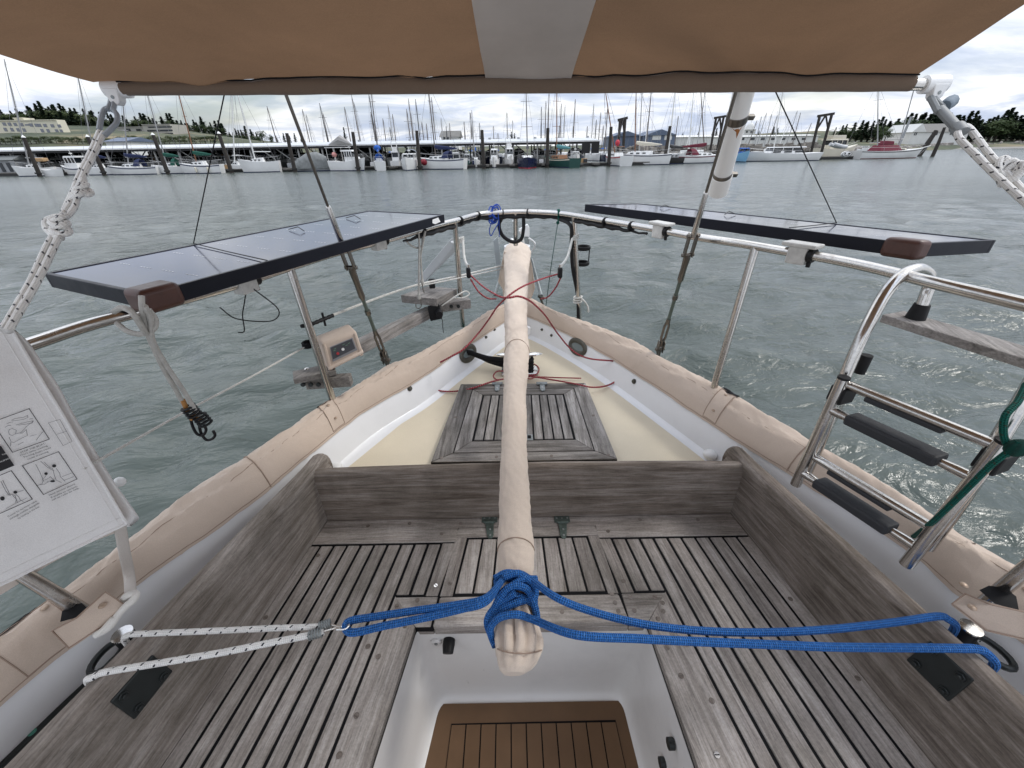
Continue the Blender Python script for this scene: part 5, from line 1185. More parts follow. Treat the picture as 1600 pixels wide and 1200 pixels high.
m = MB(); m.ball(aty(1590, 700, 0.53), 0.017, 10, 8, (1.2, 0.8, 1)); m.obj('knot', R_GREEN, gt)
# leaf litter on the starboard side deck
m = MB()
for x, y in ((1352, 853), (1358, 857), (1356, 861), (1390, 879), (1415, 902)):
    q = atz(x, y, ZD+0.006); a = random.random()*3; m.add([q+Vector((0.012*cos(a+t), 0.008*sin(a+t), 0.004*(t > 2))) for t in (0, 1.1, 2.3, 4.0)], [(0, 1, 2, 3)])
tag(m.obj('leaf_litter', m_plain('dry_leaf', (0.05, 0.03, 0.02), 0.8)), 'few scraps of dry brown leaf on the white side deck beyond the coaming', 'leaves', kind='stuff')

# =================================================================== PORT SIDE GEAR
Y1, Y2 = pL1.y, pL2.y
ll = thing('lifeline', 'white cord lifeline strung along the port side below the solar panel', 'lifeline', tuple(aty(482, 539, Y1)))
m = MB(); m.tube([aty(130, 733, 0.62), aty(160, 716, 0.66), aty(300, 637, 0.93), aty(360, 606, 1.05), aty(405, 582, 1.15), aty(482, 539, Y1)], 0.0032, 8); m.obj('lower_cord', R_PLAIN, ll)
m = MB(); a_ = aty(518, 493, 1.40); m.tube(crom([a_, aty(570, 473, 1.6), aty(620, 455, 1.8), aty(660, 443, 1.97), aty(722, 430, Y2), aty(785, 415, 2.5)], 5), 0.0052, 8); m.tube(crom([aty(655, 447, 1.95), aty(700, 438, 2.1), aty(785, 420, 2.5)], 5), 0.0035, 8); m.obj('upper_cord', R_PLAIN, ll)
m = MB(); m.tube(crom([aty(470, 510, Y1-0.02), aty(488, 506, Y1-0.01), aty(505, 499, 1.36), aty(520, 493, 1.40)], 5), [0.006, 0.008]*8, 8); m.box(aty(506, 499, 1.36), (0.006, 0.006, 0.05)); m.obj('black_lashing', BLACKP, ll)
m = MB(); q = aty(482, 539, Y1)
for k in range(3): m.tube([q+Vector((0.019*cos(a), 0.019*sin(a), 0.007*k-0.004)) for a in [2*pi*j/14 for j in range(14)]], 0.0035, 6, closed=True)
m.obj('hitch', R_BLACK, ll)
# control box in canvas jacket
bx = thing('control_box', 'small control panel with red and white buttons in a beige canvas jacket', 'control box', tuple(aty(535, 545, 1.42)))
f_ = [aty(513, 578, 1.36), aty(568, 550, 1.43), aty(557, 517, 1.43), aty(503, 538, 1.36)]
vw = (f_[1]-f_[0]).cross(f_[3]-f_[0]).normalized(); vw = vw if vw.y > 0 else -vw
bk = [p+vw*0.07+Vector((-0.015, 0, 0.008)) for p in f_]; m = MB(); m.hexa(f_, bk); m.obj('canvas_jacket', CANVAS, bx, smooth=True, bevel=0.010, seg=4)
fp = lambda u, v, h=0.0: f_[0].lerp(f_[1], u).lerp(f_[3].lerp(f_[2], u), v)-vw*h
m = MB(); m.hexa([fp(u, v, -0.01) for u, v in ((0.16, 0.22), (0.86, 0.22), (0.84, 0.80), (0.18, 0.80))], [fp(u, v, 0.004) for u, v in ((0.16, 0.22), (0.86, 0.22), (0.84, 0.80), (0.18, 0.80))]); bz = m.obj('bezel', m_plain('grey_bezel', (0.22, 0.22, 0.23), 0.5), bx, smooth=False, bevel=0.002)
m = MB(); m.hexa([fp(u, v, 0.003) for u, v in ((0.18, 0.32), (0.82, 0.34), (0.80, 0.78), (0.20, 0.78))], [fp(u, v, 0.0055) for u, v in ((0.18, 0.32), (0.82, 0.34), (0.80, 0.78), (0.20, 0.78))]); fa = m.obj('face_plate', m_plain('dark_face', (0.05, 0.052, 0.06), 0.45), bx, smooth=False)
for u, v, mt in ((0.34, 0.46, m_plain('red_button', (0.40, 0.03, 0.04), 0.5)), (0.50, 0.53, WHITEP)): MB().disc(fp(u, v, 0.0055), -vw, 0.0055, 0.002).obj('button', mt, fa)
GRN = m_plain('green_print', (0.12, 0.22, 0.15), 0.5); m = MB()
for u, v in ((0.28, 0.62), (0.62, 0.62), (0.70, 0.66), (0.3, 0.68), (0.55, 0.70)): m.box(fp(u, v, 0.0058), (0.009, 0.0012, 0.002), ax=f_[1]-f_[0])
m.obj('print', GRN, fa)['kind'] = 'stuff'
for u in (0.06, 0.93):
    m = MB(); m.hexa([fp(u-0.045, -0.12, -0.004), fp(u+0.045, -0.12, -0.004), fp(u+0.035, 0.95, -0.002), fp(u-0.035, 0.95, -0.002)], [fp(u-0.045, -0.12, 0.004), fp(u+0.045, -0.12, 0.004), fp(u+0.035, 0.95, 0.004), fp(u-0.035, 0.95, 0.004)]); m.obj('strap', CANVAS, bx, bevel=0.003)
m = MB(); m.hexa([fp(0, -0.02, -0.06), fp(1, -0.02, -0.06), fp(1.0, 0.14, -0.06), fp(0, 0.14, -0.06)], [fp(0, -0.02, 0.012), fp(1, -0.02, 0.012), fp(1, 0.12, 0.008), fp(0, 0.12, 0.008)]); m.obj('bottom_roll', CANVAS, bx, bevel=0.006)
# wooden outboard brackets and the plank joining them
br = thing('wooden_bracket', 'grey wooden clamp bracket bolted on the port post below the control box', 'bracket', tuple(aty(505, 590, 1.34)))
q = aty(492, 583, 1.36); m = MB(); m.box(q, (0.15, 0.075, 0.022), ax=(0.9, 0.45, 0)); m.obj('board', WOOD_G, br, smooth=False, bevel=0.002)
q = aty(512, 588, 1.36); m = MB(); m.box(q+Vector((0, 0, -0.022)), (0.17, 0.035, 0.045), ax=(0.95, 0.1, 0)); m.obj('board', WOOD_G, br, smooth=False, bevel=0.002)
for k in range(3): q = aty(476+k*12, 598, 1.335); MB().disc(q+Vector((0, -0.01, 0)), (0, -1, 0), 0.009, 0.008, 6).obj('bolt', BLACKM, br)
MB().ball(aty(479, 576, 1.36), 0.009, 10, 6, (1, 1, 0.4)).obj('bolt', STEEL, br)
pk = thing('wooden_plank', 'long grey wooden plank joining the two brackets outside the port rail', 'plank'); pk.location = aty(610, 515, 1.8)
a_, c_ = aty(540, 552, 1.50), aty(672, 487, 2.08); m = MB(); m.box(a_.lerp(c_, 0.5), ((c_-a_).length, 0.045, 0.055), ax=c_-a_); m.obj('board', WOOD_G, pk, smooth=False, bevel=0.002)
br2 = thing('wooden_bracket', 'grey wooden bracket shelf with bolts on the post nearest the port side of the stern', 'bracket', tuple(aty(680, 462, 2.1)))
top4 = [aty(626, 461, 1.98), aty(668, 447, 2.22), aty(714, 451, 2.22), aty(682, 467, 1.98)]; m = MB(); m.hexa([p+Vector((0, 0, -0.04)) for p in top4], top4); m.obj('shelf', WOOD_G, br2, smooth=False, bevel=0.002)
q = aty(711, 476, 2.14); m = MB(); m.box(q, (0.17, 0.05, 0.05), ax=(1, 0.35, 0)); m.obj('clamp_board', WOOD_G, br2, smooth=False, bevel=0.002)
for x in (705, 716): MB().disc(aty(x, 478, 2.11), (0.2, -1, 0), 0.010, 0.01, 8).obj('bolt', BLACKM, br2)
m = MB(); m.box(aty(675, 443, 2.1), (0.03, 0.02, 0.05)); m.box(aty(677, 438, 2.1), (0.05, 0.02, 0.012)); m.obj('black_clip', BLACKP, br2, bevel=0.003)
m = MB(); m.tube(crom([aty(690, 478, 2.05), aty(715, 461, 2.1), aty(728, 455, 2.15), aty(733, 460, 2.15), aty(724, 465, 2.12), aty(708, 466, 2.1)], 5), 0.004, 6); m.obj('cord', R_PLAIN, br2)
bl_ = thing('grey_blade', 'grey flat blade stowed slanting behind the port stern post', 'blade', tuple(aty(680, 410, 2.25)))
sl = [aty(x, y, Y) for x, y, Y in ((648, 441, 2.28), (660, 444, 2.26), (718, 386, 2.24), (719, 374, 2.24), (712, 369, 2.25), (704, 374, 2.26))]
m = MB(); m.hexa([p+Vector((0, 0.010, 0)) for p in sl], sl); m.obj('plate', m_plain('grey_metal', (0.40, 0.41, 0.41), 0.5, 0.2), bl_, smooth=False, bevel=0.002)
m = MB(); q = aty(712, 378, Y2+0.01); m.tube([q+Vector((0.022*cos(a), 0.022*sin(a), 0)) for a in [2*pi*j/16 for j in range(16)]], 0.004, 6, closed=True); m.obj('band', WHITEP, bl_)
cm = thing('camera_unit', 'small white and black waterproof socket unit on the port wooden bracket, thin lead hanging', 'electrical unit', tuple(aty(683, 487, 2.0)))
q = aty(680, 487, 2.0); m = MB(); m.box(q, (0.055, 0.03, 0.075), ax=(1, 0.3, 0.1)); m.obj('housing', WHITEP, cm, bevel=0.006, seg=3); m = MB(); m.box(q+Vector((0.0, -0.012, 0)), (0.064, 0.014, 0.082), ax=(1, 0.3, 0.1)); m.obj('gasket', BLACKP, cm, bevel=0.005)
m = MB(); m.tube([q+Vector((0.022, -0.02, 0)), q+Vector((0.03, -0.05, 0.0))], [0.022, 0.018], 12); m.obj('plug', BLACKP, cm)
m = MB(); m.tube(crom([q+Vector((0.03, -0.045, -0.01)), aty(691, 500, 1.95), aty(692, 512, 1.95), aty(693, 520, 1.95)], 5), 0.002, 5); m.obj('lead', BLACKP, cm)
# bungee with black hooks, hanging from the near corner of the port panel
bg_ = thing('bungee_cord', 'faded doubled bungee cord with two black hooks under the near corner of the port panel', 'bungee cord', tuple(aty(300, 640, 0.85)))
Yb = 0.80
m = MB(); m.tube(crom([aty(221, 462, 0.76), aty(222, 480, 0.755), aty(226, 505, 0.765), aty(234, 530, 0.78), aty(255, 575, 0.80), aty(275, 610, 0.815), aty(292, 642, 0.825)], 6), 0.0052, 8)
m.tube(crom([aty(226, 478, 0.755), aty(236, 500, 0.765), aty(238, 530, 0.78), aty(258, 568, 0.80), aty(285, 608, 0.815), aty(312, 653, 0.83)], 6), 0.0052, 8)
m.tube(crom([aty(178, 487, 0.79), aty(190, 481, 0.76), aty(205, 487, 0.745), aty(218, 505, 0.75), aty(228, 522, 0.765)], 6), 0.0058, 8)
m.tube(crom([aty(183, 505, 0.80), aty(200, 518, 0.785), aty(222, 522, 0.775), aty(240, 514, 0.775), aty(243, 500, 0.775), aty(232, 484, 0.77)], 6), 0.0055, 8); m.obj('cord', R_GREY, bg_)
ORG = m_plain('orange_worn_cord', (0.42, 0.20, 0.06), 0.8); m = MB(); m.tube([aty(285, 625, 0.82), aty(293, 643, 0.825)], 0.0056, 8); m.tube([aty(303, 638, 0.826), aty(312, 655, 0.83)], 0.0056, 8); m.tube([aty(299, 650, 0.825), aty(302, 655, 0.825)], 0.007, 8); m.obj('worn_end', ORG, bg_)
for (x, y, Yh), hk in (((298, 641, 0.825), [(297, 650), (301, 666), (308, 678), (317, 680), (322, 672), (319, 664)]), ((316, 655, 0.83), [(311, 662), (314, 676), (322, 687), (331, 686), (336, 680), (333, 673)])):
    m = MB(); c_ = aty(x, y, Yh); d_ = Vector((0.25, 0.05, -1)).normalized(); s1 = d_.orthogonal().normalized(); s2 = d_.cross(s1)
    for k in range(4): cc = c_+d_*(0.008*k-0.010); m.tube([cc+s1*(0.014*cos(a))+s2*(0.014*sin(a)) for a in [2*pi*j/14 for j in range(14)]], 0.0032, 6, closed=True)
    m.tube(crom([aty(a, b_, Yh) for a, b_ in hk], 5), 0.0034, 8); m.obj('hook', BLACKP, bg_)
b2_ = thing('bungee_cord', 'white doubled bungee with steel hook, looped over the port rail near the stern', 'bungee cord', tuple(aty(654, 400, 1.98)))
m = MB(); q = rail_at(655)
m.tube([q+Vector((0, -0.016, 0)), q+Vector((-0.002, -0.02, -0.05)), aty(654, 462, q.y-0.03)], 0.0046, 8); m.tube([q+Vector((0.03, -0.016, 0)), aty(657, 400, q.y), aty(660, 440, q.y-0.02)], 0.0046, 8)
m.tube(crom([aty(633, 371, q.y-0.05), aty(638, 380, q.y-0.04), aty(650, 387, q.y-0.02), aty(659, 384, q.y), aty(660, 370, q.y)], 5), 0.0045, 8); m.tube([aty(654, 460, q.y-0.03), aty(655, 467, q.y-0.03)], 0.008, 8); m.tube([aty(659, 437, q.y-0.02), aty(660, 443, q.y-0.02)], 0.008, 8); m.obj('cord', R_GREY, b2_)
m = MB(); m.tube(crom([aty(657, 467, q.y-0.03), aty(658, 478, q.y-0.03), aty(654, 482, q.y-0.03), aty(650, 479, q.y-0.03), aty(650, 473, q.y-0.03)], 5), 0.0024, 6); m.tube(crom([aty(660, 443, q.y-0.02), aty(661, 452, q.y-0.02), aty(663, 458, q.y-0.02)], 5), 0.0024, 6); m.obj('hook', STEEL_OLD, b2_)

# =================================================================== RESCUE SLING BAG
BAGM = m_canvas('white_bag_fabric', (0.80, 0.79, 0.78), 0.35, 11.0); BAGS = m_canvas('cream_bag_side', (0.62, 0.55, 0.49), 0.6, 17.0)
INK = m_plain('black_ink', (0.015, 0.015, 0.018), 0.7); INKG = m_plain('grey_ink', (0.13, 0.13, 0.14), 0.7)
bBR = aty(197, 818, 0.615); bTR = aty(24, 527, 0.66); bBL = aty(0, 914, 0.45)
bag = thing('rescue_sling_bag', 'white rescue bag with printed instruction pictures hung on the port rail', 'rescue bag', tuple(bBR))
be1 = (bBL-bBR).normalized(); bn = (bTR-bBR).cross(be1).normalized(); bn = bn if bn.x > 0 else -bn
bv = bTR-bBR
def onb(px, py, h=0.0):
    r = ray(px, py); o = Vector((0, 0, EYE)); t = (bBR-o).dot(bn)/r.dot(bn); return o+r*t+bn*h
BW = 0.46
def bp(u, v, h=0.0):
    q = bBR+be1*(u*BW)+bv*v; w = 0.0035*mnoise.noise(Vector((u*5, v*4, 1)))+0.002*mnoise.noise(Vector((u*13, v*12, 5)))
    return q+bn*(h+w)
m = MB(); G = 40
m.grid([[bp(u/G, v/G*1.06, 0.0) for u in range(G+1)] for v in range(G+1)]); 
m.grid([[bp(u/G, v/G*1.06, -0.012) for u in range(0, G+1, 4)] for v in range(0, G+1, 4)])
m.obj('front_panel', BAGM, bag, shade_angle=180)
# side gusset and back, seen beyond the front edge
gs = [(20, 512, 0.68), (45, 535, 0.69), (62, 560, 0.69), (90, 600, 0.69), (120, 655, 0.685), (150, 705, 0.68), (180, 755, 0.67), (214, 803, 0.66), (216, 812, 0.655), (205, 822, 0.65)]
gsm = crom([aty(*g) for g in gs], 5); frm = [bp(0, 1.06-1.06*i/(len(gsm)-1), -0.010) for i in range(len(gsm))]
midg = [a.lerp(c, 0.45)-bn*0.03+Vector((0.002*sin(i*0.9), 0, 0.0)) for i, (a, c) in enumerate(zip(frm, gsm))]
m = MB(); m.grid([frm, midg]); m.obj('side_gusset', BAGS, bag, shade_angle=180)
m = MB(); m.grid([midg, [a.lerp(c, 0.5)+bn*0.008 for a, c in zip(midg, gsm)], gsm, [p-bn*0.05+be1*0.05 for p in gsm]]); m.obj('back_flap', BAGM, bag, shade_angle=180)
m = MB(); m.tube([bp(0.025, v/30*1.05, 0.0008) for v in range(31)], 0.0009, 4); m.tube([bp(0.0, v/30*1.06, 0.001) for v in range(31)], 0.003, 6); m.tube([bp(u/30, 0.0, 0.001) for u in range(31)], 0.0035, 6); m.tube([bp(u/30, 0.045, 0.0008) for u in range(31)], 0.0009, 4); m.obj('stitched_edge', BAGM, bag)
# bottom flap seen under the front panel
m = MB(); m.grid([[bp(u/20, 0.0, -0.012) for u in range(21)], [bp(u/20, -0.02, -0.03) for u in range(21)], [bp(u/20, -0.09+0.02*sin(u*0.5), -0.05) for u in range(21)]]); m.obj('bottom_flap', BAGS, bag, shade_angle=180)
def ribbon(m, pts, w, h=0.0045, px=True):
    P = [onb(x, y, h) for x, y in pts] if px else pts
    for a, c in zip(P, P[1:]):
        d = (c-a); l = d.length
        if l < 1e-6: continue
        d /= l; s_ = bn.cross(d)*w/2; m.add([a-s_-d*w/2, a+s_-d*w/2, c+s_+d*w/2, c-s_+d*w/2], [(0, 1, 2, 3)])
m = MB()
f1 = [(44, 638), (75.5, 685.5), (18, 706), (-14, 659)]; f2 = [(33.4, 727), (89.8, 705), (118.8, 747.7), (66.4, 771.9)]; f3 = [(16, 734.5), (49, 779), (-12, 806), (-45, 760)]
for f in (f1, f2, f3): ribbon(m, f+[f[0]], 0.0011)
m.obj('picture_frame', INK, bag, smooth=False)
m = MB(); sq = [(0, 696), (21, 726.6), (-14, 741), (-45, 700)]; m.add([onb(x, y, 0.0045) for x, y in sq], [(0, 1, 2, 3)]); m.obj('black_square', INK, bag, smooth=False)
zz = lambda L_: [(x/5.4545, y/5.4545+590) for x, y in L_]
m = MB()
for L_ in ([(90, 360), (120, 345), (190, 335), (225, 320), (230, 335), (200, 350), (150, 360), (100, 365)], [(130, 400), (180, 385), (240, 370), (275, 365), (265, 385), (200, 395), (150, 402)], [(35, 420), (60, 405), (85, 403)], [(50, 390), (75, 378), (100, 375)], [(70, 440), (95, 430), (130, 445), (125, 475), (95, 490), (70, 480), (65, 455), (70, 440)], [(70, 505), (85, 540), (80, 580)], [(130, 475), (170, 465), (215, 415), (270, 370)], [(215, 440), (225, 490), (180, 510), (110, 550), (90, 545)], [(215, 440), (180, 470), (160, 470)], [(145, 570), (190, 545)], [(250, 495), (300, 482)], [(300, 530), (345, 470), (370, 450)], [(245, 350), (270, 345)],
           [(295, 735), (330, 800), (365, 880)], [(340, 710), (395, 760), (450, 790)], [(365, 715), (420, 765), (440, 770)], [(440, 770), (455, 830), (470, 870), (515, 890)], [(470, 770), (500, 810), (505, 840), (545, 880)], [(375, 870), (410, 850), (420, 840), (450, 870), (390, 885)], [(360, 870), (350, 900), (310, 915)], [(350, 870), (375, 840), (385, 830)], [(520, 840), (600, 810)], [(540, 870), (620, 840)], [(320, 910), (370, 905), (400, 885)],
           [(0, 880), (40, 960), (70, 1000)], [(15, 870), (60, 960), (80, 1000)], [(50, 995), (90, 990), (120, 1000), (140, 1060)], [(125, 990), (150, 1010), (165, 1040), (190, 1050)], [(130, 975), (190, 955)], [(45, 1110), (110, 1075), (220, 1020)], [(100, 1000), (130, 1030), (125, 1060)]):
    ribbon(m, zz(L_), 0.00065)
m.obj('line_drawing', INKG, bag, smooth=False)['kind'] = 'stuff'
m = MB()
for cx0, cy0, rx, ry in ((452, 748, 18, 14), (383, 814, 15, 12), (122, 972, 17, 13), (440, 878, 22, 9), (12, 1025, 20, 18)):
    m.add([onb((cx0+rx*cos(a))/5.4545, (cy0+ry*sin(a))/5.4545+590, 0.0047) for a in [2*pi*k/12 for k in range(12)]], [tuple(range(12))])
m.obj('inked_shape', INK, bag, smooth=False)['kind'] = 'stuff'
def flat_text(txt, p0, p1, hpx, mat, parent, name='lettering', h=0.0048):
    """baseline from pixel p0 to p1 on the bag"""
    cu = bpy.data.curves.new('t', 'FONT'); cu.body = txt; cu.size = 1.0; ob = bpy.data.objects.new('t', cu); COL.objects.link(ob); bpy.context.view_layer.update()
    me = bpy.data.meshes.new_from_object(ob); bpy.data.objects.remove(ob); bpy.data.curves.remove(cu)
    a, c = onb(*p0, h), onb(*p1, h); xs = [v.co.x for v in me.vertices]; w = max(xs)-min(xs); sx_ = (c-a).length/w; dx = (c-a).normalized(); dy = bn.cross(dx); 
    if dy.dot(bv) < 0: dy = -dy
    hy = (onb(p0[0], p0[1]-hpx, h)-a).length/0.7
    for v in me.vertices: v.co = a+dx*((v.co.x-min(xs))*sx_)+dy*(v.co.y*hy)
    me.materials.append(mat); me.name = name; o = link(name, me, parent)
    return o
def tline(txt, a, c): flat_text(txt, ((a[0])/5.4545, a[1]/5.4545+590), (c[0]/5.4545, c[1]/5.4545+590), 2.6, INK, bag)
tline('STOP THE BOAT!', (168, 642), (382, 562)); tline("Don't delay reaching.", (168, 665), (402, 580)); tline('Turning boats could', (192, 682), (424, 598)); tline('cause drowning.', (228, 697), (408, 630))
tline('Hoist survivor aboard.', (412, 1003), (634, 905)); tline('If unable to retrieve,', (428, 1024), (652, 925)); tline('call on radio for help.', (436, 1045), (668, 940))
tline('Come to survivor, take', (62, 1185), (306, 1050)); tline('through middle, alongside', (78, 1207), (330, 1066)); tline('by hauling in the line.', (150, 1200), (332, 1096))
m = MB(); ribbon(m, [(74, 660), (92, 655), (111, 689), (97, 695.5), (74, 660)], 0.0006); ribbon(m, [(87, 678), (103, 673)], 0.0006); m.obj('stitched_tab', INKG, bag, smooth=False)
WH2 = WHITEP; 
flat_text('THE', (2, 711), (9, 708), 2.2, WHITEP, bag, h=0.0055); flat_text('SLING', (-2, 722), (13, 716), 2.2, WHITEP, bag, h=0.0055)
m = MB(); m.ball(aty(187, 753, 0.70), 0.012, 10, 6); m.obj('snap', WHITEP, bag)
wb_ = thing('webbing_strap', 'pale webbing strap hanging from the rescue bag, knotted by the near port post', 'strap', tuple(atz(203, 920, 1.45)))
m = MB(); m.tube(crom([aty(186, 812, 0.63), aty(194, 860, 0.62), aty(202, 900, 0.60), atz(204, 930, 1.46)], 6), 0.011, 10, flat=0.3, up=(0.6, -0.4, 0)); m.obj('webbing', m_canvas('pale_webbing', (0.52, 0.48, 0.44), 0.2, 3), wb_, shade_angle=180)
m = MB(); m.tube(crom(Z([(193, 937, 1.455), (200, 930, 1.47), (212, 928, 1.47), (208, 938, 1.465), (198, 946, 1.46), (185, 960, 1.45), (170, 980, 1.44), (150, 992, 1.43)]), 6), 0.0075, 8); m.tube(crom(Z([(150, 990, 1.43), (160, 985, 1.44), (178, 965, 1.45)]), 6), 0.006, 8); m.obj('knot', m_canvas('white_tape', (0.66, 0.64, 0.60), 0.3, 4), wb_, shade_angle=180)

# =================================================================== AWNING
def m_awning():
    m = NT('brown_awning_canvas'); w = m.coord(); n1 = m.noise(w, 2.2, 5, 0.6, 0.6); n2 = m.noise(w, 500, 2, 0.6); n3 = m.noise(m.coord(scale=(3, 9, 3)), 1, 4, 0.6, 1.5)
    c = m.mix(1.0, (0.20, 0.122, 0.073), m.ramp(n1, [(0.3, (0.82, 0.82, 0.82)), (0.7, (1.12, 1.1, 1.08))]), 'MULTIPLY'); c = m.mix(0.6, c, m.ramp(n2, [(0.3, 0.8), (0.7, 1.15)]), 'MULTIPLY')
    st = m.noise(w, 7, 6, 0.7, 1.0); c = m.mix(m.ramp(st, [(0.68, 0.0), (0.8, 0.45)]), c, (0.09, 0.06, 0.04))
    t = m.new('ShaderNodeBsdfTranslucent'); m.l.new(c, t.inputs[0]); m.setin(m.b.inputs['Base Color'], c); m.b.inputs['Roughness'].default_value = 0.9; m.b.inputs['Specular IOR Level'].default_value = 0.1
    nb = m.bump(n2, 0.2, 0.0008, m.bump(n3, 0.3, 0.01)); m.l.new(nb, m.b.inputs['Normal'])
    mx = m.new('ShaderNodeMixShader'); mx.inputs[0].default_value = 0.32; m.l.new(m.b.outputs[0], mx.inputs[1]); m.l.new(t.outputs[0], mx.inputs[2]); m.l.new(mx.outputs[0], m.out.inputs[0]); return m.mat
AWN = m_awning()
HEMM = m_canvas('dark_brown_hem', (0.17, 0.122, 0.088), 0.3, 2.0)
def m_trans(name, col, f):
    m = NT(name); n = m.noise(m.coord(), 6, 5, 0.6); c = m.mix(1.0, col, m.ramp(n, [(0.3, 0.9), (0.7, 1.08)]), 'MULTIPLY'); t = m.new('ShaderNodeBsdfTranslucent'); m.l.new(c, t.inputs[0]); m.setin(m.b.inputs['Base Color'], c); m.b.inputs['Roughness'].default_value = 0.8
    mx = m.new('ShaderNodeMixShader'); mx.inputs[0].default_value = f; m.l.new(m.b.outputs[0], mx.inputs[1]); m.l.new(t.outputs[0], mx.inputs[2]); m.l.new(mx.outputs[0], m.out.inputs[0]); return m.mat
WHT = m_trans('white_vinyl_strip', (0.58, 0.55, 0.52), 0.32); GRT = m_trans('greenish_window', (0.40, 0.46, 0.43), 0.30)
YF = 1.2
aw = thing('awning', 'brown canvas awning stretched overhead on a steel bar, pale strip down its middle', 'awning', (0, 0.5, 2.5))
fl = lambda px: aty(px, lerp(138, 133, px/1600.), YF)
barL, barR = aty(181, 139, YF), aty(1462, 132, YF)
MB().tube([barL, barR], 0.0125, 14).obj('frame_bar', STEEL, aw)
nX, nY = 120, 80; xl, xr_ = aty(170, 132, YF), aty(1424, 137, YF); rows = []
def sheet(fx, fy, off=0.0):
    y = lerp(YF-0.012, -0.9, fy); x = lerp(lerp(-0.985, -1.02, min(fy*3, 1)), lerp(0.985, 1.0, min(fy*3, 1)), fx)
    s_ = YF-y; base = lerp(xl.z, xr_.z, fx)+0.012
    base = lerp(aty(170, 128, YF).z, aty(1424, 120, YF).z, fx)
    rise = 0.17*s_ if s_ < 0.6 else 0.102+0.17*(1-math.exp(-(s_-0.6)))
    crown = 0.10*(1-math.exp(-s_*2.5))*sin(pi*min(max(fx, 0), 1))
    rr_ = 0.22*max(0, (fx-0.62)/0.38)**1.5*min(s_, 0.5)*1.3; ll_ = -0.05*max(0, (0.25-fx)/0.25)*min(s_, 0.5)
    nz = 0.012*mnoise.noise(Vector((x*2.2, y*2.2, 3)))+0.004*mnoise.noise(Vector((x*7, y*4, 8)))-0.006*max(0, 0.12-abs(mnoise.noise(Vector((x*1.6+y*2.0, y*1.4-x, 5)))))/0.12
    edge_w = 0.006*mnoise.noise(Vector((x*9, 1, 1)))*math.exp(-s_*8)
    cr_ = 0.010*math.exp(-((abs(fx-0.5)-0.36-0.15*fy)/0.03)**2)*math.exp(-s_*1.2)
    return Vector((x, y, base+rise+crown*0.4+rr_+ll_+nz+edge_w-cr_-off))
m = MB(); m.grid([[sheet(i/nX, j/nY) for i in range(nX+1)] for j in range(nY+1)]); m.obj('canvas_sheet', AWN, aw, shade_angle=180)
def fx_at(px, py, fy): 
    # fraction across at a picture column, by search
    best = None
    for k in range(401):
        f = 0.2+0.6*k/400; p = sheet(f, fy); d = p-Vector((0, 0, EYE)); x = 800+FPX*d.dot(rt)/d.dot(fwd)
        if best is None or abs(x-px) < best[0]: best = (abs(x-px), f)
    return best[1]
fA0, fB0 = fx_at(758, 0, 0.0), fx_at(892, 0, 0.0); wid = fB0-fA0
def strip(fa, fb, y0, y1, off, mat, nm, grow=0.0):
    m = MB(); m.grid([[sheet(lerp(fa, fb, i/30), lerp(y0, y1, j/60), off) for i in range(31)] for j in range(61)]); return m.obj(nm, mat, aw, shade_angle=180)
strip(fA0, fB0, 0.0, 0.9, 0.007, WHT, 'pale_strip', 0.0)
w_ = strip(fA0+wid*0.22, fA0+wid*0.68, 0.165, 0.33, 0.011, GRT, 'stained_patch')
# hem sleeve round the bar
m = MB(); rows = []
hl, hr = aty(196, 130, YF), aty(1420, 124, YF)
for i in range(121):
    t = i/120; c = barL.lerp(barR, (0.012+t*0.955)); row = []
    tz_ = sheet(t, 0.0).z+0.001
    wv = 0.0035*mnoise.noise(Vector((t*26, 2, 2)))*(1 if (t < 0.3 or t > 0.7) else 0.25)
    tap = 1.0
    if t < 0.08: tap = 0.45+0.55*(t/0.08)
    zb = c.z-0.0145+wv*0.7; zt = max(tz_, c.z+0.014); zt = lerp(c.z+0.012, zt, tap)
    for a in range(14):
        an = 2*pi*a/14; yy = c.y+0.0165*cos(an)-0.006; z_ = lerp(zb, zt, 0.5+0.5*sin(an)); row.append(Vector((c.x, yy+wv, z_)))
    rows.append(row)
m.grid(rows, True); m.obj('front_hem', HEMM, aw, shade_angle=180)
m = MB(); m.tube([Vector((rows[i][4].x, rows[i][5].y-0.004, rows[i][3].z-0.001)) for i in range(0, 121)], 0.0018, 5); m.obj('hem_seam', CAULK, aw)
# end fittings, strap eyes and guy ropes
def corner(e, s, label, rows_):
    th = thing('awning_guy', label, 'rope', tuple(e)); sx_ = Vector((s, 0, 0))
    m = MB(); m.tube([e-sx_*0.03, e+sx_*0.022], 0.019, 16); m.obj('end_cap', WHITEP, th)
    m = MB(); pl = [(-0.018, 0.0), (0.018, 0.0), (0.012, -0.026), (0.004, -0.034), (-0.004, -0.034), (-0.012, -0.026)]
    m.hexa([e+Vector((x, -0.020, z)) for x, z in pl], [e+Vector((x, 0.002, z)) for x, z in pl]); o = m.obj('bracket', WHITEP, th, smooth=False, bevel=0.002)
    MB().disc(e+Vector((0, -0.018, -0.018)), (0, -1, 0), 0.004, 0.003).obj('rivet', ZINC, o); return th
gl_ = corner(barL, -1, 'white flecked guy rope with knots from the port awning corner down to the rail', None)
YL = lambda py: lerp(1.2, 0.64, (py-150)/365.0)
pl_ = lambda x, y, dy=0.0: aty(x, y, YL(y)+dy)
m = MB(); m.tube(crom([pl_(174, 150), pl_(172, 163), pl_(168, 172)], 5), 0.005, 8); m.tube(crom([pl_(180, 150), pl_(178, 165), pl_(176, 174)], 5), 0.005, 8)
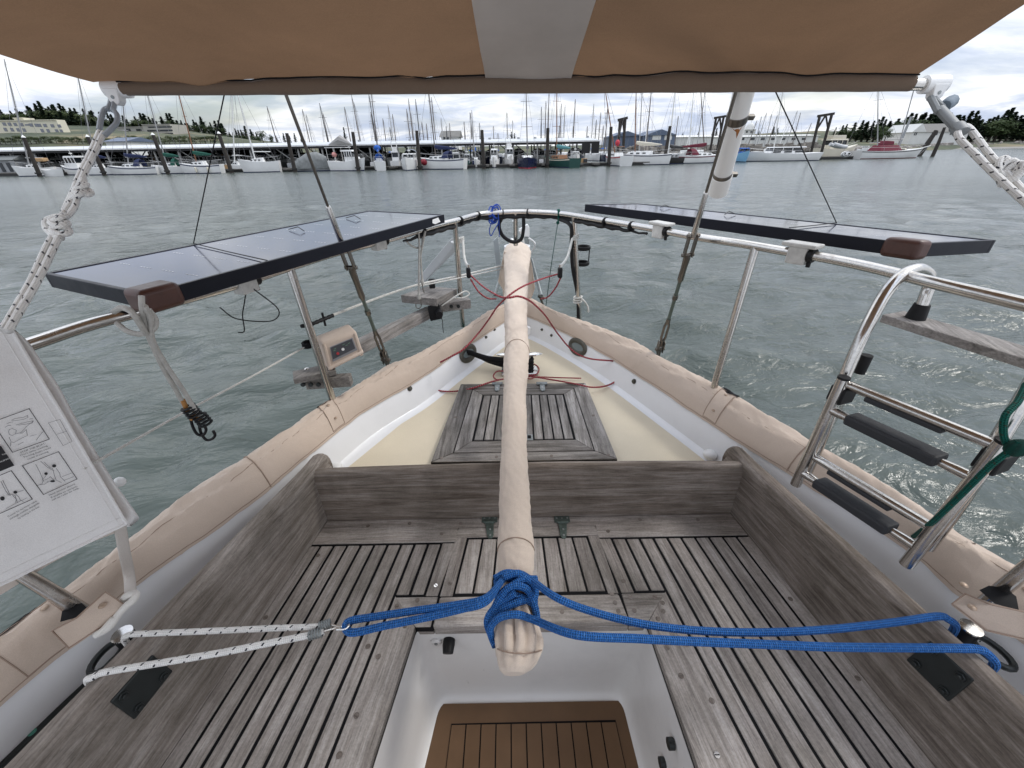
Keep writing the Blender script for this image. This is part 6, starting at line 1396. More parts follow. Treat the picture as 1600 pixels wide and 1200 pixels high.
m.tube(crom([pl_(171, 168), pl_(163, 172), pl_(158, 185), pl_(155, 203)], 5), 0.0055, 8); m.tube(crom([pl_(176, 170), pl_(183, 180), pl_(182, 192), pl_(172, 203), pl_(163, 212)], 5), 0.0055, 8); m.obj('strap_eye', m_plain('grey_strap', (0.30, 0.33, 0.36), 0.6), gl_)
R_ = 0.0068
m = MB()
m.tube(crom([pl_(163, 207), pl_(157, 218), pl_(150, 235), pl_(138, 258), pl_(126, 284), pl_(118, 303)], 5), R_*0.85, 10)
m.tube(crom([pl_(156, 205), pl_(152, 215), pl_(143, 236), pl_(131, 260), pl_(120, 284)], 5), R_*0.85, 10)
m.tube(crom([pl_(120, 285), pl_(113, 302), pl_(104, 322), pl_(98, 336)], 5), R_*0.8, 10); m.tube(crom([pl_(127, 288), pl_(122, 304), pl_(117, 322), pl_(108, 335), pl_(98, 341)], 5), R_*0.8, 10); m.tube(crom([pl_(116, 300), pl_(110, 318), pl_(102, 330)], 5), R_*0.8, 10)
for c_, n_ in (((127, 301), 3), ((92, 350), 4)):
    for k in range(n_):
        q = pl_(c_[0]+random.uniform(-4, 4), c_[1]+6*k-8); rd = 0.017
        a0 = random.random()*2; e1_ = Vector((1, -0.3, 0.3*(-1)**k)).normalized(); e2_ = Vector((0.1, 1, 0.25)).normalized()
        m.tube([q+e1_*(rd*1.1*cos(a))+e2_*(rd*0.7*sin(a)) for a in [2*pi*j/16 for j in range(16)]], R_*0.85, 8, closed=True)
m.tube([pl_(127, 290), pl_(131, 280)], R_, 8)
m.tube(crom([pl_(98, 338), pl_(84, 340), pl_(72, 346), pl_(73, 358), pl_(84, 368), pl_(96, 372)], 5), R_*0.9, 10); m.tube([pl_(98, 352), pl_(106, 358)], R_*1.1, 8)
m.tube(crom([pl_(86, 362), pl_(70, 392), pl_(50, 436), pl_(30, 472), pl_(5, 515)], 6), R_*0.85, 10)
m.tube(crom([pl_(93, 368), pl_(78, 400), pl_(58, 440), pl_(38, 474), pl_(12, 518)], 6), R_*0.85, 10)
m.obj('rope', R_WHITE, gl_, shade_angle=180)
gr_ = corner(barR, 1, 'white flecked guy rope running from the starboard awning corner out to the right', None)
YR_ = lambda py: lerp(1.2, 0.86, (py-145)/175.0); pr_ = lambda x, y, dy=0.0: aty(x, y, YR_(y)+dy)
m = MB(); m.tube([pr_(1454, 152), pr_(1466, 175)], 0.007, 8); m.tube([pr_(1458, 152), pr_(1474, 168)], 0.006, 8); m.tube(crom([pr_(1468, 170), pr_(1482, 185), pr_(1500, 205)], 5), 0.013, 12, flat=0.7); m.tube([pr_(1495, 197), pr_(1503, 207)], 0.016, 10, flat=0.8); m.obj('strap_eye', m_plain('grey_strap_2', (0.22, 0.235, 0.24), 0.55), gr_)
m = MB(); m.tube(crom([pr_(1476, 166), pr_(1484, 160), pr_(1490, 157)], 5), [0.012]+[0.014]*8+[0.008]*2, 10); m.obj('tuft', m_plain('blue_grey_tape', (0.16, 0.20, 0.24), 0.7), gr_)
m = MB(); m.tube(crom([pr_(1496, 206), pr_(1502, 199), pr_(1512, 199), pr_(1524, 212), pr_(1545, 240), pr_(1570, 268), pr_(1600, 300), pr_(1640, 345)], 6), R_, 10); m.tube(crom([pr_(1496, 207), pr_(1500, 218), pr_(1520, 238), pr_(1550, 268), pr_(1580, 296), pr_(1620, 332)], 6), R_, 10)
for k in range(4):
    q = pr_(1570+5*k, 262+4*k, -0.01); m.tube([q+Vector((0.014*cos(a), 0.012*sin(a), 0.018*sin(a+0.6*k))) for a in [2*pi*j/16 for j in range(16)]], R_*0.85, 8, closed=True)
m.tube(crom([pr_(1551, 262), pr_(1560, 260), pr_(1572, 266)], 5), R_*0.9, 8); m.tube(crom([pr_(1580, 272), pr_(1588, 262), pr_(1586, 254)], 4), R_*0.8, 8)
m.obj('rope', R_WHITE, gr_, shade_angle=180)
# =================================================================== MARINA
def Ydock(px): return 72.0 if px < 900 else lerp(72, 88, min((px-900)/380, 1.1))
MW = m_plain('boat_white', (0.72, 0.72, 0.71), 0.35, var=0.06, scale=0.6); MCR = m_plain('boat_cream', (0.60, 0.56, 0.46), 0.4, var=0.05, scale=1); MNV = m_plain('boat_navy', (0.012, 0.016, 0.05), 0.25)
MGN = m_plain('boat_green', (0.02, 0.07, 0.06), 0.3); MBK = m_plain('boat_black', (0.015, 0.014, 0.014), 0.35); MGY = m_plain('boat_grey', (0.30, 0.31, 0.32), 0.6, var=0.15, scale=1); MDG = m_plain('dark_glass', (0.02, 0.025, 0.03), 0.1)
MRD = m_plain('deep_red_cloth', (0.13, 0.015, 0.03), 0.8); MBL = m_plain('blue_cloth', (0.01, 0.10, 0.42), 0.8); MNB = m_plain('navy_cloth', (0.012, 0.02, 0.07), 0.8); MGC = m_plain('green_cloth', (0.01, 0.085, 0.06), 0.8); MTQ = m_plain('turquoise_cloth', (0.10, 0.28, 0.30), 0.8)
MRED = m_plain('bright_red', (0.45, 0.03, 0.05), 0.6); MTN = m_plain('varnished_wood', (0.28, 0.13, 0.06), 0.45, var=0.2, scale=4); MAL = m_plain('mast_aluminium', (0.36, 0.36, 0.36), 0.4, 0.3); MDM = m_plain('mast_dark', (0.13, 0.11, 0.10), 0.5); MWM = m_plain('mast_white', (0.72, 0.72, 0.70), 0.4)
MBR = m_plain('mast_brown', (0.20, 0.09, 0.045), 0.5); MST = m_plain('rigging_wire', (0.22, 0.22, 0.23), 0.5, 0.3); MLB = m_plain('pale_blue_plastic', (0.20, 0.42, 0.62), 0.5); MPK = m_plain('pink_ball', (0.62, 0.28, 0.25), 0.5); MTAN = m_plain('tan_cloth', (0.42, 0.27, 0.14), 0.8)
ANTI = m_plain('red_bottom_paint', (0.16, 0.03, 0.02), 0.6); DOCKM = m_wood('dock_planks', 0.0, dark=(0.05, 0.05, 0.045), mid=(0.13, 0.125, 0.115), light=(0.26, 0.25, 0.24)); PILEM = m_plain('piling_wood', (0.036, 0.031, 0.027), 0.9, var=0.45, scale=4, bump=0.5)
class Frame:
    def __init__(s, x, y, h): s.o = Vector((x, y, 0)); s.c, s.s = cos(h), sin(h)
    def __call__(s, x, y, z): return Vector((s.o.x+x*s.c-y*s.s, s.o.y+x*s.s+y*s.c, z))
def boat_frame(x0, x1, Y, h, ar=0.33, Lf=None):
    a, c = aty(x0, 262, Y), aty(x1, 262, Y); w = c.x-a.x; L_ = Lf or w/(abs(cos(h))+ar*abs(sin(h))); return Frame((a.x+c.x)/2, Y, h), L_, L_*ar
def hullmesh(F, L_, B, fb, mat, parent, stern=0.7, sheer=0.35, stripe=None, boot=MNB, flare=1.0, over=0.10):
    NT_ = 18; rows = []
    for i in range(NT_+1):
        t = i/NT_; x = -L_/2+L_*t
        bw = B/2*((stern+(1-stern)*min(t/0.4, 1)**0.7) if t < 0.4 else (1-((t-0.4)/0.6)**2.2))
        bw = max(bw, 0.015); zd = fb*(1+sheer*(t-0.35)**2*2.2); xo = over*L_*0.6
        row = []
        for k, (f, z) in enumerate(((0.0, -0.45), (0.55, -0.3), (0.86 if t < 0.7 else 0.72, 0.0), (0.90 if t < 0.7 else 0.78, 0.12), (0.97, 0.55*zd), (1.0, zd))):
            zz = z; sh = (zz/zd if zz > 0 else 0)*xo*(max(0, (t-0.5)/0.5)**2); sa = -(zz/zd if zz > 0 else 0)*xo*0.35*(max(0, (0.3-t)/0.3)**2)
            row.append((x-xo*0.6*max(0, (t-0.5)/0.5)**2+sh+sa, bw*f, zz))
        rows.append(row)
    port_ = [[F(x, y, z) for x, y, z in r] for r in rows]; star = [[F(x, -y, z) for x, y, z in r] for r in rows]
    m = MB(); m.grid(port_); m.grid(star); m.grid([[p[-1] for p in port_], [p[-1] for p in star]]); m.add(port_[0]+star[0][::-1], [tuple(range(12))])
    h = m.obj('hull', mat, parent, shade_angle=30)
    m = MB()
    for side_ in (1, -1): m.grid([[F(x, side_*(y+0.012), z) for x, y, z in (r[2], r[3])] for r in rows])
    m.obj('waterline_stripe', boot, h)
    if stripe is not None:
        m = MB()
        for side_ in (1, -1): m.grid([[F(x, side_*(y+0.015), z-dz) for dz in (0.10, 0.22)] for (x, y, z) in [r[5] for r in rows]])
        m.obj('sheer_stripe', stripe, h)
    return h, rows
def mastrig(F, parent, base, top, mat, r=0.075, spread=1.2, stays=True, L_=9, nsp=1, stayw=0.018):
    th_top = top
    m = MB(); m.tube([base, base.lerp(top, 0.6), top], [r, r*0.9, r*0.55], 8); m.obj('mast', mat, parent)
    m = MB()
    for k in range(nsp):
        c = base.lerp(top, (k+1)/(nsp+1)+0.08); m.tube([c+(F(0, spread*0.5, 0)-F(0, 0, 0)), c-(F(0, spread*0.5, 0)-F(0, 0, 0))], 0.028, 5)
    m.obj('spreader', mat, parent)
    if stays:
        m = MB(); b0 = base.copy(); fw = F(1, 0, 0)-F(0, 0, 0); sd = F(0, 1, 0)-F(0, 0, 0)
        m.tube([top, b0+fw*L_*0.40+Vector((0, 0, -0.4))], stayw, 4); m.tube([top, b0-fw*L_*0.52+Vector((0, 0, -0.4))], stayw, 4)
        c = base.lerp(top, 1/(nsp+1)+0.08)
        for s_ in (1, -1): m.tube([top, c+sd*s_*spread*0.5, b0+sd*s_*L_*0.14+Vector((0, 0, -0.4))], stayw*0.8, 4)
        m.obj('rigging', MST, parent)
WIN = MDG
def sailboat(x0, x1, h, label, hull=MW, mast=None, masttop=None, mm=MAL, cover=None, Y=None, fb=1.15, stripe=None, boot=MNB, dodger=None, nsp=1, cabin=MW, extra=None, group=None, r=0.09, stern=0.7, yoff=0.0, mbase=0.08, detail=True, Lf=None):
    Y = (Y or Ydock((x0+x1)/2))+yoff; h = radians(h); F, L_, B = boat_frame(x0, x1, Y, h, Lf=Lf)
    th = thing('sailboat', label, 'sailboat', tuple(F.o), group)
    hl, rows = hullmesh(F, L_, B, fb, hull, th, stern=stern, stripe=stripe, boot=boot)
    if cabin is not None:
        cz = fb+0.05; m = MB(); a, c = -L_*0.14, L_*0.24; w1, w2 = B*0.30, B*0.20
        m.hexa([F(a, -w1, cz-0.1), F(a, w1, cz-0.1), F(c, w2, cz-0.1), F(c, -w2, cz-0.1)], [F(a+0.1, -w1*0.85, cz+0.5), F(a+0.1, w1*0.85, cz+0.5), F(c-0.5, w2*0.8, cz+0.38), F(c-0.5, -w2*0.8, cz+0.38)]); cb = m.obj('cabin', cabin, th, smooth=False, bevel=0.04)
        if detail:
            for s_ in (1, -1):
                for k in range(3):
                    u = lerp(a, c, 0.15+0.27*k); wy = lerp(w1, w2, 0.15+0.27*k)*0.95; q = F(u+0.25, s_*(wy), cz+0.2); m = MB(); m.box(q, (L_*0.055, 0.05, 0.16), ax=F(1, 0, 0)-F(0, 0, 0)); m.obj('window', WIN, cb, smooth=False)
            # pulpit, pushpit and lifelines
            m = MB(); R_ = [r_[5] for r_ in rows]
            for s_ in (1, -1):
                ln = [F(x, s_*y*0.95, z+0.6) for x, y, z in R_[::2]]; m.tube(ln, 0.014, 4)
                for x, y, z in R_[1::4]: m.tube([F(x, s_*y*0.95, z), F(x, s_*y*0.95, z+0.6)], 0.014, 4)
            x, y, z = R_[0]; m.tube([F(x, y*0.95, z+0.6), F(x, -y*0.95, z+0.6)], 0.02, 4); m.obj('guard_rail', MAL, th)
    if masttop is not None:
        bp_ = F(L_*mbase, 0, fb+0.4); tp = aty(masttop[0], masttop[1], bp_.y); d = tp-bp_
        if masttop[1] <= 146: tp = bp_+d*1.15
        mastrig(F, th, bp_, tp, mm, r=r, L_=L_, nsp=nsp, spread=B*0.5)
        bo, be = bp_+Vector((0, 0, 1.0)), F(-L_*0.36, 0, fb+1.35)
        m = MB(); m.tube([bo, be], 0.06, 6); m.obj('boom', mm, th)
        if cover is not None:
            m = MB(); m.tube([bo+Vector((0, 0, 0.35)), bo.lerp(be, 0.15)+Vector((0, 0, 0.22)), bo.lerp(be, 0.6)+Vector((0, 0, 0.13)), be+Vector((0, 0, 0.04))], [0.16, 0.20, 0.15, 0.06], 8, flat=1.5); m.obj('sail_cover', cover, th)
    if dodger is not None:
        m = MB(); rws = []
        for k in range(5):
            u = lerp(-L_*0.22, -L_*0.08, k/4); hh = [0.95, 1.0, 0.98, 0.85, 0.4][k]; rws.append([F(u, B*0.34*cos(a)*-1, fb+0.15+hh*sin(a)**0.6) for a in [pi*j/8 for j in range(9)]])
        m.grid(rws); m.obj('dodger', dodger, th)
    if extra: extra(F, L_, B, fb, th)
    return th, F, L_, B
def fenders(ks, mat=MWM):
    def f(F, L_, B, fb, th):
        for u, s_ in ks: m = MB(); q = F(L_*u, s_*(B*0.5+0.12), 0.55); m.tube([q+Vector((0, 0, z)) for z in (-0.38, -0.3, 0.0, 0.3, 0.38)], [0.03, 0.13, 0.15, 0.13, 0.03], 8); m.obj('fender', mat, th)
    return f
def motorboat(x0, x1, h, label, hull=MW, fb=1.1, cab=(-0.15, 0.22), ch=1.3, fly=False, Y=None, yoff=0.0, canopy=None, stripe=None, ar=0.36, boot=MNB, group=None, extra=None, cabm=MW, Lf=None, radar=True):
    Y = (Y or Ydock((x0+x1)/2))+yoff; h = radians(h); F, L_, B = boat_frame(x0, x1, Y, h, ar, Lf=Lf)
    th = thing('motorboat', label, 'motorboat', tuple(F.o), group); hl, rows = hullmesh(F, L_, B, fb, hull, th, stern=0.92, sheer=0.5, stripe=stripe, boot=boot, over=0.14)
    a, c = L_*cab[0], L_*cab[1]; w = B*0.38; z0 = fb; z1 = fb+ch; m = MB()
    m.hexa([F(a, -w, z0-0.1), F(a, w, z0-0.1), F(c+ch*0.5, w*0.8, z0-0.1), F(c+ch*0.5, -w*0.8, z0-0.1)], [F(a, -w*0.9, z0+ch*0.42), F(a, w*0.9, z0+ch*0.42), F(c+ch*0.28, w*0.8, z0+ch*0.42), F(c+ch*0.28, -w*0.8, z0+ch*0.42)]); cb = m.obj('cabin', cabm, th, smooth=False, bevel=0.04)
    m = MB(); m.hexa([F(a+0.1, -w*0.86, z0+ch*0.42), F(a+0.1, w*0.86, z0+ch*0.42), F(c+ch*0.25, w*0.76, z0+ch*0.42), F(c+ch*0.25, -w*0.76, z0+ch*0.42)], [F(a+0.1, -w*0.80, z0+ch*0.86), F(a+0.1, w*0.80, z0+ch*0.86), F(c-0.05, w*0.7, z0+ch*0.86), F(c-0.05, -w*0.7, z0+ch*0.86)]); gl = m.obj('window_band', MDG, th, smooth=False)
    m = MB()
    for k in range(4):
        u = lerp(a+0.1, c+0.05, k/3)
        for s_ in (1, -1): m.box(F(u, s_*w*0.86, z0+ch*0.64), (0.09, 0.06, ch*0.46), ax=F(1, 0, 0)-F(0, 0, 0))
    m.box(F(c+ch*0.13, 0, z0+ch*0.64), (0.08, 0.08, ch*0.5), ax=F(1, 0, 0)-F(0, 0, 0)); m.obj('pillars', cabm, gl, smooth=False)['kind'] = 'stuff'
    m = MB(); m.hexa([F(a-0.5, -w*0.98, z0+ch*0.86), F(a-0.5, w*0.98, z0+ch*0.86), F(c+0.25, w*0.8, z0+ch*0.86), F(c+0.25, -w*0.8, z0+ch*0.86)], [F(a-0.5, -w*0.92, z1), F(a-0.5, w*0.92, z1), F(c+0.1, w*0.75, z1), F(c+0.1, -w*0.75, z1)]); m.obj('cabin_roof', cabm, th, smooth=False, bevel=0.03)
    if fly:
        m = MB(); m.hexa([F(a+0.2, -w*0.7, z1), F(a+0.2, w*0.7, z1), F(c-0.2, w*0.6, z1), F(c-0.2, -w*0.6, z1)], [F(a+0.0, -w*0.75, z1+0.6), F(a+0.0, w*0.75, z1+0.6), F(c-0.3, w*0.6, z1+0.6), F(c-0.3, -w*0.6, z1+0.6)]); m.obj('flybridge', cabm, th, smooth=False, bevel=0.05)
        m = MB(); q = F(a+0.3, 0, z1+0.6); sd = F(0, 1, 0)-F(0, 0, 0); m.tube(crom([q-sd*w*0.7, q-sd*w*0.6+Vector((0, 0, 0.8)), q+sd*w*0.6+Vector((0, 0, 0.8)), q+sd*w*0.7], 5), 0.07, 6); m.obj('radar_arch', cabm, th)
    if canopy is not None:
        m = MB(); rws = []
        for k in range(5):
            u = lerp(-L_*0.46, a+0.1, k/4); rws.append([F(u, B*0.40*-cos(a_), fb+0.1+[0.9, 1.35, 1.5, 1.5, 1.4][k]*sin(a_)**0.45) for a_ in [pi*j/8 for j in range(9)]])
        m.grid(rws); m.add(rws[0], [tuple(range(9))]); m.obj('canopy', canopy, th)
    m = MB()
    R_ = [r_[5] for r_ in rows][9:]
    for s_ in (1, -1):
        m.tube([F(x, s_*y*0.92, z+0.55) for x, y, z in R_[::2]], 0.018, 4)
        for x, y, z in R_[::2]: m.tube([F(x, s_*y*0.92, z), F(x, s_*y*0.92, z+0.55)], 0.015, 4)
    m.obj('bow_rail', MAL, th)
    if radar:
        m = MB(); q = F((a+c)/2, 0, z1+(1.4 if fly else 0)); m.tube([q, q+Vector((0, 0, 0.9))], 0.03, 5); m.tube([q+Vector((0, 0, 0.3)), q+Vector((0, 0, 0.42))], 0.22, 10); m.obj('radar_mast', MWM, th)
    if extra: extra(F, L_, B, fb, th)
    return th, F, L_, B

# ---- left to right, boats in front of the shed
bh = thing('boathouse', 'small grey floating boathouse at the far left edge of the marina', 'boathouse', tuple(aty(-10, 262, 75)))
a, c = aty(-60, 262, 76), aty(27, 262, 76); m = MB(); m.box(((a.x+c.x)/2, 78, 1.25), (c.x-a.x, 4, 2.1)); m.obj('wall', MGY, bh, smooth=False); m = MB(); m.hexa([Vector((a.x-0.3, 75.6, 2.3)), Vector((c.x+0.3, 75.6, 2.3)), Vector((c.x+0.3, 80.4, 2.3)), Vector((a.x-0.3, 80.4, 2.3))], [Vector((a.x-0.3, 77.4, 3.0)), Vector((c.x+0.3, 77.4, 3.0)), Vector((c.x+0.3, 78.6, 3.0)), Vector((a.x-0.3, 78.6, 3.0))]); m.obj('roof', m_plain('grey_shed_roof', (0.16, 0.17, 0.17), 0.7), bh, smooth=False)
for x in (4, 16): q = aty(x, 262, 76); MB().box((q.x, 75.97, 1.25), (0.6, 0.06, 1.3)).obj('door', MDG, bh, smooth=False)
def gear(F, L_, B, fb, th):
    m = MB(); m.box(F(-L_*0.30, 0, fb+1.1), (1.2, 1.0, 0.5)); m.obj('tan_cover', MTAN, th, bevel=0.1); m = MB(); m.box(F(-L_*0.47, 0.4, fb+0.6), (0.3, 0.35, 0.7)); m.obj('outboard', MBK, th, bevel=0.08)
    fenders([(0.1, -1), (0.3, -1)])(F, L_, B, fb, th)
sailboat(28, 78, 205, 'white sailboat at the far left with tan cloth and an outboard on its stern', masttop=(12, 116), mm=MAL, extra=gear, yoff=0)
dg = thing('dinghy', 'upturned white dinghy lashed beside the leftmost white sailboat', 'dinghy', tuple(aty(82, 262, 70.5)))
F_ = Frame(aty(82, 262, 70.6).x, 70.6, radians(-12)); hullmesh(F_, 3.4, 1.3, 0.85, MW, dg, stern=0.8, over=0.2, boot=MW)
motorboat(92, 142, 170, 'white cabin motorboat with wraparound windows among the left boats', fb=1.0, ch=1.7, cab=(-0.3, 0.1), yoff=2.2, stripe=MNB)
sailboat(134, 178, 188, 'white sailboat behind the second piling from the left', masttop=(123, 126), yoff=0.0, cover=MNB, fb=1.0)
sailboat(172, 246, 184, 'long white sailboat with navy blue sail cover left of the third piling', masttop=(190, 140), cover=MNB, dodger=MNB, fb=1.0, yoff=-0.6, stripe=MNB, nsp=2)
sailboat(240, 294, 186, 'white sailboat with tall pale mast and green cockpit cover behind the third piling', masttop=(229, 143), cover=MGC, dodger=MGC, fb=1.0, yoff=0.4)
sailboat(284, 346, 183, 'white sailboat with brown mast, portholes and hanging fenders', masttop=(278, 143), mm=MBR, cover=MGC, fb=1.15, yoff=-0.8, extra=fenders([(-0.1, -1), (0.1, -1), (-0.25, 1), (0.05, 1)], MCR), stripe=MNB)
sailboat(378, 437, -168, 'white motor sailer with two pale masts between the fourth and fifth pilings', masttop=(370, 143), mm=MWM, fb=1.45, nsp=2, cabin=MW, yoff=0.0, r=0.1)
sailboat(352, 392, 170, 'smaller white sailboat just right of the fourth piling', masttop=(362, 145), mm=MWM, fb=1.0, yoff=3.0)
def tarp(F, L_, B, fb, th):
    m = MB(); rws = [[F(u*L_, B*0.55*-cos(a), fb*0.4+h_*sin(a)**0.7) for a in [pi*j/8 for j in range(9)]] for u, h_ in ((-0.45, 1.6), (-0.2, 2.3), (0.1, 2.1), (0.4, 1.3), (0.52, 0.7))]; m.grid(rws); m.add(rws[0], [tuple(range(9))]); m.obj('grey_tarpaulin', m_plain('grey_tarp', (0.17, 0.18, 0.18), 0.8, var=0.3, scale=2), th)
motorboat(462, 516, -160, 'motorboat shrouded in a grey tarpaulin right of the fifth piling', hull=MGY, fb=1.0, ch=0.9, extra=tarp, yoff=0.8, radar=False)
def ball(F, L_, B, fb, th):
    m = MB(); m.ball(F(-L_*0.30, -B*0.2, fb+1.0)+Vector((0, -0.5, 0)), 0.36, 12, 8); m.obj('pink_buoy', MPK, th); m = MB(); m.tube([F(-L_*0.5, 0, fb+2.3), F(-L_*0.1, 0, fb+2.9), F(L_*0.2, 0, fb+2.3)], [0.1, 0.7, 0.1], 8); m.obj('grey_bundle', m_plain('grey_bundle', (0.30, 0.29, 0.28), 0.8), th)
    m = MB(); m.box(F(-L_*0.28, 0, fb+1.95), (L_*0.5, B*0.9, 0.08), ax=F(1, 0, 0)-F(0, 0, 0)); m.obj('awning_roof', MW, th, smooth=False); m = MB()
    for u in (-0.5, -0.28): 
        for s_ in (1, -1): m.tube([F(L_*u, s_*B*0.4, fb), F(L_*u, s_*B*0.4, fb+1.95)], 0.04, 5)
    m.obj('awning_poles', MWM, th)['kind'] = 'stuff'
motorboat(514, 578, -20, 'white trawler with shaded afterdeck and pink buoy left of the sixth piling', fb=1.25, ch=1.6, cab=(0.0, 0.22), extra=ball, yoff=-0.5)
def bluestuff(F, L_, B, fb, th): m = MB(); m.ball(F(-L_*0.1, 0, fb+1.9), 0.5, 10, 7, (1.1, 1, 0.8)); m.obj('blue_sail_bundle', MBL, th)
sailboat(577, 611, 108, 'white sailboat stern on with a bright blue bundled sail', masttop=(580, 143), mm=MDM, cover=MBL, extra=bluestuff, dodger=MBL, fb=1.15, stern=0.85, nsp=2)
motorboat(612, 630, 95, 'small white cruiser tucked back between the blue bundled sailboat and the express cruiser', yoff=5, fb=1.1, ch=1.5, fly=True)
motorboat(627, 656, -88, 'white express cruiser bow on left of the seventh piling', fb=1.25, ch=1.0, cab=(-0.2, 0.12), canopy=m_plain('clear_canopy_dark', (0.10, 0.11, 0.13), 0.3), yoff=-1, ar=0.38)
rb = thing('red_float', 'round red float hanging beside the seventh piling', 'float', tuple(aty(665, 252, 71.5))); m = MB(); q = aty(664.5, 253, 71.5); m.ball(q, 0.62, 12, 8, (1.2, 1, 0.8)); m.obj('ball', m_plain('float_red', (0.28, 0.015, 0.03), 0.5), rb)
sailboat(671, 706, 165, 'white sloop with dark blue dodger right of the seventh piling', masttop=(669.5, 143), mm=MDM, cover=MNB, dodger=MNB, fb=1.35, nsp=2, yoff=-0.5, stripe=MNB, Lf=8.2)
motorboat(707, 722, 92, 'small white boat with grey wheelhouse under the shed edge', fb=0.8, ch=1.5, yoff=2.5)
motorboat(724, 738, -88, 'low dark green boat under the shed left of the eighth piling', hull=MGN, cabm=MGY, fb=0.8, ch=1.2, yoff=4)
sailboat(735, 753, -85, 'white sailboat with blue cover just left of the eighth piling', masttop=(734, 176), cover=MBL, fb=1.0, yoff=4)
motorboat(765, 781, -92, 'white motorboat bow on under the shed right of the eighth piling', fb=1.1, ch=1.6, yoff=3.5)
motorboat(784, 806, -80, 'white flybridge motorboat under the shed left of the navy sailboat', fb=1.2, ch=1.6, fly=True, yoff=5)
sailboat(805, 843, -92, 'navy blue sailboat bow on with tall dark mast and crosstrees', hull=MNV, masttop=(822, 143), mm=MDM, fb=1.15, boot=MRED, cover=MNB, nsp=2, Lf=10)
sailboat(857, 889, 115, 'dark green hulled sailboat with varnished cabin right of the ninth piling', hull=MGN, masttop=(870, 143), mm=MBR, cabin=MTN, cover=MTQ, fb=1.15, stripe=MCR, nsp=2, Lf=9)
motorboat(889, 905, -90, 'white boat with black wraparound stripe inside the shed end', fb=1.3, ch=0.8, yoff=4)
def redcov(F, L_, B, fb, th): m = MB(); m.ball(F(L_*0.0, 0, fb+1.9), 0.38, 10, 7, (1, 1, 1.2)); m.obj('red_cover', MRED, th)
sailboat(943, 979, 100, 'white sailboat with red sheer stripe and red cover right of the tenth piling', masttop=(946, 143), mm=MBR, stripe=MRED, extra=redcov, fb=1.3, stern=0.85, Lf=8)
sailboat(975, 1018, 175, 'white sloop with dark sheer stripe and row of ports', masttop=(994, 143), mm=MBR, stripe=MNV, fb=1.45, yoff=-0.5, cover=MCR, Lf=9.5, nsp=2)
sailboat(1022, 1068, -150, 'black hulled sailboat with pale tall mast beside the eleventh piling', hull=MBK, masttop=(1055, 143), mm=MWM, fb=0.95, cabin=MGY, cover=MBK, r=0.13, nsp=2, Lf=9)
sailboat(1064, 1116, 5, 'white sailboat with deep red sail cover and canopy', masttop=(1095, 143), mm=MDM, cover=MRD, dodger=MRD, fb=1.1, yoff=-0.5, stripe=MRD, Lf=9.5)
motorboat(1138, 1164, -95, 'white boat under a blue cover right of the white tube', hull=MLB, cabm=MBL, fb=1.2, ch=1.0, radar=False)
def catd(F, L_, B, fb, th):
    for s_ in (1, -1):
        for u in (-0.2, -0.05, 0.1): m = MB(); m.box(F(L_*u, s_*B*0.36, fb+0.32), (L_*0.10, 0.1, 0.22), ax=F(1, 0, 0)-F(0, 0, 0)); m.obj('window', MDG, th, smooth=False)
motorboat(1158, 1266, 178, 'long low white powered catamaran left of the timber frame by the right hand boats', fb=1.15, ch=1.1, cab=(-0.25, 0.15), ar=0.30, extra=catd, yoff=-2, radar=False)
def teak_rail(F, L_, B, fb, th):
    m = MB(); m.box(F(-L_*0.05, -B*0.40, fb+0.25), (L_*0.25, 0.06, 0.16), ax=F(1, 0, 0)-F(0, 0, 0)); m.obj('window', MDG, th, smooth=False)
motorboat(1262, 1330, 8, 'cream flybridge motor yacht with red bottom behind the ketch', hull=MCR, cabm=MCR, fb=1.7, ch=1.7, cab=(-0.28, 0.12), fly=True, boot=ANTI, extra=teak_rail, yoff=1.5)
def ketch_x(F, L_, B, fb, th):
    t2 = aty(1428, 140, F.o.y); b2 = aty(1403, 232, F.o.y)
    m = MB(); m.tube([b2, b2.lerp(t2, 1.25)], 0.085, 8); m.obj('foremast', MAL, th)
    m = MB(); m.hexa([F(-L_*0.26, -B*0.38, fb), F(-L_*0.26, B*0.38, fb), F(L_*0.12, B*0.3, fb), F(L_*0.12, -B*0.3, fb)], [F(-L_*0.22, -B*0.25, fb+1.0), F(-L_*0.22, B*0.25, fb+1.0), F(L_*0.06, B*0.2, fb+0.95), F(L_*0.06, -B*0.2, fb+0.95)]); m.obj('maroon_cover', MRD, th, bevel=0.1)
    m = MB(); m.hexa([F(-L_*0.18, -B*0.2, fb+1.0), F(-L_*0.18, B*0.2, fb+1.0), F(-L_*0.02, B*0.2, fb+1.0), F(-L_*0.02, -B*0.2, fb+1.0)], [F(-L_*0.16, -B*0.18, fb+1.7), F(-L_*0.16, B*0.18, fb+1.7), F(-L_*0.03, B*0.18, fb+1.6), F(-L_*0.03, -B*0.18, fb+1.6)]); m.obj('wheelhouse_cover', MRD, th, bevel=0.1)
    m = MB(); m.tube([F(L_*0.46, 0, fb+0.3), F(L_*0.62, 0, fb+0.75)], 0.07, 6); m.tube([F(L_*0.60, 0, fb+0.7), F(L_*0.49, 0, 0.5)], 0.015, 4); m.obj('bowsprit', MWM, th)
    m = MB(); m.tube([F(-L_*0.12, 0, fb+1.9), F(L_*0.16, 0, fb+1.9)], 0.07, 6); m.obj('main_boom', MAL, th)
sailboat(1318, 1440, 2, 'long white ketch with maroon covers and bowsprit at the right end of the boats', masttop=(1372, 143), mm=MAL, fb=1.25, extra=ketch_x, stripe=MBK, boot=ANTI, mbase=-0.2, nsp=2, yoff=-2.5, Lf=12.5, cabin=MCR, r=0.09)
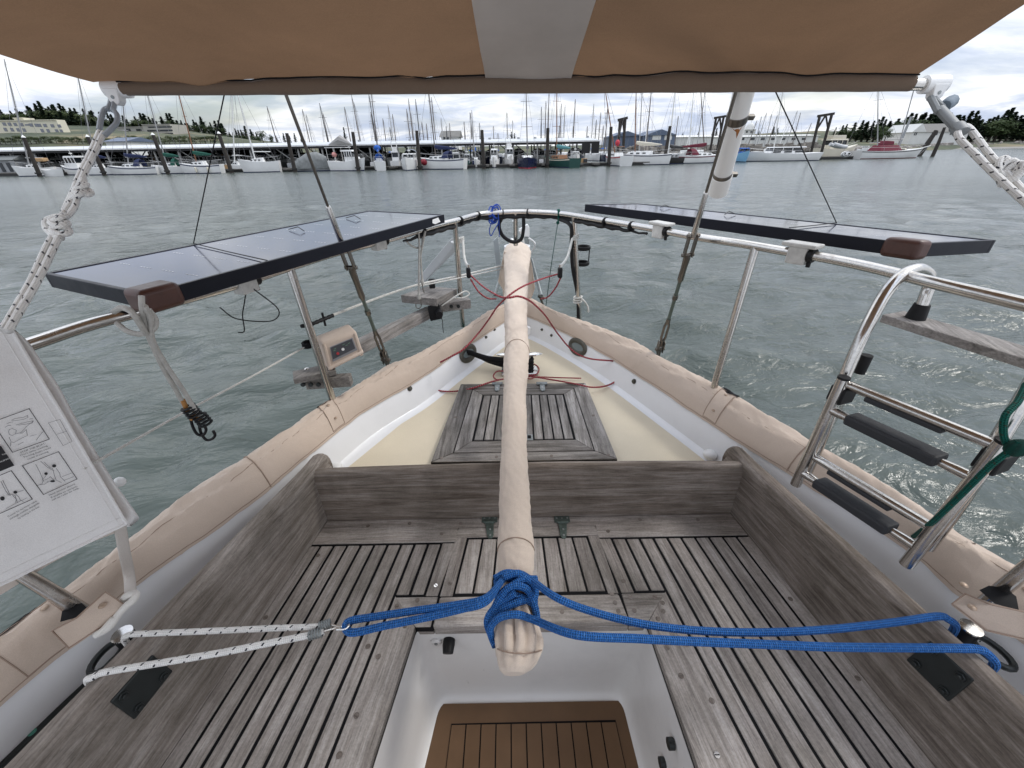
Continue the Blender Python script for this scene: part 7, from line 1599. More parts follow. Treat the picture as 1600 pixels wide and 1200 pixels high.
dn_ = thing('dinghy', 'white dinghy with a smiling face drawn on its bottom, slung on the ketch stern', 'dinghy', tuple(aty(1322, 242, 83)))
qd = aty(1322, 241, 82.5); m = MB(); m.ball(qd, 1.0, 20, 10, (0.98, 0.35, 0.52)); m.obj('hull', MW, dn_); m = MB(); el = lambda rx, rz, h_=0.0: [qd+Vector((rx*cos(a), -0.36*sqrt(max(0.02, 1-(rx*cos(a)/0.99)**2*0.9-(rz*sin(a)/0.53)**2*0.9))-0.03+h_, rz*sin(a))) for a in [2*pi*k/24 for k in range(24)]]
m.tube(el(0.86, 0.44), 0.035, 5, closed=True); m.tube([qd+Vector((x, -0.40, -0.16-0.10*(1-(x/0.33)**2))) for x in (-0.33, -0.2, 0, 0.2, 0.33)], 0.035, 5); m.box(qd+Vector((-0.45, -0.34, 0.10)), (0.16, 0.06, 0.26)); m.box(qd+Vector((0.28, -0.36, 0.10)), (0.38, 0.06, 0.24)); m.obj('drawn_face', MBK, dn_, smooth=False)
ib = thing('inflatable_boat', 'pale grey inflatable boat carried above the ketch stern', 'inflatable boat', tuple(aty(1312, 228, 83))); m = MB(); q = aty(1311, 228, 84); m.tube(crom([q+Vector(v) for v in ((-1.4, 0.5, 0.3), (0.2, 0.6, -0.1), (1.3, 0, -0.15), (0.2, -0.6, -0.1), (-1.4, -0.5, 0.3))], 5), 0.30, 10); m.obj('tube', m_plain('inflatable_grey', (0.48, 0.49, 0.50), 0.6), ib)

# ---- shed, docks, pilings
ROOF = m_plain('white_metal_roof', (0.50, 0.52, 0.54), 0.35, var=0.08, scale=0.4); SHED_DARK = m_plain('shed_dark_and_shade', (0.014, 0.014, 0.015), 0.8, var=0.3, scale=0.7); POST = m_plain('grey_post', (0.30, 0.30, 0.29), 0.7, var=0.3)  # near-black tone serves dark shed parts and the added shade sheets
shed = thing('boat_shed', 'long white roofed covered moorage spanning the marina on posts', 'boat shed', tuple(aty(500, 262, 86)))
XA, XB = aty(-260, 232, 77).x, aty(937, 221, 77).x; ze = 3.35; Yf, Yb_ = 77.0, 97.0
npan = 60
for i in range(npan):
    xa, xb = lerp(XA, XB, i/npan), lerp(XA, XB, (i+1)/npan)-0.05
    MB().hexa([Vector((xa, Yf, ze+0.22)), Vector((xb, Yf, ze+0.22)), Vector((xb, 87, ze+0.82)), Vector((xa, 87, ze+0.82))], [Vector((xa, Yf, ze+0.34)), Vector((xb, Yf, ze+0.34)), Vector((xb, 87, ze+0.95)), Vector((xa, 87, ze+0.95))]).obj('roof_panel', ROOF, shed, smooth=False)
m = MB(); m.hexa([Vector((XA, 87, ze+0.8)), Vector((XB, 87, ze+0.8)), Vector((XB, Yb_, ze+0.2)), Vector((XA, Yb_, ze+0.2))], [Vector((XA, 87, ze+0.93)), Vector((XB, 87, ze+0.93)), Vector((XB, Yb_, ze+0.33)), Vector((XA, Yb_, ze+0.33))]); m.obj('roof_back', ROOF, shed, smooth=False)
m = MB(); m.box(((XA+XB)/2, Yf+0.0, ze), (XB-XA, 0.25, 0.34)); m.obj('fascia', SHED_DARK, shed, smooth=False); m = MB(); m.box(((XA+XB)/2, Yf-0.14, ze+0.22), (XB-XA, 0.05, 0.14)); m.obj('gutter', MW, shed, smooth=False)
k = 0; x = XA
while x < XB-0.3:
    for yy, mt in ((Yf+0.3, POST if k % 3 else SHED_DARK), (Yf+9.8, SHED_DARK), (Yb_-0.4, SHED_DARK)):
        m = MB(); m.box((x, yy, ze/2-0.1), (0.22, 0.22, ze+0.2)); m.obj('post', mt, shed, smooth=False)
    if k % 2 == 0:
        m = MB(); m.box((x, Yf+5, ze*0.62), (0.12, 0.12, 10.2), ax=(1, 0, 0), ay=(0, 0.22, 1)) if False else m.tube([Vector((x, Yf+0.4, ze*0.35)), Vector((x, Yf+4, ze+0.2))], 0.09, 5); m.tube([Vector((x+0.2, Yf+0.3, ze)), Vector((x+2.4, Yf+0.35, ze*0.5))], 0.07, 5); m.tube([Vector((x-0.2, Yf+0.3, ze*0.5)), Vector((x-2.4, Yf+0.35, ze))], 0.07, 5); m.obj('brace', POST if k % 4 else SHED_DARK, shed)
    x += 4.0; k += 1
for xa, xb in ((XA, aty(205, 240, Yb_).x), (aty(235, 240, Yb_).x, aty(470, 240, Yb_).x), (aty(500, 240, Yb_).x, aty(600, 240, Yb_).x), (aty(655, 240, Yb_).x, aty(700, 240, Yb_).x)):
    m = MB(); m.box(((xa+xb)/2, Yb_-0.2, ze/2+0.3), (xb-xa, 0.1, ze-0.4)); m.obj('shade_sheet', SHED_DARK, shed, smooth=False)  # dark sheets added at the back to imitate deep shade under the roof
for xa, xb in ((909, 922), (924, 936)):
    a, c = aty(xa, 230, Yf).x, aty(xb, 230, Yf).x; m = MB(); m.box(((a+c)/2, Yf-0.1, ze-0.85), (c-a, 0.08, 1.4)); m.obj('hanging_panel', SHED_DARK, shed, smooth=False)
for px in (452, 560, 640, 810, 918, 836, 765):
    q = aty(px, 214, 86); m = MB(); m.tube([Vector((q.x, 86, ze+0.8)), Vector((q.x, 86, ze+1.15))], 0.25, 8); m.obj('roof_vent', MGY, shed)
def docks():
    for n_, (xa, xb, Y0, w, lab) in enumerate(((-120, 1012, 74.8, 1.6, 'long floating dock running in front of the shed'), (1020, 1330, 88.0, 1.6, 'floating dock behind the right hand boats'))):
        th = thing('floating_dock', lab, 'dock', tuple(aty((xa+xb)/2, 262, Y0))); a, c = aty(xa, 262, Y0).x, aty(xb, 262, Y0 if n_ == 0 else Y0).x; n = int((c-a)/3.0)
        for i in range(n):
            m = MB(); m.box((lerp(a, c, (i+0.5)/n), Y0, 0.42), ((c-a)/n-0.06, w, 0.14)); m.obj('deck_section', DOCKM, th, smooth=False)
        m = MB(); m.box(((a+c)/2, Y0, 0.12), (c-a, w-0.2, 0.44)); m.obj('float', MBK, th, smooth=False)
    for px in (452, 615, 660, 712, 760, 800, 850, 905, 930):
        q = aty(px, 262, 73); th = thing('dock_finger', 'short finger pier between moored boats', 'dock', tuple(q), 'finger piers along the floating dock'); m = MB(); m.box((q.x, 73.0, 0.36), (0.9, 2.6, 0.24)); m.obj('deck', DOCKM, th, smooth=False)
docks()
ordn = ['first', 'second', 'third', 'fourth', 'fifth', 'sixth', 'seventh', 'eighth', 'ninth', 'tenth', 'eleventh']
for i, (tx, ty, bx_, by_, cap) in enumerate(((37, 215, 62, 276, 1), (137, 214, 163, 273, 1), (239, 211, 262, 270, 1), (342, 209, 362, 270, 1), (448, 208, 461, 270, 0), (551, 206, 560, 268, 0), (651, 204, 656, 265, 0), (753, 203, 756, 264, 0), (856, 200, 855, 261, 0), (955, 198, 951, 260, 0), (1047, 197, 1037, 258, 0))):
    Y = 70.0 if i < 9 else Ydock(bx_)-2.5; b_ = aty(bx_, by_, Y); t_ = aty(tx, ty, Y); b_.z = -0.6
    th = thing('piling', '%s tall dark wooden piling counted from the left%s' % (ordn[i], ', with a white cap' if cap else ''), 'piling', tuple(b_), 'tall pilings in front of the marina'); m = MB(); m.tube([b_, b_.lerp(t_, 0.5), t_], [0.30, 0.27, 0.23], 12); m.obj('pole', PILEM, th)
    m = MB(); m.tube([Vector((lerp(b_.x, t_.x, 0.08), b_.y, 0.35)), Vector((lerp(b_.x, t_.x, 0.1), b_.y, 0.55))], 0.42, 10); m.obj('hoop', MBK, th)
    if cap: m = MB(); m.tube([t_, t_+Vector((0, 0, 0.05)), t_+Vector((0, 0, 0.32))], [0.27, 0.27, 0.02], 12); m.obj('cap', MWM, th)
for i, (px0, px1, pyb, pt0, pt1, Y, lab) in enumerate(((966, 974, 238, (969, 187), (977, 185), 80, 'tall timber frame with crossed braces above the white sloop'), (1112, 1122, 226, (1119, 184), (1131, 182), 96, 'tall timber frame half hidden behind the white tube'), (1266, 1281, 246, (1281, 181), (1300, 178), 88, 'tall timber frame standing beside the cream motor yacht'))):
    th = thing('timber_frame', lab, 'timber frame', tuple(aty(px0, pyb, Y))); B0, B1, T0, T1 = aty(px0, pyb, Y), aty(px1, pyb+2, Y), aty(*pt0, Y), aty(*pt1, Y); B0.z = B1.z = -0.4
    for a, c in ((B0, T0), (B1, T1)): m = MB(); m.tube([a, c], 0.24, 8); m.obj('leg', PILEM, th)
    d = (T1-T0); m = MB(); m.box(T0.lerp(T1, 0.5), (d.length+0.8, 0.3, 0.4), ax=d); m.obj('cross_beam', PILEM, th, smooth=False)
    lo0, lo1 = T0.lerp(B0, 0.30), T1.lerp(B1, 0.30); mid = T0.lerp(T1, 0.5)
    m = MB(); m.tube([lo0, mid], 0.16, 6); m.obj('brace', PILEM, th); m = MB(); m.tube([lo1, mid], 0.16, 6); m.obj('brace', PILEM, th)
for px0, py0, px1, py1, r_, Y, lab in ((1463, 204, 1434, 244, 0.55, 100, 'thick dark piling cluster right of the ketch bow'), (1476, 199, 1457, 244, 0.35, 95, 'thin weathered leaning pile right of the ketch bow'), (1424, 182, 1404, 225, 0.32, 110, 'pale grey leaning pile behind the ketch bowsprit')):
    a, c = aty(px1, py1, Y), aty(px0, py0, Y); a.z = min(a.z, -0.3); th = thing('piling', lab, 'piling', tuple(a)); m = MB(); m.tube([a, a.lerp(c, 0.5)+Vector((0.1, 0, 0)), c], [r_, r_*0.9, r_*0.7], 10); m.obj('pole', PILEM if 'pale' not in lab else MGY, th)

# ---- masts rising behind the shed
random.seed(11)
masts = [(417, 166), (472, 170), (478, 178), (499, 161), (504, 176), (538, 167), (549, 148), (553, 160), (576, 146), (579, 175), (585, 190), (598, 185), (606, 164), (609, 199), (613, 178), (635, 170), (638, 154), (642, 176), (649, 155), (659, 190), (666, 193), (674, 152), (689, 184), (697, 197), (702, 192), (725, 190), (735, 176), (737, 172), (749, 192), (771, 197), (778, 208), (792, 176), (801, 188), (846, 167), (853, 158), (858, 144), (877, 162), (883, 164), (874, 196), (896, 197), (899, 155), (918, 197), (928, 162), (932, 187), (939, 175), (950, 165), (943, 196)]
def nearest(px):
    P_ = [62, 150, 250, 352, 455, 555, 653, 754, 855, 953, 1042]; k = sum(1 for p in P_ if p < px); return k
for i, (px, py) in enumerate(masts):
    Y = 104+ (i*37 % 5)*5.5; k = nearest(px); F = Frame(aty(px, 240, Y).x, Y, radians(-90 if i % 2 else 90)); L_ = 9.0
    th = thing('sailboat', 'bare mast of a sailboat berthed behind the shed between the %s and %s pilings' % (ordn[k-1], ordn[k]), 'sailboat', tuple(F.o), 'sailboats berthed behind the shed')
    hullmesh(F, L_, 2.9, 1.2, MW if i % 5 else MNV, th)
    m = MB(); m.box(F(0, 0, 1.5), (2.0, 3.4, 0.7)); m.obj('cabin', MW, th, bevel=0.1)
    b_ = F(0.6, 0, 1.6); t_ = aty(px, py, b_.y); off = 0.35*(i % 3-1)*-1; b_.x = t_.x+off*0.2
    mastrig(F, th, b_, t_, [MDM, MDM, MAL, MDG, MDM][i % 5], r=0.12, L_=L_, nsp=1+(i % 3 == 0), spread=1.8, stayw=0.02)
    bo = b_+Vector((0, 0, 0.9)); m = MB(); m.tube([bo, F(-3.0, 0, 2.6)], 0.12, 6); m.obj('boom', [MNB, MAL, MBL, MCR][i % 4], th)
for i, (px, py, Y) in enumerate(((1003, 150, 108), (1018, 140, 104), (1084, 140, 112), (1101, 150, 118), (1060, 181, 130), (1082, 198, 135), (1206, 178, 140), (1215, 180, 150), (1222, 150, 118), (1246, 173, 140), (1251, 176, 150), (1234, 186, 160), (1190, 182, 150), (1183, 188, 160), (1012, 190, 140), (1198, 176, 140), (1268, 192, 150))):
    F = Frame(aty(px-(px-850)*0.05, 240, Y).x, Y, radians(90 if i % 2 else -60)); th = thing('sailboat', 'sailboat in the farther berths right of the shed, slim mast above the breakwater', 'sailboat', tuple(F.o), 'sailboats in the farther berths on the right')
    hullmesh(F, 9, 2.9, 1.2, MW, th); m = MB(); m.box(F(0, 0, 1.5), (2.0, 3.4, 0.7)); m.obj('cabin', MW, th, bevel=0.1); b_ = F(0.6, 0, 1.6); t_ = aty(px, py, b_.y)
    if py < 160: t_ = b_.lerp(t_, 1.15)
    mastrig(F, th, b_, t_, [MAL, MDM, MWM][i % 3], r=0.13, L_=9, nsp=1, spread=1.8, stayw=0.02)
for i in range(30):                         # motorboats in the covered berths
    px = 12+i*30.5+random.uniform(-6, 6); th, F, L_, B = motorboat(px-13, px+13, -90, 'motorboat in a covered berth behind the front row', yoff=11+random.random()*4, fb=1.1, ch=1.3, group='motorboats in the covered berths', canopy=[None, MNB, MGY, MTAN][i % 4], hull=[MW, MW, MGY, MNV][(i*3) % 4])
CLUT = [MW, MGY, MNB, MDG, MTAN, MW]
for i in range(46):                         # dock boxes along the floating dock
    px = random.uniform(10, 930); q = aty(px, 262, 74.8); th = None
    m = MB(); m.box((q.x, 74.8+random.uniform(-0.4, 0.5), 0.49+0.3), (random.uniform(0.6, 1.2), 0.6, random.uniform(0.45, 0.7))); tag(m.obj('dock_box', CLUT[i % 6], smooth=False, bevel=0.03), 'dock locker box standing on the floating dock before the shed', 'dock box', 'dock boxes on the floating dock')

# =================================================================== SHORE
def m_land():
    m = NT('shore_ground'); w = m.coord(); n = m.noise(w, 0.03, 5, 0.6); n2 = m.noise(w, 0.4, 5, 0.7)
    c = m.ramp(n, [(0.42, (0.035, 0.048, 0.022)), (0.56, (0.07, 0.08, 0.038)), (0.70, (0.24, 0.19, 0.11))]); c = m.mix(0.6, c, m.ramp(n2, [(0.35, 0.6), (0.65, 1.15)]), 'MULTIPLY')
    return m.done(c, 0.9, 0, m.bump(n2, 0.6, 0.3))
LAND = m_land(); BEACH = m_plain('grey_beach', (0.20, 0.19, 0.175), 0.85, var=0.3, scale=0.5)
def interp(T, x):
    for a, c in zip(T, T[1:]):
        if x <= c[0]: t = (x-a[0])/(c[0]-a[0]); return lerp(a[1], c[1], max(0, min(1, t)))
    return T[-1][1]
SH = [(-900, 150), (450, 150), (900, 165), (960, 150), (1250, 165), (1420, 175), (1500, 205), (2600, 205)]
T1 = [(-900, 215), (0, 213), (150, 211), (300, 213), (450, 226), (520, 234), (1000, 229), (1150, 225), (1250, 224), (1420, 222), (1600, 217), (2600, 205)]
T2 = [(-900, 190), (0, 190), (60, 188), (150, 192), (300, 203), (420, 221), (520, 231), (1000, 226), (1130, 215), (1170, 209), (1280, 205), (1350, 205), (1450, 210), (1600, 208), (2600, 198)]
def gpt(px, k):
    S_ = interp(SH, px)
    if k == 0: p = aty(px, 240, S_); p.z = -0.5; return p
    if k == 1: p = aty(px, 240, S_+14); p.z = 1.2; return p
    if k == 2: return aty(px, interp(T1, px), S_+70)
    if k == 3: return aty(px, lerp(interp(T1, px), interp(T2, px), 0.35), S_+150)
    if k == 4: return aty(px, interp(T2, px), S_+260)
    p = aty(px, interp(T2, px), S_+260); q = aty(px, interp(T2, px), S_+900); q.z = p.z; return q
cols_ = list(range(-900, 2601, 25)); m = MB()
def gp2(px, k):
    p = gpt(px, k)
    if 1 < k < 5: p.z += 1.2*mnoise.noise(Vector((px*0.02, k, 0)))
    return p
m.grid([[gp2(px, k) for px in cols_] for k in range(6)]); land = m.obj('land', LAND); land['kind'] = 'structure'
m = MB(); m.grid([[aty(px, 234, 196)+Vector((0, 0, -aty(px, 234, 196).z-0.4)) for px in range(1380, 2600, 30)], [aty(px, 228, 232)+Vector((0, 0, -aty(px, 228, 232).z+1.6)) for px in range(1380, 2600, 30)], [aty(px, 228, 250)+Vector((0, 0, -aty(px, 228, 250).z+2.3)) for px in range(1380, 2600, 30)]])
bch = m.obj('beach', BEACH); bch['kind'] = 'structure'
# rocks: breakwater and driftwood line
def rocks(name, label, pts, n, sz, mat):
    m = MB(); random.seed(5)
    for i in range(n):
        t = random.random()*(len(pts)-1); k = int(t); a, c = pts[k], pts[min(k+1, len(pts)-1)]; px = lerp(a[0], c[0], t-k); Y = lerp(a[1], c[1], t-k)+random.uniform(-4, 4); h = lerp(a[2], c[2], t-k)
        q = aty(px, 235, Y); q.z = random.uniform(-0.3, h)*1.0; q.y += (q.z/h)*3; s_ = sz*random.uniform(0.5, 1.3); rot = random.random()*3
        vs = [q+Vector((s_*(dx*cos(rot)-dy*sin(rot))*random.uniform(0.7, 1.2), s_*(dx*sin(rot)+dy*cos(rot))*random.uniform(0.7, 1.2), s_*dz*random.uniform(0.4, 0.8))) for dx, dy, dz in ((-1, -1, -1), (1, -1, -1), (1, 1, -1), (-1, 1, -1), (-0.7, -0.7, 0.7), (0.8, -0.6, 0.6), (0.6, 0.8, 0.8), (-0.8, 0.7, 0.5))]
        m.add(vs, [(0, 3, 2, 1), (4, 5, 6, 7), (0, 1, 5, 4), (1, 2, 6, 5), (2, 3, 7, 6), (3, 0, 4, 7)])
    return tag(m.obj(name, mat, smooth=False), label, 'rocks', kind='stuff')
ROCK = m_plain('rock', (0.17, 0.155, 0.135), 0.85, var=0.5, scale=0.35)
rocks('breakwater_rocks', 'rock breakwater behind the boats right of the shed', [(945, 128, 2.6), (1100, 126, 2.8), (1290, 128, 2.8)], 900, 0.8, ROCK)
rocks('shore_rocks', 'grey rocks and driftwood lining the beach on the right', [(1330, 170, 1.5), (1430, 190, 1.5), (1500, 232, 2.6), (1700, 232, 2.8)], 500, 0.9, m_plain('pale_rock', (0.24, 0.22, 0.20), 0.85, var=0.5, scale=0.35))
# buildings
def bld(name, label, x0, x1, ytop, ybot, Y, dep, wall, roofm, wins=None, gable=0.0, skew=0.0, gaxis='x', cat='building', winm=MDG):
    a, c = aty(x0, ybot, Y), aty(x1, ybot, Y); zt = aty((x0+x1)/2, ytop, Y).z; z0 = min(a.z, c.z)-2; th = thing(name, label, cat, tuple(a))
    A_ = Vector((a.x, Y, 0)); B_ = Vector((c.x, Y+skew, 0)); D_ = Vector((0, dep, 0))
    m = MB(); m.hexa([p+Vector((0, 0, z0)) for p in (A_, B_, B_+D_, A_+D_)], [p+Vector((0, 0, zt)) for p in (A_, B_, B_+D_, A_+D_)]); w = m.obj('wall', wall, th, smooth=False)
    m = MB(); o = Vector((0.5, 0, 0)); e = Vector((0, 0.5, 0))
    if gable and gaxis == 'x':
        m.hexa([p+Vector((0, 0, zt)) for p in (A_-o-e, B_+o-e, B_+o+D_+e, A_-o+D_+e)], [p+Vector((0, 0, zt+gable)) for p in (A_-o+D_*0.48, B_+o+D_*0.48, B_+o+D_*0.52, A_-o+D_*0.52)])
    elif gable:
        h_ = (A_+B_)/2; m.hexa([p+Vector((0, 0, zt)) for p in (A_-o-e, B_+o-e, B_+o+D_, A_-o+D_)], [p+Vector((0, 0, zt+gable)) for p in (h_-o*0.2-e, h_+o*0.2-e, h_+o*0.2+D_, h_-o*0.2+D_)])
    else: m.hexa([p+Vector((0, 0, zt)) for p in (A_-e, B_-e, B_+D_, A_+D_)], [p+Vector((0, 0, zt+0.35)) for p in (A_-e, B_-e, B_+D_, A_+D_)])
    m.obj('roof', roofm, th, smooth=False)
    for x, y, wx, wy in (wins or []):
        q = aty(x, y, Y); t = (q.x-A_.x)/max(B_.x-A_.x, 1e-6); q.y = lerp(A_.y, B_.y, t); sc_ = Y*0.87/FPX
        fr_ = MB(); fr_.box(q+Vector((0, -0.06, 0)), (wx*sc_, 0.12, wy*sc_)); fr_.obj('window', winm, th, smooth=False)
    return th, A_, B_, zt
PALE = m_plain('pale_yellow_wall', (0.60, 0.57, 0.46), 0.8, var=0.05, scale=0.2); CONC = m_plain('concrete_wall', (0.33, 0.32, 0.29), 0.85, var=0.1, scale=0.2); SLATE = m_plain('slate_roof', (0.15, 0.145, 0.135), 0.8, var=0.15, scale=0.5); BLUEW = m_plain('blue_grey_cladding', (0.09, 0.12, 0.18), 0.6, var=0.08, scale=0.5); WHW = m_plain('white_wall', (0.62, 0.62, 0.60), 0.7, var=0.06, scale=0.5); GWIN = m_plain('grey_window', (0.17, 0.18, 0.21), 0.3)
w1_ = [(x, 193.5+x*0.035, 5 if x != 36 else 6, 4 if x != 36 else 2) for x in (2, 10, 18.5, 28, 36, 42, 50, 54.5, 63, 74, 84.5)]+[(x, 202+x*0.03, 4.5, 4.5) for x in (4, 14, 23, 32, 59, 68, 81, 88)]
bld('long_building', 'long pale yellow building with two rows of windows on the left hillside', -70, 92, 188.5, 212, 260, 5, PALE, PALE, w1_, skew=3, winm=GWIN)
bld('rooftop_room', 'small pale room on the roof of the long yellow building', 25, 40, 185, 192, 264, 6, PALE, PALE)
bld('concrete_building', 'grey concrete building with three dark window bands on the hillside', 229, 272, 195, 213, 300, 16, CONC, CONC, [(250, 198.5, 36, 1.8), (250, 204, 38, 2.2), (252, 209, 36, 1.6)])
bld('concrete_building', 'lower grey concrete block joined to the left of the banded building', 188, 229, 199, 213, 304, 14, CONC, CONC, [(200, 203, 8, 3), (217, 203, 8, 3), (207, 208, 20, 1.6)])
bld('roofed_house', 'house with dark shingle roof peeping over the shed, left of the eighth piling', 690, 716, 214, 222, 130, 9, WHW, SLATE, [(694, 216, 3, 3), (700, 216, 2.5, 3)], gable=1.6)
bld('blue_roofed_shed', 'small blue roofed building behind the shed on the left', 168, 199, 221, 230, 120, 10, WHW, BLUEW, gable=1.0)
bld('warehouse', 'lower blue grey warehouse behind the right end of the shed', 957, 998, 213, 232, 190, 20, BLUEW, BLUEW, gable=1.8, gaxis='y')
bld('warehouse', 'larger blue grey warehouse with white doors behind the white sloop', 1006, 1053, 211.5, 230, 185, 22, BLUEW, BLUEW, [(1026, 215, 13, 6), (1044, 215, 11, 6)], gable=2.0, gaxis='y', winm=WHW)
bld('long_white_shed', 'long low white shed behind the deep red covered sailboat', 1054, 1110, 214, 226, 190, 16, WHW, WHW, gable=0.8)
bld('long_white_shed', 'long white shed left of the dome on the hill', 1118, 1275, 213, 226, 200, 16, WHW, WHW, [(1160+i*16, 217, 6, 3) for i in range(7)], gable=0.6)
th, A_, B_, zt = bld('observatory', 'white building with pale dome on the hill right of the white tube', 1162, 1179, 203, 211, 330, 8, WHW, WHW, [(1167, 206, 3, 2), (1174, 206, 3, 2)])
q = aty(1171, 203, 334); m = MB(); m.ball(q+Vector((0, 0, 0.5)), 3.0, 16, 10, (1, 1, 1.3)); m.tube([q+Vector((0, 0, 4)), q+Vector((0, 0, 6))], [0.4, 0.05], 6); m.obj('dome', WHW, th)
bld('boat_shed_building', 'white gabled building with grey roof and dark windows on the right shore', 1436, 1506, 206, 224, 225, 14, WHW, SLATE, [(1457, 208.5, 2.2, 4), (1460.5, 208.5, 2.2, 4), (1464, 208.5, 2.2, 4), (1486, 208, 2.2, 4), (1489.5, 208, 2.2, 4), (1493, 208, 2.2, 4)], gable=3.6)
bld('gabled_wing', 'white gable end with narrow windows at the left of the right shore building', 1418, 1437, 206.5, 224, 222, 16, WHW, WHW, [(1429.5, 208.5, 1.2, 5), (1432, 208.5, 1.2, 5)], gable=3.4, gaxis='y')
# trees
FOL = []
for i, (nm, c1, c2) in enumerate((('fir_needles', (0.010, 0.022, 0.012), (0.030, 0.050, 0.025)), ('broadleaf', (0.022, 0.040, 0.016), (0.06, 0.085, 0.032)), ('scrub_leaves', (0.035, 0.05, 0.02), (0.08, 0.10, 0.04)))):
    m_ = NT(nm); w = m_.coord(); n = m_.noise(w, 1.3, 3, 0.6); oi = m_.new('ShaderNodeObjectInfo').outputs['Random']; c = m_.ramp(m_.math('ADD', m_.math('MULTIPLY', n, 0.7), m_.math('MULTIPLY', oi, 0.3)), [(0.3, c1), (0.7, c2)]); FOL.append(m_.done(c, 0.8, 0, None, Specular_IOR_Level=0.2))
BARK = m_plain('bark', (0.06, 0.05, 0.04), 0.9, var=0.3, scale=2)
def crown_conifer(seed, lean):
    rs = random.Random(seed); m = MB(); H_ = 10.0
    for i in range(26):
        t = i/25; z = 1.6+t*8.3; R0 = (1-t)**0.8*2.3+0.15; R0 *= rs.uniform(0.6, 1.15)
        for k in range(rs.randint(4, 6)):
            a = rs.random()*2*pi; R1 = R0*rs.uniform(0.5, 1.2)*(1.0+0.45*lean*cos(a)); n_ = 4
            for j in range(n_):
                f = (j+0.6)/n_; c = Vector((R1*f*cos(a)+lean*0.4*t, R1*f*sin(a), z-0.25*f*R1+rs.uniform(-0.1, 0.15))); s_ = 0.34*(1.15-f*0.5)*rs.uniform(0.7, 1.3)
                for _ in range(2):
                    u = Vector((rs.uniform(-1, 1), rs.uniform(-1, 1), rs.uniform(-0.5, 0.5))).normalized(); v = Vector((rs.uniform(-1, 1), rs.uniform(-1, 1), rs.uniform(-0.6, 0.6))); v = (v-u*v.dot(u)).normalized()
                    m.add([c-u*s_-v*s_*0.5, c+u*s_-v*s_*0.3, c+v*s_*0.8], [(0, 1, 2)])
    return m
def crown_round(seed, sx=1.0, tall=1.0):
    rs = random.Random(seed); m = MB(); lobes = [(Vector((rs.uniform(-1.6, 1.6)*sx, rs.uniform(-1.4, 1.4), rs.uniform(3.5, 8.0)*1.0)), rs.uniform(1.1, 1.9)) for _ in range(9)]
    for _ in range(1100):
        c0, r_ = rs.choice(lobes); d = Vector((rs.gauss(0, 1), rs.gauss(0, 1), rs.gauss(0, 1))).normalized(); c = c0+d*r_*rs.uniform(0.6, 1.05); s_ = rs.uniform(0.16, 0.34)
        u = Vector((rs.uniform(-1, 1), rs.uniform(-1, 1), rs.uniform(-1, 1))).normalized(); v = d.cross(u).normalized(); m.add([c-u*s_, c+u*s_*0.8-v*s_*0.4, c+v*s_], [(0, 1, 2)])
    return m
def proto(mb, mat, tr):
    c = mb.obj('crown', mat, None, smooth=False); t = MB().tube([Vector((0, 0, 0)), Vector((0.05, 0, 4)), Vector((0.1, 0, 8.6 if tr else 5.5))], [0.26, 0.18, 0.05], 7).obj('trunk', BARK); return c, t
PROT = {'fir': [proto(crown_conifer(s, l), FOL[0], True) for s, l in ((1, 0.15), (2, 0.35), (3, 0.1), (4, 0.4), (5, 0.2))], 'leaf': [proto(crown_round(s), FOL[1], False) for s in (11, 12, 13)], 'bush': [proto(crown_round(s, 1.6), FOL[2], False) for s in (21, 22)]}
def tree(kind, px, ytop, ybase, Y, wf, label, cat='tree', group=None):
    b_ = aty(px, ybase, Y); h = aty(px, ytop, Y).z-b_.z; cr, tr = random.choice(PROT[kind]); th = thing({'fir': 'fir_tree', 'leaf': 'broadleaf_tree', 'bush': 'bush'}[kind], label, cat, tuple(b_), group)
    th.rotation_euler = (0, 0, random.uniform(-3.1, 3.1)); s_ = h/10.0; th.scale = (s_*wf, s_*wf, s_)
    for o in (cr, tr): q = bpy.data.objects.new(o.name.split('.')[0], o.data); COL.objects.link(q); q.parent = th
random.seed(21)
TL = [(-60, 165), (0, 172), (25, 172), (38, 165), (45, 176), (58, 160), (70, 168), (75, 158), (88, 167), (100, 163), (108, 159), (118, 168), (130, 166), (142, 175), (160, 176), (185, 180), (200, 183), (215, 182), (228, 178), (240, 184), (252, 184), (262, 184), (268, 178), (278, 180), (290, 190), (308, 188), (318, 186), (335, 192), (350, 190), (360, 200), (372, 202), (390, 196), (405, 208)]
gleft = 'windblown firs'
def wl_(x): return 'behind the long yellow building' if x < 98 else 'between the yellow and concrete buildings' if x < 185 else 'behind the concrete building' if x < 275 else 'right of the concrete building'
def wr_2(x): return 'behind the foremast and mizzen of the ketch' if x < 1415 else 'behind the white gabled building' if x < 1510 else 'at the right edge'
for x in range(-120, 412, 6):
    top_ = interp(TL, x)+random.uniform(-4, 7); tree('fir', x+random.uniform(-3, 3), top_, interp(T2, x)+random.uniform(2, 10), 400+random.uniform(-25, 15), random.uniform(1.5, 2.4), 'dark windblown fir on the ridge '+wl_(x), group=gleft+' '+wl_(x))
for x in range(-110, 400, 9):
    tree('fir', x, interp(TL, x)+random.uniform(9, 16), interp(T2, x)+random.uniform(8, 14), 360, random.uniform(2.4, 3.4), 'dark windblown fir just below the ridge '+wl_(x), group=gleft+' '+wl_(x))
for x in range(-110, 330, 9):
    if 0 < x < 95: continue
    tree('bush', x, interp(T2, x)+random.uniform(6, 12), 214, 330, 3.0, 'dark green shrub on the slope below the left firs', 'shrub', 'shrubs on the left slope') if not (100 < x < 200) else tree('bush', x, random.uniform(197, 201), 207, 345, 1.8, 'dark green shrub on the slope below the left firs', 'shrub', 'shrubs on the left slope')
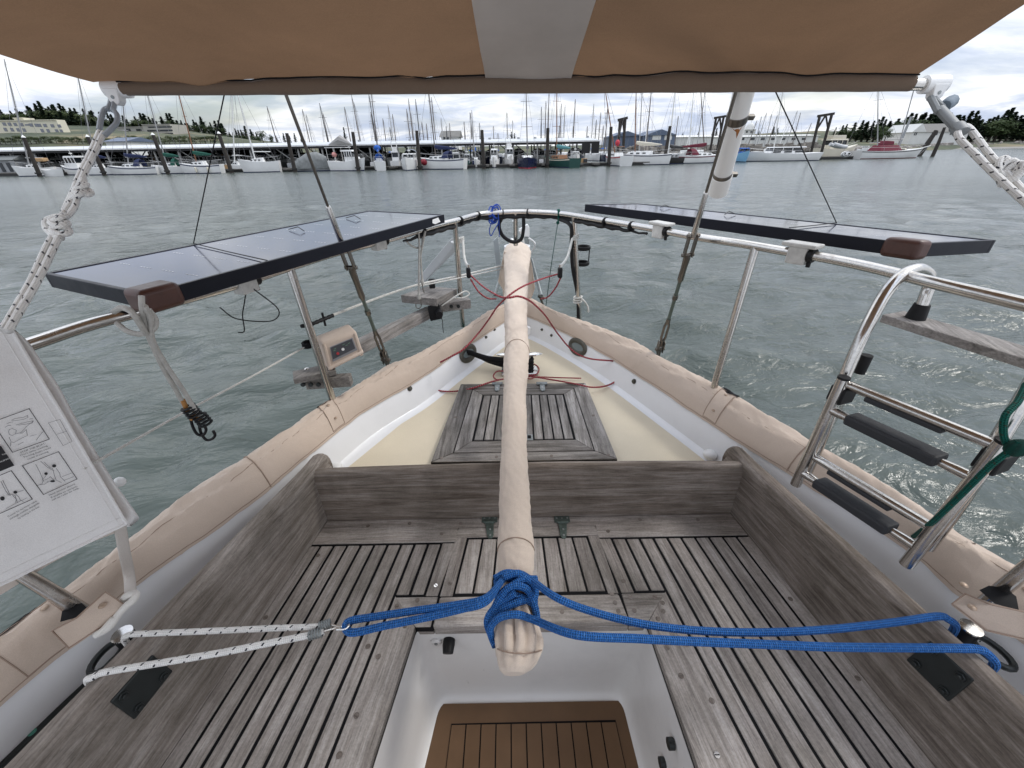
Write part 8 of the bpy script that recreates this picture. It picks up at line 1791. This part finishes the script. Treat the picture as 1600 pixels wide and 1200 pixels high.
for x in range(-110, 400, 7):
    t2_ = interp(T2, x)
    for k_ in range(2):
        if 0 < x < 95 and k_ == 1: continue
        tree('bush' if random.random() < 0.5 else 'leaf', x+random.uniform(-3, 3), (interp(TL, x)+random.uniform(5, 10)) if k_ == 0 else t2_+random.uniform(5, 9), min(t2_+14+k_*6, 209), 365-k_*18, random.uniform(1.7, 2.3) if k_ == 0 else random.uniform(2.2, 3.0), 'dark bushy tree on the left hillside '+wl_(x), group='bushy trees on the left hillside '+wl_(x))
for x in range(-110, 345, 8): tree('bush', x, random.uniform(210, 215), 226, 200, 1.7, 'green scrub bush in the hedge behind the left end of the shed', 'shrub', 'scrub hedge behind the left shed')
for x, t_, w_, lb in ((413, 201, 1.3, 'broad round tree above the shed roof left of the fifth piling'), (426, 208, 1.1, 'smaller round tree beside the broad one above the shed roof'),): tree('leaf', x, t_, 228, 190, w_, lb)
for x, t_ in ((434, 212), (446, 208), (455, 212), (463, 208), (472, 214)): tree('fir', x, t_, 224, 230, 1.5, 'small dark fir above the shed roof right of the fifth piling', group='small firs above the shed roof')
tree('fir', 541, 199, 224, 150, 1.0, 'narrow pointed tree above the shed roof left of the sixth piling'); tree('fir', 799, 206, 224, 180, 1.4, 'lone dark fir tip above the shed roof beside the eighth piling'); tree('fir', 804, 208, 224, 182, 1.2, 'second fir tip right beside the lone one above the shed')
for x, t_ in ((1000, 214), (1066, 207), (1078, 208), (1090, 206), (1112, 205), (1118, 200), (1184, 204), (1206, 198), (1212, 200)): tree('fir', x, t_, 214+(x > 1150)*0, 230, 1.5, 'small dark tree on the skyline between the warehouses and the hill', group='skyline trees behind the breakwater')
TR = [(1300, 200), (1312, 192), (1322, 190), (1332, 196), (1340, 189), (1347, 186), (1357, 188), (1366, 182), (1375, 182), (1387, 190), (1395, 186), (1406, 175), (1414, 176), (1424, 182), (1440, 175), (1458, 172), (1468, 180), (1480, 176), (1492, 182), (1510, 172), (1520, 184), (1532, 186), (1548, 174), (1556, 168), (1566, 182), (1580, 178), (1594, 164), (1640, 165), (1800, 160)]
gr2 = 'tall firs on the right shore'
for x in range(1304, 1760, 7):
    tree('fir', x+random.uniform(-3, 3), interp(TR, x)+random.uniform(-3, 5), 216+random.uniform(0, 4), 270+random.uniform(-12, 18), random.uniform(1.4, 2.3), 'tall dark fir on the right shore '+wr_2(x), group=gr2+' '+wr_2(x))
for x in range(1300, 1760, 9):
    tree('leaf' if random.random() < 0.45 else 'fir', x, interp(TR, x)+random.uniform(4, 12), 222, 250, random.uniform(2.2, 3.0), 'lower dark green tree on the right shore '+wr_2(x), group='lower trees on the right shore '+wr_2(x))
tree('leaf', 1381, 198, 222, 215, 1.5, 'bright green rounded tree between the two ketch masts'); tree('leaf', 1372, 203, 222, 214, 1.3, 'smaller bright green tree beside the rounded one by the ketch')
for pr in PROT.values():
    for c, t in pr: bpy.data.objects.remove(c); bpy.data.objects.remove(t)
# boats stored ashore behind the breakwater
random.seed(3)
for i, px in enumerate((1030, 1064, 1078, 1092, 1106, 1180, 1196, 1215, 1232, 1250, 1340)):
    motorboat(px-7, px+7, random.choice((0, 180, -60)), 'small pale boat stored ashore above the breakwater', Y=150 if px < 1300 else 160, fb=1.0, ch=1.0, group='boats stored ashore behind the breakwater', radar=False)
    th = [o for o in bpy.context.scene.objects if o.name.startswith('motorboat')][-1]
